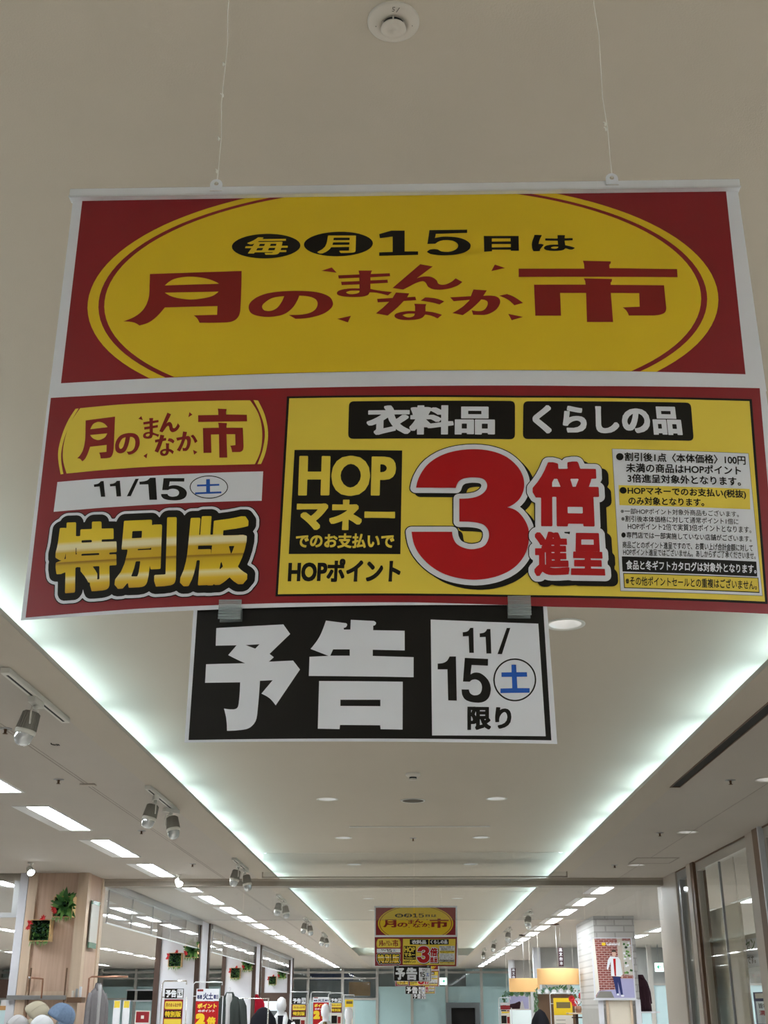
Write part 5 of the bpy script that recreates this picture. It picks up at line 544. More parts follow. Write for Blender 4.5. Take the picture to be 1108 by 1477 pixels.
NOTICE = [
 ('poly','white',0,[[(-0.2816,0.4887),(0.1758,0.4782),(0.179,0.2988),(-0.2821,0.3047)]],{}),
 ('poly','black',1,[[(-0.2764,0.4875),(0.1708,0.4772),(0.1719,0.303),(-0.277,0.3076)]],{}),
 ('poly','white',2,[[(-0.2498,0.4515),(-0.1626,0.4536),(-0.1534,0.4406),(-0.179,0.4151),(-0.1734,0.4105),(-0.1795,0.4048),(-0.1485,0.4055),(-0.1395,0.3937),(-0.1687,0.3485),(-0.1702,0.3504),(-0.1718,0.3524),(-0.1733,0.3542),(-0.175,0.356),(-0.1768,0.3576),(-0.1788,0.3591),(-0.1808,0.3604),(-0.183,0.3616),(-0.1851,0.3627),(-0.1873,0.3638),(-0.1737,0.3807),(-0.1899,0.3803),(-0.1901,0.3722),(-0.1903,0.3642),(-0.1906,0.3562),(-0.191,0.3483),(-0.1915,0.3404),(-0.1916,0.3379),(-0.1919,0.3354),(-0.1922,0.333),(-0.1928,0.3306),(-0.1936,0.3284),(-0.1948,0.3265),(-0.1961,0.3247),(-0.1977,0.3231),(-0.1994,0.3217),(-0.2013,0.3206),(-0.2037,0.3196),(-0.2062,0.319),(-0.2088,0.3187),(-0.2114,0.3184),(-0.2141,0.3182),(-0.217,0.318),(-0.2199,0.3178),(-0.2229,0.3178),(-0.2258,0.3177),(-0.2288,0.3178),(-0.229,0.3206),(-0.2292,0.3234),(-0.2295,0.3263),(-0.2299,0.3291),(-0.2304,0.3319),(-0.2309,0.3348),(-0.2316,0.3376),(-0.2324,0.3404),(-0.2332,0.3432),(-0.2341,0.346),(-0.2325,0.3457),(-0.2309,0.3453),(-0.2293,0.3451),(-0.2278,0.3449),(-0.2262,0.3447),(-0.2245,0.3447),(-0.2228,0.3446),(-0.2211,0.3447),(-0.2195,0.345),(-0.2181,0.3456),(-0.2172,0.3465),(-0.2165,0.3477),(-0.2161,0.349),(-0.2159,0.3504),(-0.2157,0.3518),(-0.2153,0.3572),(-0.2151,0.3626),(-0.215,0.368),(-0.2151,0.3735),(-0.2151,0.379),(-0.2603,0.3798),(-0.2604,0.4039),(-0.21,0.4037),(-0.2123,0.4048),(-0.2145,0.4058),(-0.2168,0.4069),(-0.219,0.408),(-0.2212,0.4091),(-0.2234,0.4102),(-0.2257,0.4114),(-0.2279,0.4126),(-0.2301,0.4138),(-0.2323,0.415),(-0.2221,0.4276),(-0.2493,0.428)],[(-0.2103,0.4275),(-0.1924,0.4281),(-0.1977,0.4224)]],{}),
 ('poly','white',2,[[(-0.1078,0.4574),(-0.0843,0.4538),(-0.0834,0.4537),(-0.0826,0.4536),(-0.0818,0.4533),(-0.0812,0.4529),(-0.0807,0.4523),(-0.0805,0.4515),(-0.0806,0.4507),(-0.0809,0.4498),(-0.0813,0.4491),(-0.0818,0.4484),(-0.0823,0.4479),(-0.0829,0.4477),(-0.0836,0.4475),(-0.0843,0.4474),(-0.085,0.4473),(-0.0845,0.445),(-0.0763,0.4449),(-0.0759,0.4579),(-0.0462,0.4558),(-0.0456,0.4554),(-0.045,0.455),(-0.0445,0.4546),(-0.044,0.4541),(-0.0437,0.4535),(-0.0436,0.4529),(-0.0437,0.4523),(-0.0439,0.4517),(-0.0442,0.4511),(-0.0445,0.4507),(-0.045,0.4503),(-0.0455,0.45),(-0.0461,0.4498),(-0.0466,0.4497),(-0.0473,0.4496),(-0.0472,0.4436),(-0.0072,0.4424),(-0.0073,0.4166),(-0.0477,0.4179),(-0.0477,0.4098),(0.0039,0.4077),(0.0036,0.3819),(-0.128,0.3852),(-0.1278,0.41),(-0.1037,0.4107),(-0.1267,0.4203),(-0.1242,0.4233),(-0.1219,0.4264),(-0.1196,0.4296),(-0.1175,0.4329),(-0.1156,0.4363),(-0.1137,0.4403),(-0.1121,0.4445),(-0.1106,0.4487),(-0.1092,0.453)],[(-0.0979,0.4192),(-0.0768,0.4188),(-0.0767,0.4105),(-0.1015,0.4109)]],{}),
 ('poly','white',2,[[(-0.1149,0.3784),(-0.01,0.3762),(-0.0106,0.316),(-0.0376,0.3167),(-0.0381,0.3215),(-0.0878,0.3225),(-0.0883,0.3173),(-0.1152,0.3182)],[(-0.0878,0.3541),(-0.0379,0.3535),(-0.0379,0.3454),(-0.0877,0.3463)]],{}),
 ('poly','white',2,[[(0.0262,0.4571),(0.095,0.4541),(0.1633,0.4522),(0.1651,0.308),(0.0256,0.3086)]],{}),
 ('poly','black',3,[[(0.0763,0.446),(0.0802,0.446),(0.0799,0.4131),(0.0742,0.4131),(0.0739,0.4351),(0.0666,0.4347),(0.0665,0.4402),(0.0678,0.4402),(0.0691,0.4404),(0.0704,0.4406),(0.0716,0.4409),(0.0727,0.4415),(0.0736,0.4421),(0.0744,0.443),(0.0751,0.4439),(0.0757,0.445)]],{}),
 ('poly','black',3,[[(0.0976,0.4445),(0.1019,0.4445),(0.1019,0.4123),(0.0957,0.4123),(0.0954,0.4341),(0.088,0.4337),(0.088,0.4388),(0.0893,0.4388),(0.0906,0.439),(0.0918,0.4392),(0.093,0.4395),(0.0942,0.4401),(0.095,0.4407),(0.0958,0.4415),(0.0965,0.4424),(0.0971,0.4434)]],{}),
 ('poly','black',3,[[(0.1228,0.4461),(0.1273,0.4461),(0.1153,0.4116),(0.1097,0.4116)]],{}),
 ('poly','black',3,[[(0.0492,0.4084),(0.0572,0.4084),(0.0569,0.3518),(0.0463,0.3522),(0.0461,0.3917),(0.0339,0.3917),(0.034,0.3992),(0.0361,0.3993),(0.0382,0.3995),(0.0402,0.3998),(0.0421,0.4004),(0.0439,0.4013),(0.0453,0.4023),(0.0465,0.4036),(0.0475,0.4051),(0.0484,0.4068)]],{}),
 ('poly','black',3,[[(0.0683,0.4066),(0.0975,0.4053),(0.0971,0.3965),(0.0767,0.3974),(0.0749,0.3853),(0.0761,0.386),(0.0772,0.3866),(0.0783,0.3871),(0.0795,0.3874),(0.0807,0.3876),(0.0823,0.3877),(0.0839,0.3876),(0.0855,0.3874),(0.087,0.3869),(0.0884,0.3862),(0.0904,0.3849),(0.0922,0.3834),(0.0939,0.3817),(0.0954,0.3799),(0.0968,0.378),(0.0978,0.376),(0.0986,0.374),(0.0992,0.3718),(0.0995,0.3696),(0.0997,0.3674),(0.0996,0.3651),(0.0992,0.3627),(0.0987,0.3604),(0.0979,0.3582),(0.0969,0.3561),(0.0958,0.3546),(0.0945,0.3532),(0.0931,0.352),(0.0915,0.3511),(0.0898,0.3503),(0.0878,0.3497),(0.0858,0.3494),(0.0837,0.3492),(0.0816,0.3493),(0.0796,0.3494),(0.0773,0.3497),(0.075,0.3501),(0.0727,0.3507),(0.0706,0.3515),(0.0685,0.3525),(0.0673,0.3534),(0.0663,0.3545),(0.0654,0.3558),(0.0647,0.3572),(0.0641,0.3586),(0.0636,0.36),(0.0634,0.3615),(0.0633,0.363),(0.0632,0.3646),(0.0632,0.3661),(0.0723,0.366),(0.0725,0.3649),(0.0727,0.3639),(0.073,0.3629),(0.0734,0.362),(0.0739,0.3612),(0.0747,0.3604),(0.0757,0.3597),(0.0767,0.3592),(0.0778,0.3588),(0.079,0.3586),(0.0804,0.3587),(0.0819,0.3588),(0.0834,0.3592),(0.0847,0.3599),(0.0859,0.3607),(0.0869,0.362),(0.0876,0.3634),(0.0882,0.365),(0.0885,0.3666),(0.0887,0.3683),(0.0887,0.3697),(0.0885,0.3712),(0.0882,0.3727),(0.0876,0.374),(0.0869,0.3753),(0.086,0.3763),(0.085,0.3772),(0.0838,0.3779),(0.0826,0.3784),(0.0813,0.3788),(0.0803,0.3789),(0.0792,0.3788),(0.0782,0.3786),(0.0771,0.3783),(0.0761,0.3779),(0.0756,0.3776),(0.0751,0.3772),(0.0746,0.3768),(0.0742,0.3763),(0.0738,0.3758),(0.0652,0.3761)]],{}),
 ('poly','black',3,[[(0.157,0.3787),(0.1567,0.376),(0.1562,0.3734),(0.1554,0.3707),(0.1544,0.3682),(0.1532,0.3658),(0.1517,0.3635),(0.15,0.3613),(0.1482,0.3593),(0.1461,0.3575),(0.1439,0.3559),(0.1416,0.3545),(0.1392,0.3533),(0.1367,0.3524),(0.1341,0.3517),(0.1315,0.3513),(0.1289,0.3512),(0.1263,0.3513),(0.1237,0.3517),(0.1212,0.3523),(0.1187,0.3532),(0.1164,0.3543),(0.1142,0.3557),(0.1122,0.3573),(0.1103,0.359),(0.1086,0.361),(0.1071,0.3631),(0.1058,0.3654),(0.1048,0.3679),(0.104,0.3704),(0.1035,0.373),(0.1032,0.3756),(0.1031,0.3783),(0.1034,0.381),(0.1039,0.3837),(0.1046,0.3863),(0.1056,0.3889),(0.1068,0.3914),(0.1082,0.3937),(0.1099,0.3959),(0.1118,0.3979),(0.1138,0.3998),(0.116,0.4014),(0.1183,0.4028),(0.1208,0.404),(0.1233,0.4049),(0.1259,0.4056),(0.1286,0.406),(0.1312,0.4062),(0.1339,0.4061),(0.1365,0.4057),(0.1391,0.4051),(0.1415,0.4042),(0.1439,0.403),(0.1461,0.4016),(0.1482,0.4),(0.15,0.3982),(0.1517,0.3962),(0.1532,0.394),(0.1545,0.3917),(0.1555,0.3893),(0.1562,0.3867),(0.1567,0.3841),(0.157,0.3814)],[(0.1551,0.3787),(0.1548,0.3762),(0.1544,0.3737),(0.1536,0.3713),(0.1527,0.3689),(0.1515,0.3667),(0.1502,0.3645),(0.1486,0.3625),(0.1469,0.3606),(0.145,0.359),(0.143,0.3575),(0.1408,0.3562),(0.1386,0.3551),(0.1362,0.3542),(0.1338,0.3536),(0.1314,0.3532),(0.1289,0.3531),(0.1265,0.3532),(0.1241,0.3536),(0.1218,0.3541),(0.1195,0.355),(0.1174,0.356),(0.1153,0.3573),(0.1134,0.3587),(0.1117,0.3604),(0.1101,0.3622),(0.1087,0.3642),(0.1075,0.3664),(0.1066,0.3686),(0.1058,0.371),(0.1053,0.3734),(0.1051,0.3758),(0.105,0.3783),(0.1053,0.3809),(0.1057,0.3833),(0.1064,0.3858),(0.1073,0.3882),(0.1084,0.3904),(0.1098,0.3926),(0.1113,0.3947),(0.1131,0.3965),(0.115,0.3983),(0.117,0.3998),(0.1192,0.4011),(0.1214,0.4022),(0.1238,0.4031),(0.1262,0.4037),(0.1287,0.4041),(0.1312,0.4042),(0.1336,0.4041),(0.136,0.4038),(0.1384,0.4032),(0.1407,0.4023),(0.1429,0.4013),(0.145,0.4),(0.1469,0.3985),(0.1486,0.3968),(0.1502,0.395),(0.1516,0.3929),(0.1527,0.3908),(0.1537,0.3885),(0.1544,0.3861),(0.1549,0.3837),(0.1551,0.3812)]],{}),
 ('poly','blue',3,[[(0.1267,0.398),(0.1326,0.398),(0.1327,0.3884),(0.1457,0.3885),(0.1458,0.3827),(0.1328,0.3824),(0.1329,0.368),(0.1482,0.3681),(0.1479,0.3623),(0.1115,0.3615),(0.1117,0.3673),(0.1265,0.3678),(0.1266,0.3824),(0.1136,0.3821),(0.1137,0.3879),(0.1265,0.3882)]],{}),
 ('text','black',3,'限り',[(0.0699,0.3444),(0.1245,0.3439),(0.123,0.3164),(0.0691,0.3152)],{'w':(0.04,0.035)}),
]

# ------------------------------------------------------------------ the setting
def hole_plate(mb, rectxy, holes, z, m):
    x0, x1, y0, y1 = rectxy
    loops = [[(x0, y0), (x1, y0), (x1, y1), (x0, y1)]] + holes
    vs, tri = fill(loops); F = []
    for t in tri:
        a, b, c = [Vector((*vs[k], 0)) for k in t]
        F.append(t if (b-a).cross(c-a).z < 0 else t[::-1])
    mb.add([(x, y, z) for x, y in vs], F, m)
def circ(x, y, r, n=24): return [(x+r*math.cos(2*PI*k/n), y+r*math.sin(2*PI*k/n)) for k in range(n)]
def rhole(x, y, w, l): return [(x-w/2, y-l/2), (x+w/2, y-l/2), (x+w/2, y+l/2), (x-w/2, y+l/2)]
FW, FL = .25, 1.26
ROW_L = [(-2.86, 7.68 + 1.915*i) for i in range(-8, 21)]
ROW_R = [(2.39, 15.72 + 1.97*i) for i in range(0, 16)] + [(2.39, -8.0 + 1.9*i) for i in range(0, 7)]  # second list: unseen fixtures added around the camera to light the sign front
ROW_R2 = [(4.72, 8.1 + 2.3*i) for i in range(0, 15)]  # the nearest few are unseen, added to brighten the shop behind its glass
ROW_R3 = [(7.3, 18.0 + 2.3*i) for i in range(0, 12)]
ROW_S1 = [(-5.0, 12.6 + 2.0*i) for i in range(0, 17)]
ROW_S2 = [(-7.9, 14.2 + 2.0*i) for i in range(0, 16)]
ROW_S3 = [(-10.9, 18.0 + 2.0*i) for i in range(0, 14)]
DL_TOP = [(s*.70, 5.12 + 2.4*i) for i in range(0, 13) for s in (-1, 1)]
DL_R = [(2.37, 7.95 - 2.53*1), (2.37, 7.95), (2.37, 10.48), (2.37, 13.01)]
DR, DRR = .078, .082

mb = MB(); mb.box(-16, 10, -10, 62, -.1, 0, 'floor'); struct(mb.build('floor'))
def lower_ceiling(name, x0, x1, holes):
    mb = MB(); hole_plate(mb, (x0, x1, -10, 49), holes, LOW, 'soffit')
    mb.box(x0, x1, -10, 49, LOW+.12, LOW+.16, 'soffit'); return mb
mb = lower_ceiling('ceiling', -16, -2.12, [rhole(x, y, FW, FL) for x, y in ROW_L+ROW_S1+ROW_S2+ROW_S3])
mb.box(-2.12, -1.575, -10, 49, LOW, LOW+.02, 'soffit'); mb.box(-2.16, -2.12, -10, 49, LOW+.02, TOP+.02, 'ceiling')
struct(mb.build('ceiling'))
mb = lower_ceiling('ceiling', 2.12, 10, [rhole(x, y, FW, FL) for x, y in ROW_R+ROW_R2+ROW_R3] + [circ(x, y, DRR) for x, y in DL_R])
mb.box(1.575, 2.12, -10, 49, LOW, LOW+.02, 'soffit'); mb.box(2.12, 2.16, -10, 49, LOW+.02, TOP+.02, 'ceiling')
struct(mb.build('ceiling'))
mb = MB(); hole_plate(mb, (-2.14, 2.14, -10, 36.5), [circ(x, y, DR) for x, y in DL_TOP if y < 36], TOP, 'ceiling')
mb.box(-2.14, 2.14, -10, 36.5, TOP+.12, TOP+.15, 'ceiling'); mb.box(-2.14, 2.14, 36.45, 36.55, LOW, TOP, 'ceiling')
mb.box(-1.575, 1.575, 36.2, 49, LOW, LOW+.02, 'soffit'); mb.box(-2.14, 2.14, -10.1, -10, LOW, TOP+.1, 'ceiling')
struct(mb.build('ceiling'))
mb = MB(); mb.box(-1.80, -1.576, -10, 49, LOW-.004, LOW, 'band'); struct(mb.build('trim_1'))
mb = MB(); mb.box(1.576, 1.78, -10, 49, LOW-.004, LOW, 'band'); struct(mb.build('trim_2'))
mb = MB(); mb.box(-2.215, -2.209, -10, 49, LOW-.0015, LOW, 'seam'); mb.box(-2.19, -2.186, -10, 49, LOW-.0015, LOW, 'seam'); struct(mb.build('trim_3'))
mb = MB(); mb.box(2.40, 2.404, -10, 14.3, LOW-.0015, LOW, 'seam'); struct(mb.build('trim_4'))
mb = MB(); mb.bbox(-3.63, 2.93, 14.36, 14.6, EYE+1.318, LOW, 'beam', .006); mb.box(-3.63, 2.93, 14.35, 14.36, EYE+1.375, LOW, 'beige'); struct(mb.build('trim_5'))
mb = MB(); mb.box(-16, 10, -10.3, -10, 0, LOW+.2, 'wallw'); struct(mb.build('wall_back'))
mb = MB(); mb.box(-16.2, -16, -10, 62, 0, LOW+.2, 'wallg'); struct(mb.build('wall_left'))
mb = MB(); mb.box(10, 10.2, -10, 62, 0, LOW+.2, 'wallg'); struct(mb.build('wall_right'))
mb = MB(); mb.box(-16, 10, 57, 57.2, 0, LOW+1, 'darkwall'); mb.box(-16, 10, 49, 57, LOW+.1, LOW+.16, 'darkwall'); struct(mb.build('wall_far'))

# right-hand shop front along x = 2.93
XW = 2.93
mb = MB(); mb.box(XW, XW+.12, -10, 7.6, 0, LOW, 'beige'); struct(mb.build('wall_shopfront'))
mb = MB(); mb.bbox(XW-.02, XW+.14, 13.68, 14.74, 0, LOW, 'beige', .008); struct(mb.build('wall_return'))
mb = MB()
mb.box(XW-.03, XW+.10, 12.74, 12.86, 0, LOW, 'brownl'); mb.box(XW-.035, XW+.10, 12.86, 13.04, 0, LOW, 'beige')
mb.box(XW-.02, XW+.10, 10.38, 10.68, 0, LOW, 'beige'); mb.box(XW-.04, XW+.10, 10.20, 10.38, 0, LOW, 'brownl'); mb.box(XW-.045, XW+.1, 10.17, 10.20, 0, LOW, 'alu')
struct(mb.build('trim_6'))
def bay(n, y0, y1, seam=None, fr='framebeige', w=.05):
    mb = MB(); mb.box(XW, XW+.06, y0, y0+w, 0, LOW, fr); mb.box(XW, XW+.06, y1-w, y1, 0, LOW, fr)
    mb.box(XW, XW+.06, y0+w, y1-w, EYE+1.305, LOW-.012, fr); mb.box(XW-.01, XW+.06, y0, y1, LOW-.012, LOW, 'brownl')
    mb.box(XW+.0, XW+.05, y0+w, y1-w, 0, .08, fr)
    o = struct(mb.build('window_%d' % n))
    g = MB(); g.box(XW+.02, XW+.03, y0+w, y1-w, .08, EYE+1.305, 'glasss')
    g.build('pane', o)
    if seam: MB().box(XW+.014, XW+.036, seam-.012, seam+.012, .08, EYE+1.305, 'alud').build('joint', o)
bay(1, 10.68, 12.74, 11.86); bay(2, 13.04, 13.68, None, 'alud', .12); bay(3, 7.6, 10.17, 8.9)
# small metal patch fitting beside the board
# left side columns (oak, then white ones with brown corner posts)
mb = MB()
mb.box(-4.27, -3.63, 13.68, 14.40, 0, LOW, 'wood')
mb.box(-4.29, -4.19, 13.645, 13.68, 0, LOW, 'woodl'); mb.box(-3.73, -3.63, 13.645, 13.68, 0, LOW, 'woodl')
mb.box(-3.63, -3.615, 13.645, 13.76, 0, LOW, 'woodl'); mb.box(-3.63, -3.615, 14.30, 14.42, 0, LOW, 'woodl')
mb.box(-4.19, -3.73, 13.66, 13.68, EYE+.10, EYE+.17, 'woodl')
struct(mb.build('wall_oak_column'))
mb = MB(); mb.box(-4.39, -4.30, 13.66, 13.9, 0, LOW, 'wallw'); struct(mb.build('wall_pilaster'))
for i, (y0, y1) in enumerate(((21.30, 22.35), (28.95, 30.05), (37.15, 38.2))):
    mb = MB(); w = (.64, .66, .72)[i]
    mb.box(-3.65-w, -3.65, y0, y1, 0, LOW, 'wallw')
    mb.box(-3.65-w-.09, -3.65-w, y0-.03, y0+.10, 0, LOW, 'brown'); mb.box(-3.70, -3.62, y0-.03, y0+.08, 0, LOW, 'brown')
    mb.box(-3.70, -3.62, y1-.12, y1+.03, 0, LOW, 'brown')
    struct(mb.build('wall_white_column' if i == 0 else 'wall_white_column'))
mb = MB(); mb.box(-4.7, -3.65, 37.10, 37.14, 0, EYE+.42, 'brown'); struct(mb.build('wall_brown_panel'))
# right side columns
mb = MB(); mb.box(2.96, 3.62, 20.5, 22.6, EYE+.0, LOW, 'tiles'); mb.box(2.96, 3.62, 20.52, 22.6, 0, EYE, 'wallg')
mb.box(2.95, 3.03, 20.46, 20.5, 0, EYE+1.0, 'wallw'); mb.box(3.07, 3.11, 20.45, 20.5, 0, EYE+.13, 'woodl'); mb.box(3.45, 3.49, 20.45, 20.5, 0, EYE+.13, 'woodl'); mb.box(3.54, 3.62, 20.46, 20.5, 0, EYE+.13, 'wallw')
mb.box(3.11, 3.45, 20.48, 20.5, 0, EYE+.12, 'board')
struct(mb.build('wall_tiled_column'))
for y in (31.5, 39.7):
    mb = MB(); mb.box(3.05, 3.7, y, y+.9, 0, LOW, 'wallg'); mb.box(2.98, 3.16, y-.15, y, 0, LOW, 'wallw'); mb.box(3.16, 3.5, y-.02, y, 0, LOW, 'wallg'); struct(mb.build('wall_column'))
mb = MB(); mb.box(3.0, 3.14, 22.6, 23.0, EYE+.12, LOW, 'wallw'); struct(mb.build('wall_pilaster'))
mb = MB(); mb.box(3.16, 7.0, 31.45, 31.5, 0, LOW, 'wallg'); struct(mb.build('wall_partition'))
# far glazed wall
YF = 48.0
o = MB(); px = [-0.06 + 1.31*k for k in range(-12, 8)]
for x in px: o.box(x-.05, x+.05, YF-.1, YF+.02, 0, LOW, 'mull')
o.box(px[0], px[-1], YF-.08, YF+.02, EYE+1.22, EYE+1.30, 'mull'); o.box(px[0], -1.4, YF-.08, YF, EYE+.29, EYE+.36, 'mull'); o.box(px[0], -1.4, YF-.06, YF, EYE+1.02, EYE+1.08, 'mull')
fw = struct(o.build('window_4'))
g = MB(); g.box(px[0], px[-1], YF-.03, YF-.015, 0, LOW, 'glass'); g.build('pane', fw)
g = MB(); g.box(-1.37, px[-1], YF-.015, YF-.005, 0, EYE+.76, 'frost'); g.box(-4.64, -1.37, YF-.015, YF-.005, 0, EYE+.36, 'frost'); g.box(px[0], -4.64, YF-.015, YF-.005, 0, EYE+.76, 'frost'); g.build('frosted_film', fw)
mb = MB(); mb.box(2.0, 10, YF+.3, YF+.4, 0, LOW, 'frost'); struct(mb.build('wall_side_room'))
mb = MB(); mb.box(-16, -5.2, YF+1.0, YF+1.1, 0, LOW, 'walls'); struct(mb.build('wall_side_room'))
# frosted partition in the right shop
o = MB()
for x in (4.0, 5.6, 7.2, 8.8): o.box(x-.05, x+.05, 30.0, 30.1, 0, LOW, 'mull')
o.box(3.72, 10, 30.03, 30.08, EYE+.50, EYE+.55, 'mull')
fw = struct(o.build('window_6')); g = MB(); g.box(3.72, 10, 30.05, 30.06, 0, EYE+.5, 'frost'); g.build('frosted_film', fw)

# ------------------------------------------------------------------ glass smoke curtains and transoms
t = thing('smoke_curtain', 'clear glass panel across the raised ceiling just in front of the beam', 'glass panel', (0, 13.6, EYE+1.345))
MB().box(-1.66, .016, -.005, .005, 0, .254, 'glassr').build('pane', t); MB().box(.020, 1.70, -.005, .005, 0, .254, 'glassr').build('pane', t)
MB().box(-1.66, 1.70, -.012, .012, -.012, .002, 'beam').box(-1.672, -1.66, -.01, .01, -.012, .054, 'beam').box(1.70, 1.712, -.01, .01, -.012, .054, 'beam').build('rail', t)
t = thing('smoke_curtain', 'wide clear glass sheet hanging below the beam across the aisle', 'glass panel', (0, 14.48, EYE+.94))
for a, b in ((-3.6, -1.99), (-1.98, .01), (.02, 1.99), (2.0, 2.9)): MB().box(a, b, -.005, .005, .012, .378, 'glassr').build('pane', t)
MB().box(-3.6, 2.9, -.006, .006, 0.004, .012, 'glassr').build('edge_strip', t)
t = thing('glass_transom', 'overhead row of clear glass panes between the oak column and first white column', 'glass panel', (-3.65, 14.42, EYE+.93))
MB().bbox(-.05, .05, .0, 6.85, .385, .466, 'alud').build('header_bar', t)
for k in range(5): MB().box(-.005, .005, .35+1.30*k, .35+1.29+1.30*k, .015, .385, 'glassr').build('pane', t)
MB().box(-.012, .012, .30, 6.85, 0, .015, 'alu').build('edge_strip', t)
for k in range(6): MB().box(-.007, .007, .335+1.30*k, .35+1.30*k, .0, .385, 'alud').build('joint', t)
t2 = dup(t, (-3.65, 22.39, EYE+.93), 'overhead row of clear glass panes between first and second white columns'); t2.scale.y = .952
t2 = dup(t, (-3.65, 30.09, EYE+.93), 'overhead row of clear glass panes between second and third white columns'); t2.scale.y = 1.02
t = thing('glass_transom', 'grey framed clear glass panel left of the oak column', 'glass panel', (-4.4, 13.72, EYE+.93))
MB().box(-6, 0, -.03, .03, 0, .05, 'alud').box(-6, 0, -.03, .03, .39, .47, 'beam').box(-.06, 0, -.03, .03, .05, .39, 'alud').build('frame', t)
MB().box(-6, -.06, -.005, .005, .05, .39, 'glassr').build('pane', t)

# ------------------------------------------------------------------ the hanging sale signs
def surf_main(x, z): return -.0735*(1.166-z)*(1-(x/.51)**2)
def surf_notice(x, z): return -.0508*(1-(x/.51)**2) + .006
ZB = SIGN_BASE
sign = thing('hanging_sale_sign', 'large red and yellow hanging sale sign nearest the camera', 'sign', (0, 1.485, EYE+ZB), 0, 'red and yellow sale signs over the aisle')
sheet(UPPER, surf_main, 'upper_poster', sign, ZB)
sheet(LOWER, surf_main, 'lower_poster', sign, ZB)
r = MB(); zr = 1.166-ZB
r.bbox(-.521, .510, -.009, .006, zr-.013, zr+.004, 'railw', .002); r.box(-.521, .510, -.0105, -.009, zr-.013, zr-.010, 'alu'); r.box(-.521, .510, -.006, .004, zr+.004, zr+.006, 'alud')
rail = r.build('hanging_rail', sign)
def tab(x):
    w = .0095; h = .021; out = [(x-w, zr-.006), (x+w, zr-.006), (x+w, zr-.006+h-w)]
    out += [(x+w*math.cos(a), zr-.006+h-w+w*math.sin(a)) for a in [PI*k/12 for k in range(1, 12)]] + [(x-w, zr-.006+h-w)]
    hole = [(x+.0035*math.cos(2*PI*k/12), zr+.0065+.0035*math.sin(2*PI*k/12)) for k in range(12)]
    b = MB()
    for yy, fl in ((-.0125, 0), (-.0105, 1)):
        vs, tri = fill([out, hole]); b.add([(p[0], yy, p[1]) for p in vs], [q[::-1] if fl else q for q in tri], 'white')
    for lp in (out, hole):
        n = len(lp); b.add([(p[0], yy, p[1]) for yy in (-.0125, -.0105) for p in lp], [(k, (k+1) % n, n+(k+1) % n, n+k) for k in range(n)], 'plasticw')
    return b.build('hook', rail)
for i, (x, kn) in enumerate(((-.293, (.035, .098, .185, .25)), (.315, (.105, .115)))):
    tab(x)
    s = MB(); L = 1.6-1.166-.006
    pts = [(x, -.0115, zr+.0075), (x+.001, -.008, zr+.04)] + [(x+.002*math.sin(k*2.1), -.006, zr+.04+(L-.04)*k/6) for k in range(1, 7)]
    s.tube(pts, .0007, 'nylon', 6)
    s.tube([(x+.0012, -.0112, zr+.0075), (x+.0014, -.008, zr+.04)], .0007, 'nylon', 6)
    for q in kn:
        s.lathe([(0, -.004), (.0018, -.002), (.0016, .002), (0, .005)], (x+random.uniform(-.003, .001), -.0065, zr+q), 'nylon', 8)
        s.tube([(x, -.006, zr+q), (x-.004, -.007, zr+q+.004)], .0008, 'nylon', 5)
    st = s.build('hanging_string', sign)
notice = thing('hanging_notice_sign', 'black and white notice clipped under the nearest large sale sign', 'sign', (-.05, 1.485, EYE+ZB), 0, 'black and white notices under the sale signs')
nb = sheet(NOTICE, surf_notice, 'notice_sheet', notice, ZB); nb.location.x = .05
for x in (-.231, .139):
    c = MB(); xx = x+.05; zc = .472-ZB; yb = surf_main(x, .48) - .006
    w = .0145
    c.box(xx-w, xx+w, yb-.004, yb-.002, zc-.013, zc+.012, 'clip')
    for k in range(4): c.tube([(xx-w, yb-.004, zc-.0125+.0042*k), (xx+w, yb-.004, zc-.0125+.0042*k)], .0011, 'clip', 8)
    c.tube([(xx-w, yb-.004, zc+.0115), (xx+w, yb-.004, zc+.0115)], .0009, 'clip', 8); c.tube([(xx-w, yb-.004, zc+.006), (xx+w, yb-.004, zc+.006)], .0007, 'clip', 8)
    c.box(xx-w, xx+w, yb+.010, yb+.012, zc-.013, zc+.012, 'clip'); c.box(xx-w, xx+w, yb-.004, yb+.012, zc+.001, zc+.0025, 'clip')
    c.build('clip', notice)
for i, (dx, yy) in enumerate(((.042, 15.4), (.093, 29.4), (.25, 43.9))):
    w = ('second', 'third', 'farthest')[i]
    s = dup(sign, (dx, yy, EYE+ZB), '%s red and yellow sale sign down the aisle, hanging above the far end' % w if i == 2 else ('small red and yellow sale sign hanging just behind the beam' if i == 0 else 'red and yellow sale sign half hidden behind the second notice'), 'red and yellow sale signs over the aisle')
    if i == 2:
        for ch in s.children:
            if ch.name.startswith('hanging_string'): ch.scale.z = .0; ch.scale.z = (zr+.234)/(zr+.434)
    dup(notice, (dx-.05, yy, EYE+ZB), ('black and white notice under the small sale sign just behind the beam', 'black and white notice under the third sale sign, partly in front of the last', 'smallest black and white notice at the far end of the aisle')[i])

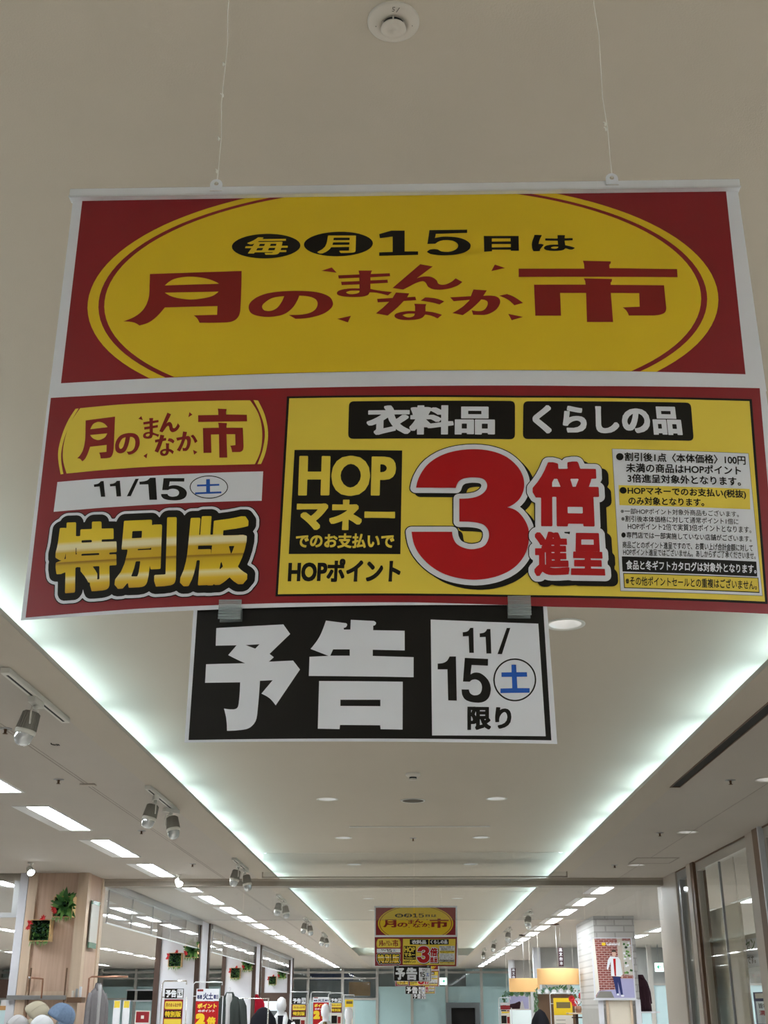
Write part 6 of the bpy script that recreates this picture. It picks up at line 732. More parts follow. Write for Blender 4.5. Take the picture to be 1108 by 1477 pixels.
# ------------------------------------------------------------------ lamps
def fixture(lbl, grp):
    t = thing('ceiling_light', lbl, 'ceiling light', (0, 0, LOW), 0, grp)
    b = MB(); w, l, d = FW/2, FL/2, .085
    b.box(-w-.02, w+.02, -l-.02, -l, -.005, .0, 'trough'); b.box(-w-.02, w+.02, l, l+.02, -.005, .0, 'trough')
    b.box(-w-.02, -w, -l, l, -.005, 0, 'trough'); b.box(w, w+.02, -l, l, -.005, 0, 'trough')
    v = [(-w, -l, 0), (w, -l, 0), (w, l, 0), (-w, l, 0), (-w, -l, d), (w, -l, d), (w, l, d), (-w, l, d)]
    b.add(v, [(0, 1, 5, 4), (1, 2, 6, 5), (2, 3, 7, 6), (3, 0, 4, 7), (4, 5, 6, 7)], 'trough')
    b.build('housing', t)
    b = MB(); b.box(-w, -w+.085, -l, l, -.005, -.001, 'trough'); b.build('side_plate', t)
    c = MB(); n = 10; vs = []; fs = []
    for yy in (-l+.11, l-.11):
        for k in range(n+1): a = PI + PI*k/n; vs.append((.085*math.cos(a), yy, .083 + .075*math.sin(a)))
    for k in range(n): fs.append((k, k+1, n+2+k, n+1+k))
    fs.append(tuple(range(n, -1, -1))); fs.append(tuple(range(n+1, 2*n+2)))
    c.add(vs, fs, 'tube', True); c.build('diffuser', t); return t
first = True
def row(pts, where, grp):
    global first, fx
    vis = sorted(pts, key=lambda p: p[1])
    front = [p for p in vis if p[1] > 6.5]; back = [p for p in vis if p[1] <= 6.5]
    for i, (x, y) in enumerate(front):
        lbl = '%s fluorescent ceiling light %s' % (nth(i) if i < len(ORD) else 'far', where)
        if first: fx = fixture(lbl, grp); fx.location = (x, y, LOW); first = False
        else: dup(fx, (x, y, LOW), lbl, grp)
    for x, y in back: dup(fx, (x, y, LOW), 'unseen fluorescent ceiling light behind the camera', 'ceiling lights behind the camera')
row(ROW_L, 'in the long row left of the aisle', 'long left row of ceiling lights')
row(ROW_R, 'in the row right of the aisle beyond the beam', 'right row of ceiling lights')
row(ROW_R2, 'in the first row inside the right shop', 'right shop ceiling lights')
row(ROW_S1, 'in the first row inside the left shop', 'left shop ceiling lights')
for i, x in enumerate((-7.0, -3.6, .4, 4.2)): ROW_R3.append((x, 52.0))  # made-up fixtures, added to brighten the room behind the far glass
row(ROW_S2, 'in the second row inside the left shop', 'far left shop ceiling lights')
row(ROW_S3, 'in the third row deep inside the left shop', 'deepest left shop ceiling lights')
row(ROW_R3[:-4], 'in the second row inside the right shop', 'far right shop ceiling lights')
for i, (x, y) in enumerate(ROW_R3[-4:]): dup(fx, (x, y, LOW), '%s added ceiling light brightening the room behind the far glass wall' % ('leftmost', 'second from left', 'third from left', 'rightmost')[i], 'added far room ceiling lights')

def downlight(r, lbl, grp, z):
    t = thing('downlight', lbl, 'downlight', (0, 0, z), 0, grp)
    MB().lathe([(r, .0), (r+.012, -.001), (r+.012, -.004), (r-.003, -.004), (r-.005, .0)], (0, 0, 0), 'plasticw', 32).build('trim_ring', t)
    MB().lathe([(r-.002, -.002), (r*.86, .03), (r*.62, .085), (.0, .088)], (0, 0, 0), 'refl', 32).build('reflector', t)
    MB().lathe([(0, .055), (r*.35, .055), (r*.40, .062), (r*.36, .085)], (0, 0, 0), 'dim', 24).build('lamp', t); return t
d0 = None
for i, (x, y) in enumerate(DL_TOP):
    if y > 36: continue
    lbl = '%s round downlight in the %s line of the raised ceiling' % (nth(i//2), 'left' if x < 0 else 'right')
    if d0 is None: d0 = downlight(DR, lbl, 'downlights in the raised ceiling', TOP); d0.location = (x, y, TOP)
    else: dup(d0, (x, y, TOP), lbl, 'downlights in the raised ceiling')
d1 = None
for i, (x, y) in enumerate(DL_R):
    lbl = '%s round downlight in the lower ceiling beside the right shop front' % nth(i)
    if d1 is None: d1 = downlight(DRR, lbl, 'downlights in the right soffit', LOW); d1.location = (x, y, LOW)
    else: dup(d1, (x, y, LOW), lbl, 'downlights in the right soffit')

# ------------------------------------------------------------------ detectors, sprinklers, vents on the ceilings
t = thing('smoke_detector', 'round beige smoke detector with handwritten number at the top of the view', 'smoke detector', (-.02, 1.575, TOP))
b = MB(); b.lathe([(.0455, 0), (.0455, -.004), (.043, -.0065), (.030, -.0095), (.0235, -.0105), (.0225, -.0095), (.019, -.0095)], (0, 0, 0), 'det', 48)
bo = b.build('base', t)
c = MB(); c.lathe([(.019, -.009), (.019, -.0175)], (0, 0, 0), 'dark', 40); c.lathe([(.019, -.0165), (.0218, -.0165), (.0222, -.018), (.021, -.0195), (.004, -.0205), (.0035, -.019), (0, -.019)], (0, 0, 0), 'det', 40)
for k in range(6):
    a = PI*2*k/6 + PI/6*0 + .52; c.tube([(.0208*math.cos(a), .0208*math.sin(a), -.009), (.0208*math.cos(a), .0208*math.sin(a), -.017)], .0015, 'det', 6)
c.build('cap', t)
# the two handwritten figures, on the near slope of the base
def slope(u, v): # u right, v up the picture (towards the camera side)
    r_ = .0265 + v; z_ = -.0095 + (r_-.030)/.013*.003 if r_ > .030 else -.0098; return (u, -r_, z_ - .0008)
def pen(strokes, parent):
    k = MB()
    for s in strokes: k.tube([slope(*p) for p in s], .0005, 'ink', 5)
    k.build('handwriting', parent)
pen([[(.0035, .0125), (-.0005, .0125), (-.0012, .009), (.001, .0095), (.0022, .0075), (.0005, .005), (-.002, .0058)], [(.011, .0115), (.0055, .0035)]], bo)
MB().lathe([(.0009, -.0075), (0, -.0085)], (-.031, .002, -.002), 'ink', 8).build('screw', t); MB().lathe([(.0009, -.0075), (0, -.0085)], (.033, .002, -.002), 'ink', 8).build('screw', t)
t = thing('smoke_detector', 'small round detector in the middle of the raised ceiling below the notice', 'smoke detector', (.01, 8.78, TOP))
MB().lathe([(.055, 0), (.055, -.014), (.042, -.024), (.03, -.026)], (0, 0, 0), 'det', 32).build('base', t); MB().lathe([(.026, -.024), (.026, -.040), (.03, -.042), (.028, -.048), (0, -.05)], (0, 0, 0), 'det', 24).lathe([(.027, -.028), (.027, -.038)], (0, 0, 0), 'dark', 24).build('cap', t)
t = thing('ceiling_speaker', 'flat round brown ceiling speaker between the two downlight lines', 'speaker', (.01, 10.0, TOP))
MB().lathe([(.10, 0), (.105, -.002), (.10, -.008), (.088, -.006)], (0, 0, 0), 'plasticw', 40).build('rim', t); MB().lathe([(.089, -.005), (.06, -.009), (0, -.010)], (0, 0, 0), 'grille', 40).build('grille', t)
t = MB().bbox(-.60, .74, -.012, .012, -.010, 0, 'plasticw', .003).build('ceiling_rail', None, (0, 11.52, TOP)); tag(t, 'thin pale rail fixed across the raised ceiling beyond the speaker', 'rail')
def sprinkler(x, y, z, lbl):
    t = thing('sprinkler_head', lbl, 'sprinkler', (x, y, z), 0, 'sprinkler heads')
    MB().lathe([(.035, 0), (.034, -.004), (.018, -.006)], (0, 0, 0), 'alud', 20).build('rosette', t)
    MB().lathe([(.008, -.004), (.007, -.026), (.014, -.028), (.014, -.030), (0, -.031)], (0, 0, 0), 'brownl', 12).build('nozzle', t); return t
sp = sprinkler(2.12, 7.97, LOW, 'nearest sprinkler head in the right lower ceiling, beside the dark air slot')
for x, y, z, l in ((2.14, 10.52, LOW, 'second sprinkler head in the right lower ceiling, left of a downlight'), (2.14, 13.0, LOW, 'third sprinkler head in the right lower ceiling, near the beam'), (-2.34, 7.84, LOW, 'nearest sprinkler head in the left lower ceiling, below the first track'), (-2.31, 10.28, LOW, 'second sprinkler head in the left lower ceiling, below the two track spots'), (-2.31, 12.8, LOW, 'third sprinkler head in the left lower ceiling, near the beam'), (.01, 12.36, TOP, 'tiny sprinkler head in the raised ceiling between two downlights'), (-2.2, 6.3, LOW, 'sprinkler head at the left picture edge under the first track')):
    dup(sp, (x, y, z), l)
t = thing('access_hatch', 'square access hatch in the right lower ceiling near the shop front', 'hatch', (2.475, 12.6, LOW))
b = MB(); w = .215; l = .25
for a in ((-w, w, -l, -l+.012), (-w, w, l-.012, l), (-w, -w+.012, -l, l), (w-.012, w, -l, l)): b.box(*a, -.004, 0, 'seam')
b.build('frame', t); MB().box(-w+.012, w-.012, -l+.012, l-.012, -.002, 0, 'soffit').build('door', t)
t = thing('linear_diffuser', 'long dark slot air diffuser along the right edge of the raised ceiling', 'air vent', (1.80, 0, LOW))
MB().box(-.03, .03, 1.0, 8.18, -.006, -.003, 'dark').build('slot', t); MB().box(-.036, -.03, 1.0, 8.2, -.010, 0, 'brownl').box(.03, .036, 1.0, 8.2, -.010, 0, 'brownl').box(-.036, .036, 8.18, 8.2, -.01, 0, 'brownl').build('frame', t)
t = MB().bbox(-.05, .05, -.03, .03, -.012, 0, 'beige', .003).build('cover_plate', None, (-2.19, 8.02, LOW)); tag(t, 'small beige cover plate on the left ceiling seam', 'cover plate')
t = MB().tube([(-.02, -.03, -.002), (-.028, .0, -.002), (-.01, .02, -.002), (.0, .0, -.002), (.012, .03, -.002)], .003, 'ink', 5).tube([(.012, .005, -.002), (-.004, .035, -.002)], .003, 'ink', 5).build('pen_mark', None, (-2.04, 6.71, LOW)); tag(t, 'small black pen scribble on the left lower ceiling below the first track', 'mark')

# ------------------------------------------------------------------ track lights
def track(lbl):
    t = thing('lighting_track', lbl, 'lighting track', (0, 0, LOW), 0, 'lighting tracks')
    MB().bbox(-.021, .021, -.5, .5, -.026, 0, 'plasticw', .004).build('rail', t); MB().box(-.0055, .0055, -.46, .46, -.027, -.0255, 'dark').build('slot', t); return t
def spot(lbl):
    t = thing('track_spotlight', lbl, 'spotlight', (0, 0, LOW-.027), 0, 'track spotlights')
    MB().bbox(-.018, .018, -.075, .075, -.030, 0, 'plasticw', .005).build('adapter', t)
    y = MB(); y.tube([(0, 0, -.028), (0, 0, -.045)], .012, 'plasticw', 12)
    y.tube([(-.0, -.056, -.13), (0, -.058, -.07), (0, -.045, -.047), (0, .045, -.047), (0, .058, -.07), (0, .056, -.13)], .0045, 'plasticw', 8); y.build('yoke', t)
    R = Matrix.Rotation(.22, 3, 'Y')
    b = MB(); b.lathe([(0, -.062), (.034, -.062), (.040, -.068), (.046, -.150), (.046, -.156)], (0, 0, 0), 'spotb', 24, R)
    for k in range(24):
        a = 2*PI*k/24; c, s = math.cos(a), math.sin(a)
        p = [R @ Vector((c*r_, s*r_, z)) for r_, z in ((.036, -.066), (.043, -.069), (.050, -.150), (.044, -.150))]; n = R @ Vector((-s, c, 0))*.0014
        b.add([q+n for q in p]+[q-n for q in p], [(0, 1, 2, 3), (7, 6, 5, 4), (0, 4, 5, 1), (1, 5, 6, 2), (2, 6, 7, 3)], 'spotb')
    b.build('heat_sink', t)
    MB().lathe([(.047, -.150), (.049, -.156), (.049, -.168), (.046, -.172)], (0, 0, 0), 'plasticw', 28, R).build('collar', t)
    MB().lathe([(.044, -.170), (.042, -.195), (.036, -.212), (.024, -.224), (0, -.228)], (0, 0, 0), 'spotl', 28, R).build('lamp', t)
    return t
tr = None; so = None
TRK = [(-1.80, 5.55), (-1.79, 8.55), (-1.79, 12.7), (-1.79, 16.8), (-1.79, 21.0), (-1.79, 25.2), (1.80, 19.5), (1.80, 23.7), (1.80, 27.9), (1.80, 32.0)]
for i, (x, y) in enumerate(TRK):
    l = '%s short white lighting track along the %s edge of the raised ceiling' % (nth(i if x < 0 else i-6), 'left' if x < 0 else 'right')
    if tr is None: tr = track(l); tr.location = (x, y, LOW-.004)
    else: dup(tr, (x, y, LOW-.004), l)
SPT = [(-1.80, 5.53, 0, 'grey ribbed spotlight on the nearest left track, alone'), (-1.79, 8.33, .3, 'left of two ribbed spotlights on the second left track'), (-1.79, 8.90, 2.6, 'right of two ribbed spotlights on the second left track'),
       (-1.79, 12.55, .2, 'left spotlight of the pair just in front of the beam'), (-1.79, 13.05, 2.9, 'right spotlight of the pair just in front of the beam'),
       (-1.79, 16.7, .4, 'first spotlight on the left track just behind the beam'), (-1.79, 17.2, 2.8, 'second spotlight on the left track just behind the beam'), (-1.79, 20.8, .4, 'nearer spotlight on the fifth left track'), (-1.79, 21.4, 2.7, 'farther spotlight on the fifth left track'), (-1.79, 25.0, .3, 'nearer spotlight on the last left track'), (-1.79, 25.5, 2.7, 'farther spotlight on the last left track'),
       (1.80, 19.3, .8, 'nearer spotlight on the nearest right track'), (1.80, 19.8, 2.4, 'farther spotlight on the nearest right track'), (1.80, 23.5, .8, 'nearer spotlight on the second right track'), (1.80, 24.0, 2.3, 'farther spotlight on the second right track'), (1.80, 27.8, .5, 'spotlight on the third right track'), (1.80, 31.9, .5, 'spotlight on the last right track')]
for x, y, a, l in SPT:
    if so is None: so = spot(l); so.location = (x, y, LOW-.031)
    else: dup(so, (x, y, LOW-.031), l, None, a)
t = thing('track_spotlight', 'small bright spotlight on the left ceiling above the oak column', 'spotlight', (-3.97, 12.63, LOW), 2.21)
MB().lathe([(.03, 0), (.03, -.015), (.012, -.02), (.012, -.05)], (0, 0, 0), 'plasticw', 20).build('mount', t)
Rr = Matrix.Rotation(.9, 3, 'Y'); MB().lathe([(.0, .03), (.03, .028), (.042, -.05), (.036, -.052)], (0, 0, -.075), 'plasticw', 24, Rr).build('head', t); MB().lathe([(.036, -.048), (0, -.046)], (0, 0, -.075), 'tube', 20, Rr).build('lens', t)
t2 = dup(t, (-2.66, 13.9, LOW), 'small white spotlight just in front of the beam beside the left light row', None, 2.21)

# ------------------------------------------------------------------ planters with leaves
def leaf(mb, p, d, up, L, w, m):
    d = Vector(d).normalized(); s = d.cross(Vector(up)).normalized(); n = s.cross(d); p = Vector(p)
    a = p; b = p+d*L*.35+s*w/2+n*L*.05; c = p+d*L*.35-s*w/2+n*L*.05; q = p+d*L*.35+n*L*.02; e = p+d*L*.75+s*w*.32+n*L*.02; f = p+d*L*.75-s*w*.32+n*L*.02; g = p+d*L*.75-n*L*.01; h = p+d*L-n*L*.08
    mb.add([a, b, q, c, e, g, f, h], [(0, 1, 2), (0, 2, 3), (1, 4, 5, 2), (2, 5, 6, 3), (4, 7, 5), (5, 7, 6)], m, True)
def planter(lbl, big, loc, s=.225):
    t = thing('wall_planter', lbl, 'planter', loc, 0, 'square planters on the columns')
    f = MB(); w = s/2; D = .14; k = .008
    for a in ((-w, -w+k, -w, w), (w-k, w, -w, w), (-w, w, -w, -w+k), (-w, w, w-k, w)): f.box(a[0], a[1], -D, 0, a[2], a[3], 'woodf')
    f.build('frame', t); MB().box(-w+k, w-k, -D*.55, 0, -w+k, w-k, 'soil').build('bed', t)
    L = MB(); rnd = random.Random(len(lbl))
    for i in range(120 if not big else 60):
        x, z = rnd.uniform(-w*.88, w*.88), rnd.uniform(-w*.88, w*.88)
        leaf(L, (x, -D*.55, z), (rnd.uniform(-.7, .7), -1, rnd.uniform(-.9, .5)), (0, .2, 1), rnd.uniform(.04, .09), rnd.uniform(.015, .035), rnd.choice(['leaf1', 'leaf1', 'leaf2', 'leaf3']))
    for i in range(14):
        x = rnd.uniform(-w*.9, w*.9); leaf(L, (x, -D*.9, -w+.01), (rnd.uniform(-.3, .3), -.35, -1), (0, -1, .2), rnd.uniform(.04, .08), .012, 'leaf2')
    if big:
        for i in range(46):
            a = rnd.uniform(0, 2*PI); u = rnd.uniform(.2, 1); c = Vector((.02, -D*.75, .03))
            leaf(L, c + Vector((math.cos(a)*.03, 0, math.sin(a)*.03)), (math.cos(a)*u, -.55*(1.2-u), math.sin(a)*u+.12), (0, -1, .15), rnd.uniform(.10, .165), rnd.uniform(.045, .065), rnd.choice(['leaf2', 'leaf1', 'leaf2', 'leaf1']))
    L.build('foliage', t)
    for cx, cz in (((-w*1.0, w*.65), (-w*1.1, w*.25), (w*.25, w*1.1)) if not big else ((-w*.9, -.02), (-w*.75, -.05))):
        F = MB()
        for i in range(12):
            a = 2*PI*i/12 + rnd.uniform(-.2, .2); leaf(F, (cx, -D-.01, cz), (math.cos(a), -.5+.3*(i % 2), math.sin(a)), (0, -1, 0), rnd.uniform(.022, .045), .014, 'poin')
        F.build('flower', t)
    return t
pa = planter('lower square planter with dark leaves and red flowers on the oak column', False, (-4.07, 13.66, EYE+.785))
pb = planter('upper planter with large bright leaves and a red flower on the oak column', True, (-3.84, 13.66, EYE+1.03), .22)
for i, (x, y, z, z2) in enumerate(((-4.02, 21.29, .755, .90), (-4.07, 28.94, .745, .915), (-4.12, 37.08, .755, .92))):
    c = ('first', 'second', 'third')[i]
    dup(pa, (x, y, EYE+z), 'lower square planter on the %s white column' % c); dup(pb, (x+.27, y, EYE+z2), 'upper leafy planter on the %s white column' % c)
t = thing('frosted_plate', 'tall frosted clear plate with green ends on the oak column side', 'plate', (-3.60, 13.98, EYE+.62))
MB().bbox(-.006, .006, -.16, .16, .06, .46, 'frosts', .002).build('panel', t); MB().bbox(-.008, .008, -.16, .16, 0, .06, 'greeng', .002).box(-.008, .008, -.16, .16, .46, .50, 'greeng').build('green_end', t)
for yy in (-.15, .15): MB().lathe([(.012, 0), (.012, .012), (0, .014)], (.006, yy, .49), 'chrome', 14, Matrix.Rotation(PI/2, 3, 'Y')).build('stud', t)

# ------------------------------------------------------------------ caps, rails and clothes beside the oak column
def cap(lbl, m, loc, rz):
    t = thing('cap', lbl, 'cap', loc, rz, 'caps on stands')
    rings = []
    for k in range(9):
        a = PI/2*k/8; rings.append(ring(0, 0, .125*math.sin(a)*1.0, .098*max(.02, math.cos(a)**.75), .115*max(.02, math.cos(a)**.75), 24))
    b = MB().loft(rings, m); b.lathe([(.008, .124), (.006, .130), (0, .131)], (0, 0, 0), m, 10)
    for k in range(6):
        a0 = PI*2*k/6; b.tube([(.0985*math.cos(a0)*math.cos(q)**.75, .1155*math.sin(a0)*math.cos(q)**.75, .1252*math.sin(q)) for q in [PI/2*j/8*.98 for j in range(9)]], .0016, m, 5)
    b.build('crown', t)
    v = []; f = []; n = 14
    for j, (e, dz) in enumerate(((1.0, .004), (1.35, -.004), (1.72, -.022))):
        for k in range(n+1):
            a = PI*(-.40 + .80*k/n) ; q = math.cos(a*1.1)
            v.append((.096*math.sin(a)*(1+.08*j), -.112*math.cos(a)*(1 + (e-1)*max(.0, q)), .006 + dz*max(0, q) - .012*math.sin(a)**2*j))
    for j in range(2):
        for k in range(n): f.append((j*(n+1)+k, j*(n+1)+k+1, (j+1)*(n+1)+k+1, (j+1)*(n+1)+k))
    n0 = len(v); v += [(x, y, z-.004) for x, y, z in v]; f += [tuple(n0+q for q in reversed(g)) for g in f[:2*n]]
    MB().add(v, f, m, True).build('brim', t)
    s = MB().tube([(-.03, .112, .012), (0, .118, .008), (.03, .112, .012)], .006, m, 6); s.build('strap', t)
    return t
def cap_stand(lbl, loc, h):
    t = thing('hat_stand', lbl, 'stand', loc, 0, 'hat stands')
    MB().lathe([(.0, h), (.03, h-.01), (.045, h-.03), (.045, h-.05)], (0, 0, 0), 'clothw', 24).build('head_form', t)
    MB().tube([(0, 0, .02), (0, 0, h-.10)], .012, 'chrome', 12).build('pole', t); MB().lathe([(.06, 0), (.06, .012), (.02, .022)], (0, 0, 0), 'chrome', 32).build('base', t); return t
def tilt(o, rz, ry, s=1.0): o.rotation_euler = (Matrix.Rotation(ry, 3, 'Y') @ Matrix.Rotation(rz, 3, 'Z')).to_euler(); o.scale = (s, s, s)
c1 = cap('beige cotton cap tilted on a stand in front of the oak column', 'capb', (-3.945, 13.25, EYE-.095), 0); tilt(c1, 1.2, .75, 1.35)
c2 = cap('blue denim cap on a stand in front of the oak column', 'capd', (-3.68, 13.25, EYE-.11), 0); tilt(c2, 1.5, .5, 1.3)
c3 = cap('pale grey cap below the beige cap at the left', 'clothl', (-4.09, 13.15, EYE-.20), 0); tilt(c3, 1.2, .5, 1.1)
c4 = cap('white cap below the denim cap', 'clothw', (-3.81, 13.05, EYE-.20), 0); tilt(c4, 1.2, .5, 1.1)
cap_stand('stand under the beige cap', (-3.93, 13.25, 0), EYE-.10); cap_stand('stand under the denim cap', (-3.67, 13.25, 0), EYE-.11)
cap_stand('stand under the pale grey cap', (-4.07, 13.15, 0), EYE-.19); cap_stand('stand under the white cap', (-3.79, 13.05, 0), EYE-.19)
t = thing('wall_rail', 'grey display rail across the front of the oak column', 'rail', (0, 13.63, EYE+.085))
MB().bbox(-4.38, -3.74, -.02, .012, 0, .045, 'alud').build('bar', t)
for x in (-4.15, -3.76): MB().box(x-.006, x+.006, -.006, .012, -1.2, .32, 'brownl').build('slot_strip', t)
t = thing('display_hook', 'copper display arm bent upward on the oak column rail', 'hook', (-4.0, 13.61, EYE+.10)); MB().tube([(0, 0, 0), (0, -.01, .18), (0, -.02, .195), (-.06, -.30, .20)], .009, 'copper', 10).build('arm', t); MB().lathe([(0, -.014), (.012, -.008), (.012, .008), (0, .014)], (-.06, -.30, .20), 'chrome', 12).build('end_ball', t)
t = thing('display_shelf', 'small dark wooden box of cards at the right of the oak column', 'shelf', (-3.61, 13.56, EYE+.055))
MB().bbox(-.08, .08, -.08, .08, 0, .055, 'brownl', .004).build('tray', t)
for k in range(3): MB().bbox(-.05+.04*k, -.03+.04*k, -.02, .02, .055, .12+.02*k, ('cream', 'alud', 'wpet')[k], .002).build('card', t)
t = thing('garment_rail', 'thin bronze hanging rail with grey coat beside the oak column', 'clothes rail', (-3.5, 13.6, 0))
MB().tube([(0, 0, EYE-.9), (0, 0, EYE+.30), (.03, 0, EYE+.315), (.42, 0, EYE+.315)], .010, 'copper', 10).build('bar', t); MB().tube([(0, 0, EYE-.9), (0, .05, 0)], .012, 'copper', 10).build('post', t)
def garment(name, lbl, cat, m, loc, w=.40, L=.8, D=.12, rz=0, inner=None, grp=None, hook=True):
    t = thing(name, lbl, cat, loc, rz, grp)      # origin: the top of the collar
    prof = [(.10, .45, 0), (.17, .55, -.02), (.34, .7, -.05), (.46, .85, -.09), (.50, 1, -.16), (.48, 1, -.3*L), (.47, 1, -.6*L), (.52, 1.05, -.85*L), (.54, 1.05, -L)]
    rn = random.Random(len(lbl)); rings = []
    for a, b, z in prof:
        pts = ring(0, 0, z, w*a, D*b*.5, 28, .8)
        if z < -.12: pts = [(x*(1+.02*math.sin(k*1.9+z*5)), y*(1+.25*math.sin(k*2.4+z*3)), zz) for k, (x, y, zz) in enumerate(pts)]
        rings.append(pts)
    MB().loft(rings, m).build('body', t)
    for s in (-1, 1):
        sl = MB().tube([(s*w*.40, 0, -.075), (s*w*.52, -.01, -.18), (s*w*.60, -.02, -.36*L/.8), (s*w*.62, -.035, -.62*L/.8)], [.05*w/.4, .058*w/.4, .05*w/.4, .042*w/.4], m, 14); sl.build('sleeve', t)
    if inner: MB().loft([ring(0, -D*.30, z, w*a, D*.26, 14) for z, a in ((.01, .09), (-.05, .13), (-.3*L, .12), (-.7*L, .10), (-.98*L, .10))], inner).build('lining', t)
    MB().loft([ring(0, 0, .028, w*.13, D*.26, 16), ring(0, 0, .0, w*.17, D*.34, 16), ring(0, -.01, -.05, w*.22, D*.42, 16)], m).build('collar', t)
    if hook: MB().tube([(0, 0, .0), (0, 0, .05), (.015, 0, .075), (0, 0, .095), (-.015, 0, .08)], .003, 'alud', 6).build('hanger_hook', t)
    return t
garment('coat', 'long grey coat hanging on the bronze rail beside the oak column', 'coat', 'clothg', (-3.40, 13.62, EYE+.225), .20, 1.05, .12, .75, 'clothl')

# ------------------------------------------------------------------ little sign stands in the shops
def sign_stand(lbl, loc, w, parts, frame='alu', pole=True, grp=None, rz=0):
    """parts: list of (z0, z1, painter(mb, w, z0, z1)); z measured from the horizon"""
    t = thing('sign_stand', lbl, 'sign', loc, rz, grp); zt = max(p[1] for p in parts)
    for z0, z1, fn in parts:
        b = MB(); b.box(-w/2, w/2, 0, .006, EYE+z0, EYE+z1, 'paper_back'); fn(b, w, EYE+z0, EYE+z1); b.build('panel', t)
    if pole:
        p = MB(); p.tube([(-w*.66, .02, .02), (-w*.66, .02, EYE+zt+.06), (-w*.58, .02, EYE+zt+.09), (w*.6, .02, EYE+zt+.09), (w*.6, .02, EYE+zt+.05)], .009, frame, 8); p.build('frame_tube', t)
        p = MB(); p.tube([(w*.66, .02, .02), (w*.66, .02, EYE+zt-.10), (-w*.66, .02, EYE+zt-.10)], .007, frame, 8); p.build('cross_bar', t)
        MB().bbox(-w*.8, w*.8, -.14, .18, 0, .02, frame, .004).build('base', t)
    return t
def p_yokoku(b, w, z0, z1):
    h = z1-z0; patch(b, rect(-w/2, w/2, z0, z1), 'black', 0, 1); patch(b, rect(w*.16, w*.46, z0+h*.06, z1-h*.06), 'white', 0, 2)
    words(b, '予告', 'white', -w*.46, w*.12, z0+h*.12, z1-h*.12, 0, .05, 2); words(b, '11/', 'black', w*.2, w*.4, z0+h*.66, z1-h*.12, 0, .03, 3); words(b, '15', 'black', w*.19, w*.43, z0+h*.3, z1-h*.4, 0, .03, 3)
def p_tsuki(b, w, z0, z1):
    h = z1-z0; patch(b, rect(-w/2, w/2, z0, z1), 'red', 0, 1)
    ztop = z1-h*.04; u = min(h*.42, w*.38)
    patch(b, rrect2(-w*.45, w*.45, ztop-u, ztop, u*.2), 'yellow2', 0, 2); words(b, '月のまんなか市', 'redp', -w*.40, w*.40, ztop-u*.72, ztop-u*.22, 0, .03, 3)
    z3 = ztop-u*1.15; patch(b, rect(-w*.46, w*.46, z3-u*.95, z3), 'black', 0, 2); words(b, '特別版', 'yellow', -w*.42, w*.42, z3-u*.85, z3-u*.1, 0, .04, 3)
    z4 = z3-u*1.1
    if z4-z0 > u*.3: patch(b, rect(-w*.45, w*.45, z0+h*.03, z4), 'yellow2', 0, 2)
def rrect2(x0, x1, z0, z1, r):
    out = []
    for cx, cz, a0 in ((x1-r, z1-r, 0), (x0+r, z1-r, PI/2), (x0+r, z0+r, PI), (x1-r, z0+r, 1.5*PI)): out += [(cx+r*math.cos(a0+PI/2*k/5), cz+r*math.sin(a0+PI/2*k/5)) for k in range(6)]
    return out
def p_kado(b, w, z0, z1):
    patch(b, rect(-w/2, w/2, z0, z1), 'white', 0, 1); h = z1-z0
    words(b, '毎週', 'navy', -w*.46, -w*.24, z0+h*.15, z0+h*.5, 0, .04, 2); words(b, '火土', 'navy', -w*.2, w*.24, z0+h*.10, z0+h*.68, 0, .04, 2); words(b, '曜日', 'navy', w*.26, w*.46, z0+h*.15, z0+h*.5, 0, .04, 2)
    patch(b, rect(-w*.46, -w*.2, z0+h*.78, z0+h*.95), 'redp', 0, 2)
def p_two(b, w, z0, z1):
    h = z1-z0; patch(b, rect(-w/2, w/2, z0, z1), 'red3', 0, 1)
    words(b, 'ポイント', 'yellow2', -w*.42, w*.42, z1-w*.28, z1-w*.08, 0, .06, 2); words(b, 'のポイント', 'white', -w*.38, w*.34, z1-w*.43, z1-w*.33, 0, .04, 2)
    words(b, '2', 'yellow', -w*.47, -w*.05, z1-w*.98, z1-w*.48, 0, .10, 2); words(b, '倍', 'yellow', w*.02, w*.40, z1-w*.96, z1-w*.62, 0, .06, 2)
def p_cards(b, w, z0, z1):
    h = z1-z0; patch(b, rect(-w/2, w/2, z0, z1), 'cream', 0, 1); patch(b, rect(-w*.45, w*.1, z0+h*.55, z0+h*.9), 'black', 0, 2); patch(b, rect(-w*.4, w*.4, z0+h*.05, z0+h*.45), 'yellow', 0, 2); patch(b, rect(w*.15, w*.42, z0+h*.55, z0+h*.85), 'redp', 0, 2)
def p_yel(b, w, z0, z1):
    h = z1-z0; patch(b, rect(-w/2, w/2, z0, z1), 'cream', 0, 1); patch(b, rect(-w/2, w/2, z1-w*.85, z1), 'yellow', 0, 2); patch(b, rect(-w*.35, w*.4, z1-w*.5, z1-w*.2), 'olive', 0, 3)
    for k in range(3): patch(b, rect(-w*.4, w*.1, z1-w*1.1-k*.07, z1-w*1.07-k*.07), 'grey', 0, 3)
    patch(b, rect(-w*.25, w*.38, z1-w*1.9, z1-w*1.45), 'red3', 0, 3)
s1 = sign_stand('chrome stand with notice above red and yellow sheet before first white column', (-3.02, 16.0, 0), .24, [(.115, .23, p_yokoku), (-.45, .105, p_tsuki)], 'chrome')
s2 = sign_stand('tall sign with white Tuesday and Saturday header over red poster', (-3.0, 18.5, 0), .335, [(.10, .265, p_kado), (-.55, .095, p_two)], 'alu')
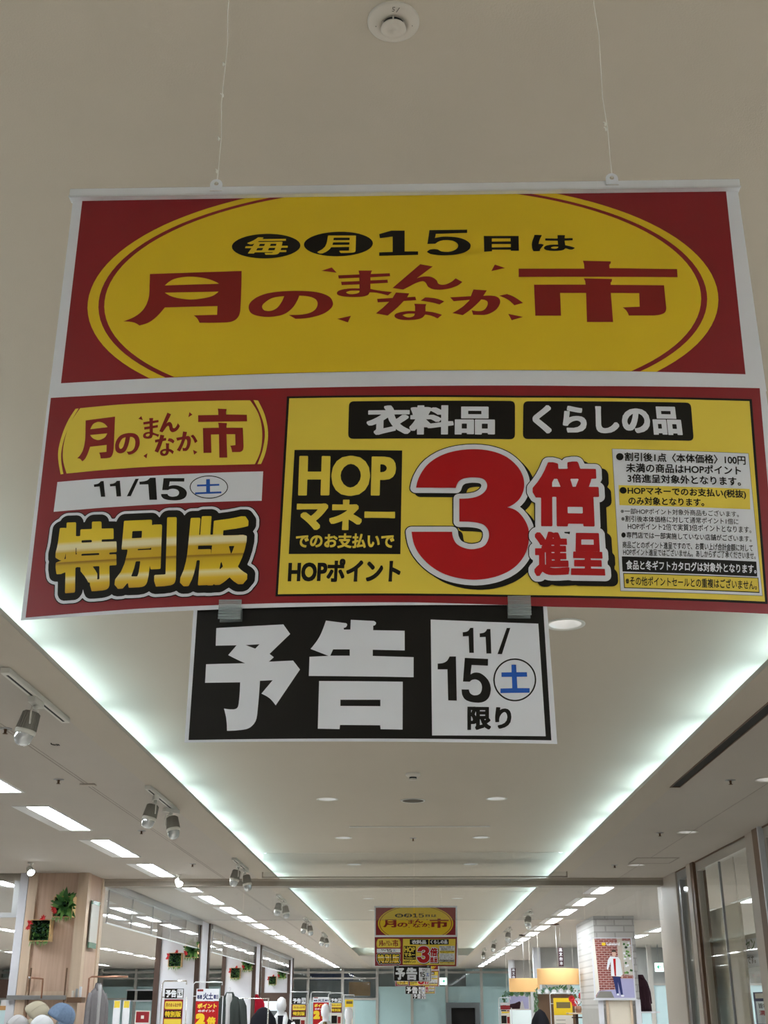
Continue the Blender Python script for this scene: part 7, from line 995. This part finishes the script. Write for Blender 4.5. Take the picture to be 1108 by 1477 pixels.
s3 = sign_stand('small notice stand beside the black clothes at mid left', (-2.02, 22.5, 0), .25, [(.07, .18, p_yokoku), (-.14, .065, p_tsuki), (-.45, -.145, p_cards)], 'alu')
s4 = sign_stand('small red poster stand behind the pale jacket', (-1.78, 24.5, 0), .30, [(.11, .20, p_kado), (-.55, .105, p_two)], 'alu')
s5 = sign_stand('narrow notice stand with stacked cards right of the red poster', (-1.55, 25.5, 0), .23, [(.11, .195, p_yokoku), (-.08, .10, p_tsuki), (-.5, -.09, p_cards)], 'alu')
s6 = sign_stand('narrow yellow headed card stand at the end of the left displays', (-1.33, 26.3, 0), .17, [(-.5, .17, p_yel)], 'alu', True)
garment('coat', 'dark coat with pale lining hanging beside the tall red poster', 'coat', 'clothd', (-2.78, 19.2, EYE+.20), .40, 1.0, .16, 0, 'clothl')
t = thing('garment_rail', 'chrome hanging rail behind the dark coat', 'clothes rail', (-3.1, 19.3, 0)); MB().tube([(0, 0, 0), (0, 0, EYE+.14), (.9, 0, EYE+.14), (.9, 0, 0)], .012, 'chrome', 10).build('frame', t)
garment('coat', 'red coat hanging in the bay before the brown panel', 'coat', 'clothr', (-3.62, 29.2, EYE+.27), .34, 1.0, .16, .7)
t = thing('light_panel', 'white glowing display panel in front of the brown panel', 'display panel', (-4.05, 36.4, 0)); MB().bbox(-.38, .36, 0, .06, EYE-.6, EYE+.19, 'pale', .004).build('panel', t); MB().box(-.15, .16, -.01, 0, EYE-.5, EYE-.06, 'portal').build('picture', t); MB().bbox(-.40, .38, -.1, .2, 0, EYE-.6, 'wallw', .006).build('plinth', t)
def mannequin(lbl, loc, m, m2=None, scarf=None, hat=None, inner=None):
    t = thing('mannequin', lbl, 'mannequin', loc, 0)
    MB().loft([ring(0, 0, EYE-.98+a, b, c, 20) for a, b, c in ((0, .14, .10), (.12, .17, .12), (.3, .135, .10), (.45, .15, .105), (.62, .165, .11), (.72, .18, .09), (.76, .10, .07), (.80, .055, .055), (.88, .052, .055), (.90, .075, .085), (.97, .085, .10), (1.06, .07, .085), (1.10, .02, .02))], 'wpet').build('torso', t)
    MB().loft([ring(0, -.005, EYE-.98+a, b, c, 24) for a, b, c in ((-.05, .23, .15), (.2, .21, .145), (.45, .205, .14), (.62, .215, .135), (.72, .195, .115), (.77, .12, .09), (.81, .075, .075))], m).build('jacket', t)
    for s in (-1, 1): MB().tube([(s*.17, 0, EYE-.29), (s*.245, -.01, EYE-.45), (s*.27, -.02, EYE-.62), (s*.26, -.05, EYE-.86)], [.06, .066, .058, .045], m2 or m, 14).build('sleeve', t)
    if inner: MB().loft([ring(0, -.10, EYE-.98+a, b, .05, 14) for a, b in ((0, .05), (.4, .06), (.7, .05), (.8, .03))], inner).build('shirt', t)
    if scarf: MB().tube([(-.05, -.16, EYE-.75), (-.06, -.15, EYE-.40), (-.085, -.08, EYE-.22), (-.05, .07, EYE-.16), (.05, .07, EYE-.16), (.085, -.08, EYE-.22), (.06, -.15, EYE-.42), (.07, -.16, EYE-.85)], [.035, .035, .045, .05, .05, .045, .035, .035], scarf, 12).build('scarf', t)
    if hat: MB().loft([ring(0, 0, EYE+a, b, b*1.1, 24) for a, b in ((-.02, .17), (-.015, .165), (.02, .11), (.09, .095), (.12, .06), (.125, .01))], hat).build('hat', t)
    MB().tube([(0, 0, .02), (0, 0, EYE-.95)], .02, 'chrome', 12).build('pole', t); MB().lathe([(.2, 0), (.2, .015), (.03, .025)], (0, 0, 0), 'chrome', 32).build('base', t); return t
m1 = mannequin('mannequin in black jacket with white scarf and hood at the left displays', (-2.24, 21.6, .06), 'clothk', 'clothw', 'clothw')
m2 = mannequin('mannequin in pale grey jacket with olive lining between the poster stands', (-1.60, 23.2, -.04), 'clothl', None, None, None, 'olive')
m3 = mannequin('mannequin in cream top at the end of the left displays', (-1.25, 24.6, -.10), 'cream')
t = thing('clothes_stack', 'dark bell-shaped wrap on a stand left of the white scarf mannequin', 'wrap', (-2.47, 21.0, 0)); MB().loft([ring(0, 0, EYE+a, b, b*.8, 24) for a, b in ((-.9, .3), (-.5, .28), (-.15, .20), (-.02, .10), (.02, .03))], 'clothk').build('wrap', t); MB().tube([(0, 0, 0), (0, 0, EYE-.85)], .02, 'chrome', 10).build('pole', t)
# left shop interior
t = thing('display_cabinet', 'brown shelf unit with white boxes at the far left edge', 'shelf unit', (-5.05, 16.0, 0)); MB().box(-.6, .45, 0, .4, EYE+.12, EYE+.34, 'brown').box(-.6, .45, -.05, .4, EYE-.9, EYE-.02, 'frost').box(-.6, .45, -.06, .4, EYE-.02, EYE+.03, 'orangep').build('body', t)
for k in range(5): MB().bbox(-.5+.17*k, -.38+.17*k, .0, .10, EYE+.03, EYE+.10, 'wpet', .003).build('box', t)
for i, x in enumerate((-5.60, -5.42)):
    t = sign_stand('%s slim white banner with yellow top inside the left shop' % ('left' if i == 0 else 'right'), (x, 24.0, 0), .13, [(-.6, .14, lambda b, w, z0, z1: (patch(b, rect(-w/2, w/2, z0, z1), 'white', 0, 1), patch(b, rect(-w*.4, w*.4, z1-.13, z1-.01), 'yellow2', 0, 2)))], 'alu', False); MB().tube([(0, .02, 0), (0, .02, EYE+.1)], .008, 'alu', 8).build('pole', t); MB().bbox(-.07, .07, -.1, .1, 0, .02, 'alu').build('base', t)
t = thing('service_window', 'dark serving hatch in the frosted glass wall at the back of the left shop', 'window', (-10.3, YF-.15, EYE+.284)); t.scale = (1.576, 1, 1.576); MB().box(-.33, .45, 0, .05, 0, .21, 'dark').build('opening', t); MB().box(-.36, .48, -.02, .0, -.03, 0, 'alu').box(-.36, .48, -.02, 0, .21, .235, 'alu').box(-.14, -.08, -.02, 0, 0, .21, 'mull').build('frame', t)
t = thing('small_poster', 'small red square poster on the left shop wall', 'poster', (-5.42, 25.5, EYE-.14)); b = MB(); b.box(-.15, .15, 0, .01, -.14, .10, 'cream'); patch(b, rect(-.13, .13, -.12, .08), 'red', 0, 1); patch(b, rect(-.03, .03, -.05, .01), 'cream', 0, 2); b.build('sheet', t); MB().tube([(0, .02, -EYE), (0, .02, -.14)], .01, 'alu', 8).build('pole', t)

# ------------------------------------------------------------------ right side
t = thing('fashion_poster', 'large poster of a person in white jacket against red bricks on the tiled column', 'poster', (3.22, 20.415, EYE+.14))
b = MB(); b.box(-.33, .33, 0, .02, 0, .92, 'wallw')
patch(b, rect(-.31, .31, .015, .905), 'brick', 0, 1); patch(b, [(-.31, .015), (.31, .015), (.31, .30), (.06, .30), (.03, .14), (-.25, .12)], 'sky', 0, 2); patch(b, [(-.31, .015), (-.02, .015), (-.06, .11), (-.24, .115)], 'grey', 0, 3)
patch(b, [(-.31, .905), (-.275, .905), (-.245, .13), (-.31, .05)], 'cream', 0, 3)
patch(b, [(.09, .905), (.17, .905), (.16, .36), (.08, .36)], 'beige', 0, 3); patch(b, [(.16, .87), (.30, .87), (.31, .35), (.17, .36)], 'frosts', 0, 4)
rn = random.Random(3)
for k in range(26):
    x, z = rn.uniform(.18, .29), rn.uniform(.38, .84); patch(b, [(x-.02, z-.012), (x+.012, z-.016), (x+.02, z+.012), (x-.01, z+.018)], rn.choice(['leaf1', 'leaf2', 'white']), 0, 5)
patch(b, rrect2(-.16, -.10, .80, .845, .012), 'yellow', 0, 3); words(b, 'Lakeland', 'white', -.08, .13, .80, .85, 0, .03, 5)
patch(b, [(-.02, .33), (.10, .33), (.125, .05), (.09, .05), (.055, .25), (.055, .07), (.02, .07)], 'navy', 0, 6)
patch(b, [(-.045, .34), (-.035, .56), (-.09, .43), (-.11, .45), (-.08, .58), (-.04, .635), (.09, .625), (.12, .58), (.14, .36), (.115, .33)], 'white', 0, 7); patch(b, [(.01, .34), (.005, .60), (.045, .60), (.035, .34)], 'red3', 0, 8)
patch(b, [(.025+.032*math.cos(a), .675+.045*math.sin(a)) for a in [2*PI*k/16 for k in range(16)]], 'skin', 0, 8); patch(b, [(.025+.038*math.cos(a), .70+.04*math.sin(a)) for a in [PI*k/10 for k in range(11)]], 'brown', 0, 9)
patch(b, rrect2(.025, .06, .05, .08, .012), 'white', 0, 8); patch(b, rrect2(.09, .14, .03, .06, .012), 'white', 0, 8); patch(b, rrect2(.115, .14, .31, .35, .01), 'skin', 0, 8)
b.build('print', t)
MB().box(-.345, .345, -.006, .03, -.02, 0, 'alu').build('bottom_strip', t)
garment('coat', 'dark plum coat on a form beside the brick poster', 'coat', 'clothp', (3.78, 21.2, EYE+.49), .25, .54, .22, .6, None, None, False)
t = thing('wall_shelf', 'white wall shelf under the plum coat', 'shelf', (3.80, 21.2, EYE-.07)); MB().bbox(-.12, .22, -.2, .2, 0, .025, 'wallw', .004).build('board', t); MB().box(-.1, -.07, -.15, .2, -.15, 0, 'alud').build('bracket', t)
def pendant(lbl, loc, r, h):
    t = thing('pendant_lamp', lbl, 'pendant lamp', loc, 0, 'drum pendant lamps'); L = LOW-loc[2]
    MB().lathe([(r*.995, 0), (r, .006), (r, h-.006), (r*.995, h), (r*.98, h-.004), (r*.98, .004), (r*.995, 0)], (0, 0, 0), 'shade', 56).build('shade', t)
    MB().tube([(0, 0, h*.6), (0, 0, L)], .006, 'alud', 8).build('cord', t); MB().tube([(-r*.98, 0, h*.7), (r*.98, 0, h*.7)], .004, 'alud', 6).tube([(0, -r*.98, h*.7), (0, r*.98, h*.7)], .004, 'alud', 6).build('spider', t); MB().lathe([(.07, L), (.07, L-.02), (.01, L-.03)], (0, 0, 0), 'brown', 20).build('canopy', t)
    MB().lathe([(0, h*.25), (.05, h*.4), (.03, h*.62), (0, h*.65)], (0, 0, 0), 'trough', 16).build('bulb', t); return t
pendant('larger amber drum pendant lamp before the grey wall panels', (2.55, 22.4, EYE+.39), .365, .255); pendant('smaller amber drum pendant lamp farther left', (2.25, 25.8, EYE+.31), .31, .25)
t = thing('hanging_sign', 'dark plum vertical sign with white characters under the right ceiling', 'sign', (2.75, 23.5, EYE+.72)); b = MB(); b.bbox(-.045, .045, 0, .02, 0, .33, 'plum', .003)
for k, ch in enumerate('高文台本'): words(b, ch, 'white', -.03, .03, .255-.078*k, .32-.078*k, 0, .03, 1)
b.build('board', t); MB().tube([(0, .01, .33), (0, .01, LOW-EYE-.72)], .004, 'alud', 6).build('rod', t)
t2 = dup(t, (3.05, 38.6, EYE+.72), 'small plum vertical sign hanging far down the right side'); t2.scale = (1.5, 1, 1.25)
for ch in t2.children:
    if ch.name.startswith('rod'): ch.scale.z = .88
def exit_sign(lbl, loc, flip, w=.17):
    t = thing('exit_sign', lbl, 'exit sign', loc, 0, 'green arrow signs'); b = MB(); b.bbox(-w/2, w/2, 0, .03, 0, w*.95, 'exitw', .004)
    s = -1 if flip else 1; q = w*.5
    patch(b, [(s*x*w, q+z*w) for x, z in ((-.25, -.05), (.05, -.05), (-.05, -.22), (.08, -.22), (.28, 0), (.08, .22), (-.05, .22), (.05, .05), (-.25, .05))], 'exitg', 0, 1); b.build('panel', t); MB().box(-.01, .01, .03, .05, 0, w if not flip else LOW-loc[2], 'alud').build('bracket', t); return t
exit_sign('small lit sign with green right arrow on the far glass wall', (1.12, 47.84, EYE+.82), False, .26); exit_sign('small lit sign with green left arrow in the right shop', (5.80, 29.93, EYE+.80), True, .2)
# flower garland and shelves under the pendants
def garland(lbl, loc, w, cols):
    t = thing('garland', lbl, 'garland', loc); rn = random.Random(5); L = MB()
    for i in range(90):
        x = rn.uniform(-w/2, w/2); leaf(L, (x, rn.uniform(-.05, .05), .06*math.cos(x/w*3)), (rn.uniform(-1, 1), rn.uniform(-1, 0), rn.uniform(-1, .6)), (0, -1, .3), rn.uniform(.05, .11), .03, rn.choice(['leaf1', 'leaf3', 'leaf1']))
    for i in range(30):
        leaf(L, (-w/2+rn.uniform(-.04, .04), 0, -i*.012), (rn.uniform(-.6, .6), -.5, -1), (0, -1, .3), .08, .025, 'leaf1')
    L.build('foliage', t)
    MB().tube([(-w*.4, 0, 0), (-w*.4, 0, LOW-loc[2])], .003, 'nylon', 6).tube([(w*.4, 0, 0), (w*.4, 0, LOW-loc[2])], .003, 'nylon', 6).build('wire', t)
    for k in range(6):
        F = MB(); x = -w/2 + w*(k+.5)/6
        for i in range(9): a = 2*PI*i/9; leaf(F, (x, -.07, .02*math.sin(k*3)), (math.cos(a), -.4, math.sin(a)), (0, -1, 0), .055, .03, cols[k % len(cols)])
        F.build('flower', t)
    return t
t = thing('arched_frame', 'white twiggy posts and brown frame carrying the garland', 'frame', (2.45, 25.1, 0)); MB().box(-.14, -.02, 0, .1, 0, EYE+.30, 'clothw').build('white_post', t); MB().box(-.02, .75, .06, .12, 0, EYE+.26, 'brownl').build('panel', t)
garland('white and green garland under the larger pendant lamp', (2.82, 25.06, EYE+.31), .85, ['wpet', 'wpet', 'wpet']); garland('dark green garland at the left pendant lamp', (2.18, 26.4, EYE+.27), .62, ['leaf3', 'leaf1'])
t = sign_stand('yellow headed white poster in the brown frame under the garland', (2.89, 24.82, 0), .36, [(-.55, .185, p_yel)], 'alu', True)
t = thing('lilac_poster', 'lilac landscape poster under the smaller pendant lamp', 'poster', (2.20, 26.8, EYE-.02)); b = MB(); b.box(-.20, .22, 0, .02, 0, .27, 'cream'); patch(b, rect(-.19, .21, .01, .26), 'sky', 0, 1); patch(b, [(-.19, .01), (-.19, .10), (-.08, .12), (.02, .16), (.07, .10), (.09, .01)], 'clothp', 0, 2); patch(b, [(.02, .01), (.05, .15), (.08, .17), (.12, .01)], 'clothl', 0, 3); b.build('sheet', t); MB().bbox(-.25, .35, 0, .08, -EYE+.02, -.01, 'pale', .005).build('plinth', t)
t = sign_stand('tall colourful card stand left of the lilac poster', (1.83, 25.6, 0), .19, [(.06, .11, lambda b, w, z0, z1: patch(b, rect(-w/2, w/2, z0, z1), 'clothl', 0, 1)), (-.02, .055, lambda b, w, z0, z1: patch(b, rect(-w/2, w/2, z0, z1), 'red', 0, 1)), (-.09, -.022, p_cards), (-.5, -.092, p_cards)], 'alu', True)
t = thing('cone_hat', 'black pointed cloth cone before the lilac poster', 'cloth cone', (2.38, 24.2, 0)); MB().loft([ring(0, 0, EYE+a, b, b, 24) for a, b in ((-.6, .24), (-.2, .16), (-.07, .09), (-.015, .015))], 'clothk').build('cone', t); MB().tube([(0, 0, 0), (0, 0, EYE-.5)], .02, 'chrome', 10).build('pole', t)
t = thing('shelf_unit', 'wooden topped dark shelf unit beside the yellow poster', 'shelf', (3.12, 24.4, 0)); MB().bbox(-.20, .30, -.15, .2, EYE-.10, EYE-.075, 'woodl', .004).build('top', t); MB().box(-.05, .0, .0, .05, 0, EYE-.1, 'brown').box(.22, .27, 0, .05, 0, EYE-.1, 'brown').box(-.12, .3, .0, .04, EYE-.17, EYE-.15, 'brown').build('frame', t)
t = thing('flower_vase', 'red flowers in a brown pot on the wooden shelf top', 'flowers', (3.12, 24.3, EYE-.075)); MB().lathe([(0, 0), (.05, 0), (.062, .06), (.055, .12), (.045, .12), (.04, .02)], (0, 0, 0), 'copper', 24).build('pot', t)
L = MB(); rn = random.Random(9)
for i in range(24): a = rn.uniform(0, 2*PI); leaf(L, (0, 0, .12), (math.cos(a)*.7, math.sin(a)*.4-.2, 1), (0, -1, 0), rn.uniform(.12, .24), .03, rn.choice(['leaf1', 'olive']))
L.build('foliage', t)
for cx, cz, c in ((-.13, .24, 'poin'), (.06, .30, 'poin'), (.10, .23, 'poin'), (-.02, .20, 'wpet'), (-.08, .17, 'poin')):
    F = MB()
    for i in range(12): a = 2*PI*i/12; leaf(F, (cx, -.08, cz), (math.cos(a), -.5, math.sin(a)), (0, -1, 0), .075, .04, c)
    F.build('flower', t)
t = thing('green_card', 'green and white card leaning at the right of the flowers', 'card', (3.33, 24.4, EYE-.075)); b = MB(); b.box(-.07, .07, 0, .015, 0, .30, 'cream'); patch(b, rect(-.06, .06, .02, .16), 'exitg', 0, 1); b.build('sheet', t)
# inside the right shop, behind the glass
t = thing('display_board', 'large plain taupe board behind the right shop window', 'board', (3.10, 12.5, 0)); b = MB(); b.bbox(0, .03, -.62, .98, .02, EYE+.935, 'board', .006); b.build('panel', t); MB().box(-.012, 0, .84, .94, EYE+.62, EYE+.92, 'alu').build('fitting', t); MB().box(.0, .07, -.6, -.5, 0, .02, 'alud').box(.0, .07, .5, .6, 0, .02, 'alud').build('foot', t)
def facing_left(name, lbl, cat, loc, painter):
    t = thing(name, lbl, cat, loc, -PI/2); b = MB(); painter(b); b.build('sheet', t); return t
t = facing_left('window_notice', 'white notice with green handwriting hung behind the right shop window', 'notice', (3.20, 11.97, EYE+.36), lambda b: (b.box(-.40, .26, 0, .01, 0, .29, 'white'), words(b, 'セン', 'leaf1', -.17, .16, .15, .25, 0, .03, 1), words(b, 'です。', 'grey', -.17, .12, .03, .10, 0, .03, 1), patch(b, rect(-.40, .26, .25, .29), 'cream', 0, 1)))
MB().tube([(-.3, .005, .29), (-.3, .005, LOW-EYE-.36)], .003, 'nylon', 6).tube([(.2, .005, .29), (.2, .005, LOW-EYE-.36)], .003, 'nylon', 6).build('string', t)
t = facing_left('window_board', 'navy framed board with white slips at the lower right window', 'board', (3.20, 11.63, 0), lambda b: (b.box(-.45, .3, 0, .02, EYE-.8, EYE+.14, 'navy'), patch(b, rect(-.38, .25, EYE+.085, EYE+.13), 'cream', 0, 1), patch(b, rect(-.38, .25, EYE-.13, EYE+.06), 'white', 0, 1), words(b, '皆様へ', 'black', -.3, .2, EYE+.0, EYE+.045, 0, .03, 2), words(b, '溝の', 'red3', -.3, .1, EYE-.06, EYE-.015, 0, .03, 2)))
MB().box(-.3, -.25, .02, .06, 0, EYE-.8, 'alud').box(.15, .2, .02, .06, 0, EYE-.8, 'alud').build('leg', t)
# far end: lift portal, amber poster, blue panel
t = thing('doorway', 'dark grey framed doorway in the far frosted wall', 'doorway', (1.83, 47.6, 0)); b = MB(); b.box(-.62, -.44, -.25, .3, 0, EYE+.20, 'portal').box(.44, .62, -.25, .3, 0, EYE+.20, 'portal').box(-.44, .44, -.25, .3, EYE+.02, EYE+.20, 'portal'); b.build('frame', t); MB().box(-.44, .44, .05, .1, 0, EYE+.02, 'dark').build('opening', t)
t = thing('lit_poster', 'amber poster glowing dimly behind the far glass', 'poster', (-2.1, 49.5, EYE+.45)); MB().box(-.42, .42, 0, .03, 0, .5, 'orangep').build('sheet', t); MB().box(-.45, .45, -.01, .04, -.03, 0, 'alud').build('frame', t)
t = thing('wall_sign_panel', 'dark blue panel high behind the far glass on the left', 'panel', (-3.1, 49.6, EYE+1.02)); MB().box(-1.0, .75, 0, .05, 0, .33, 'bluep').build('board', t)
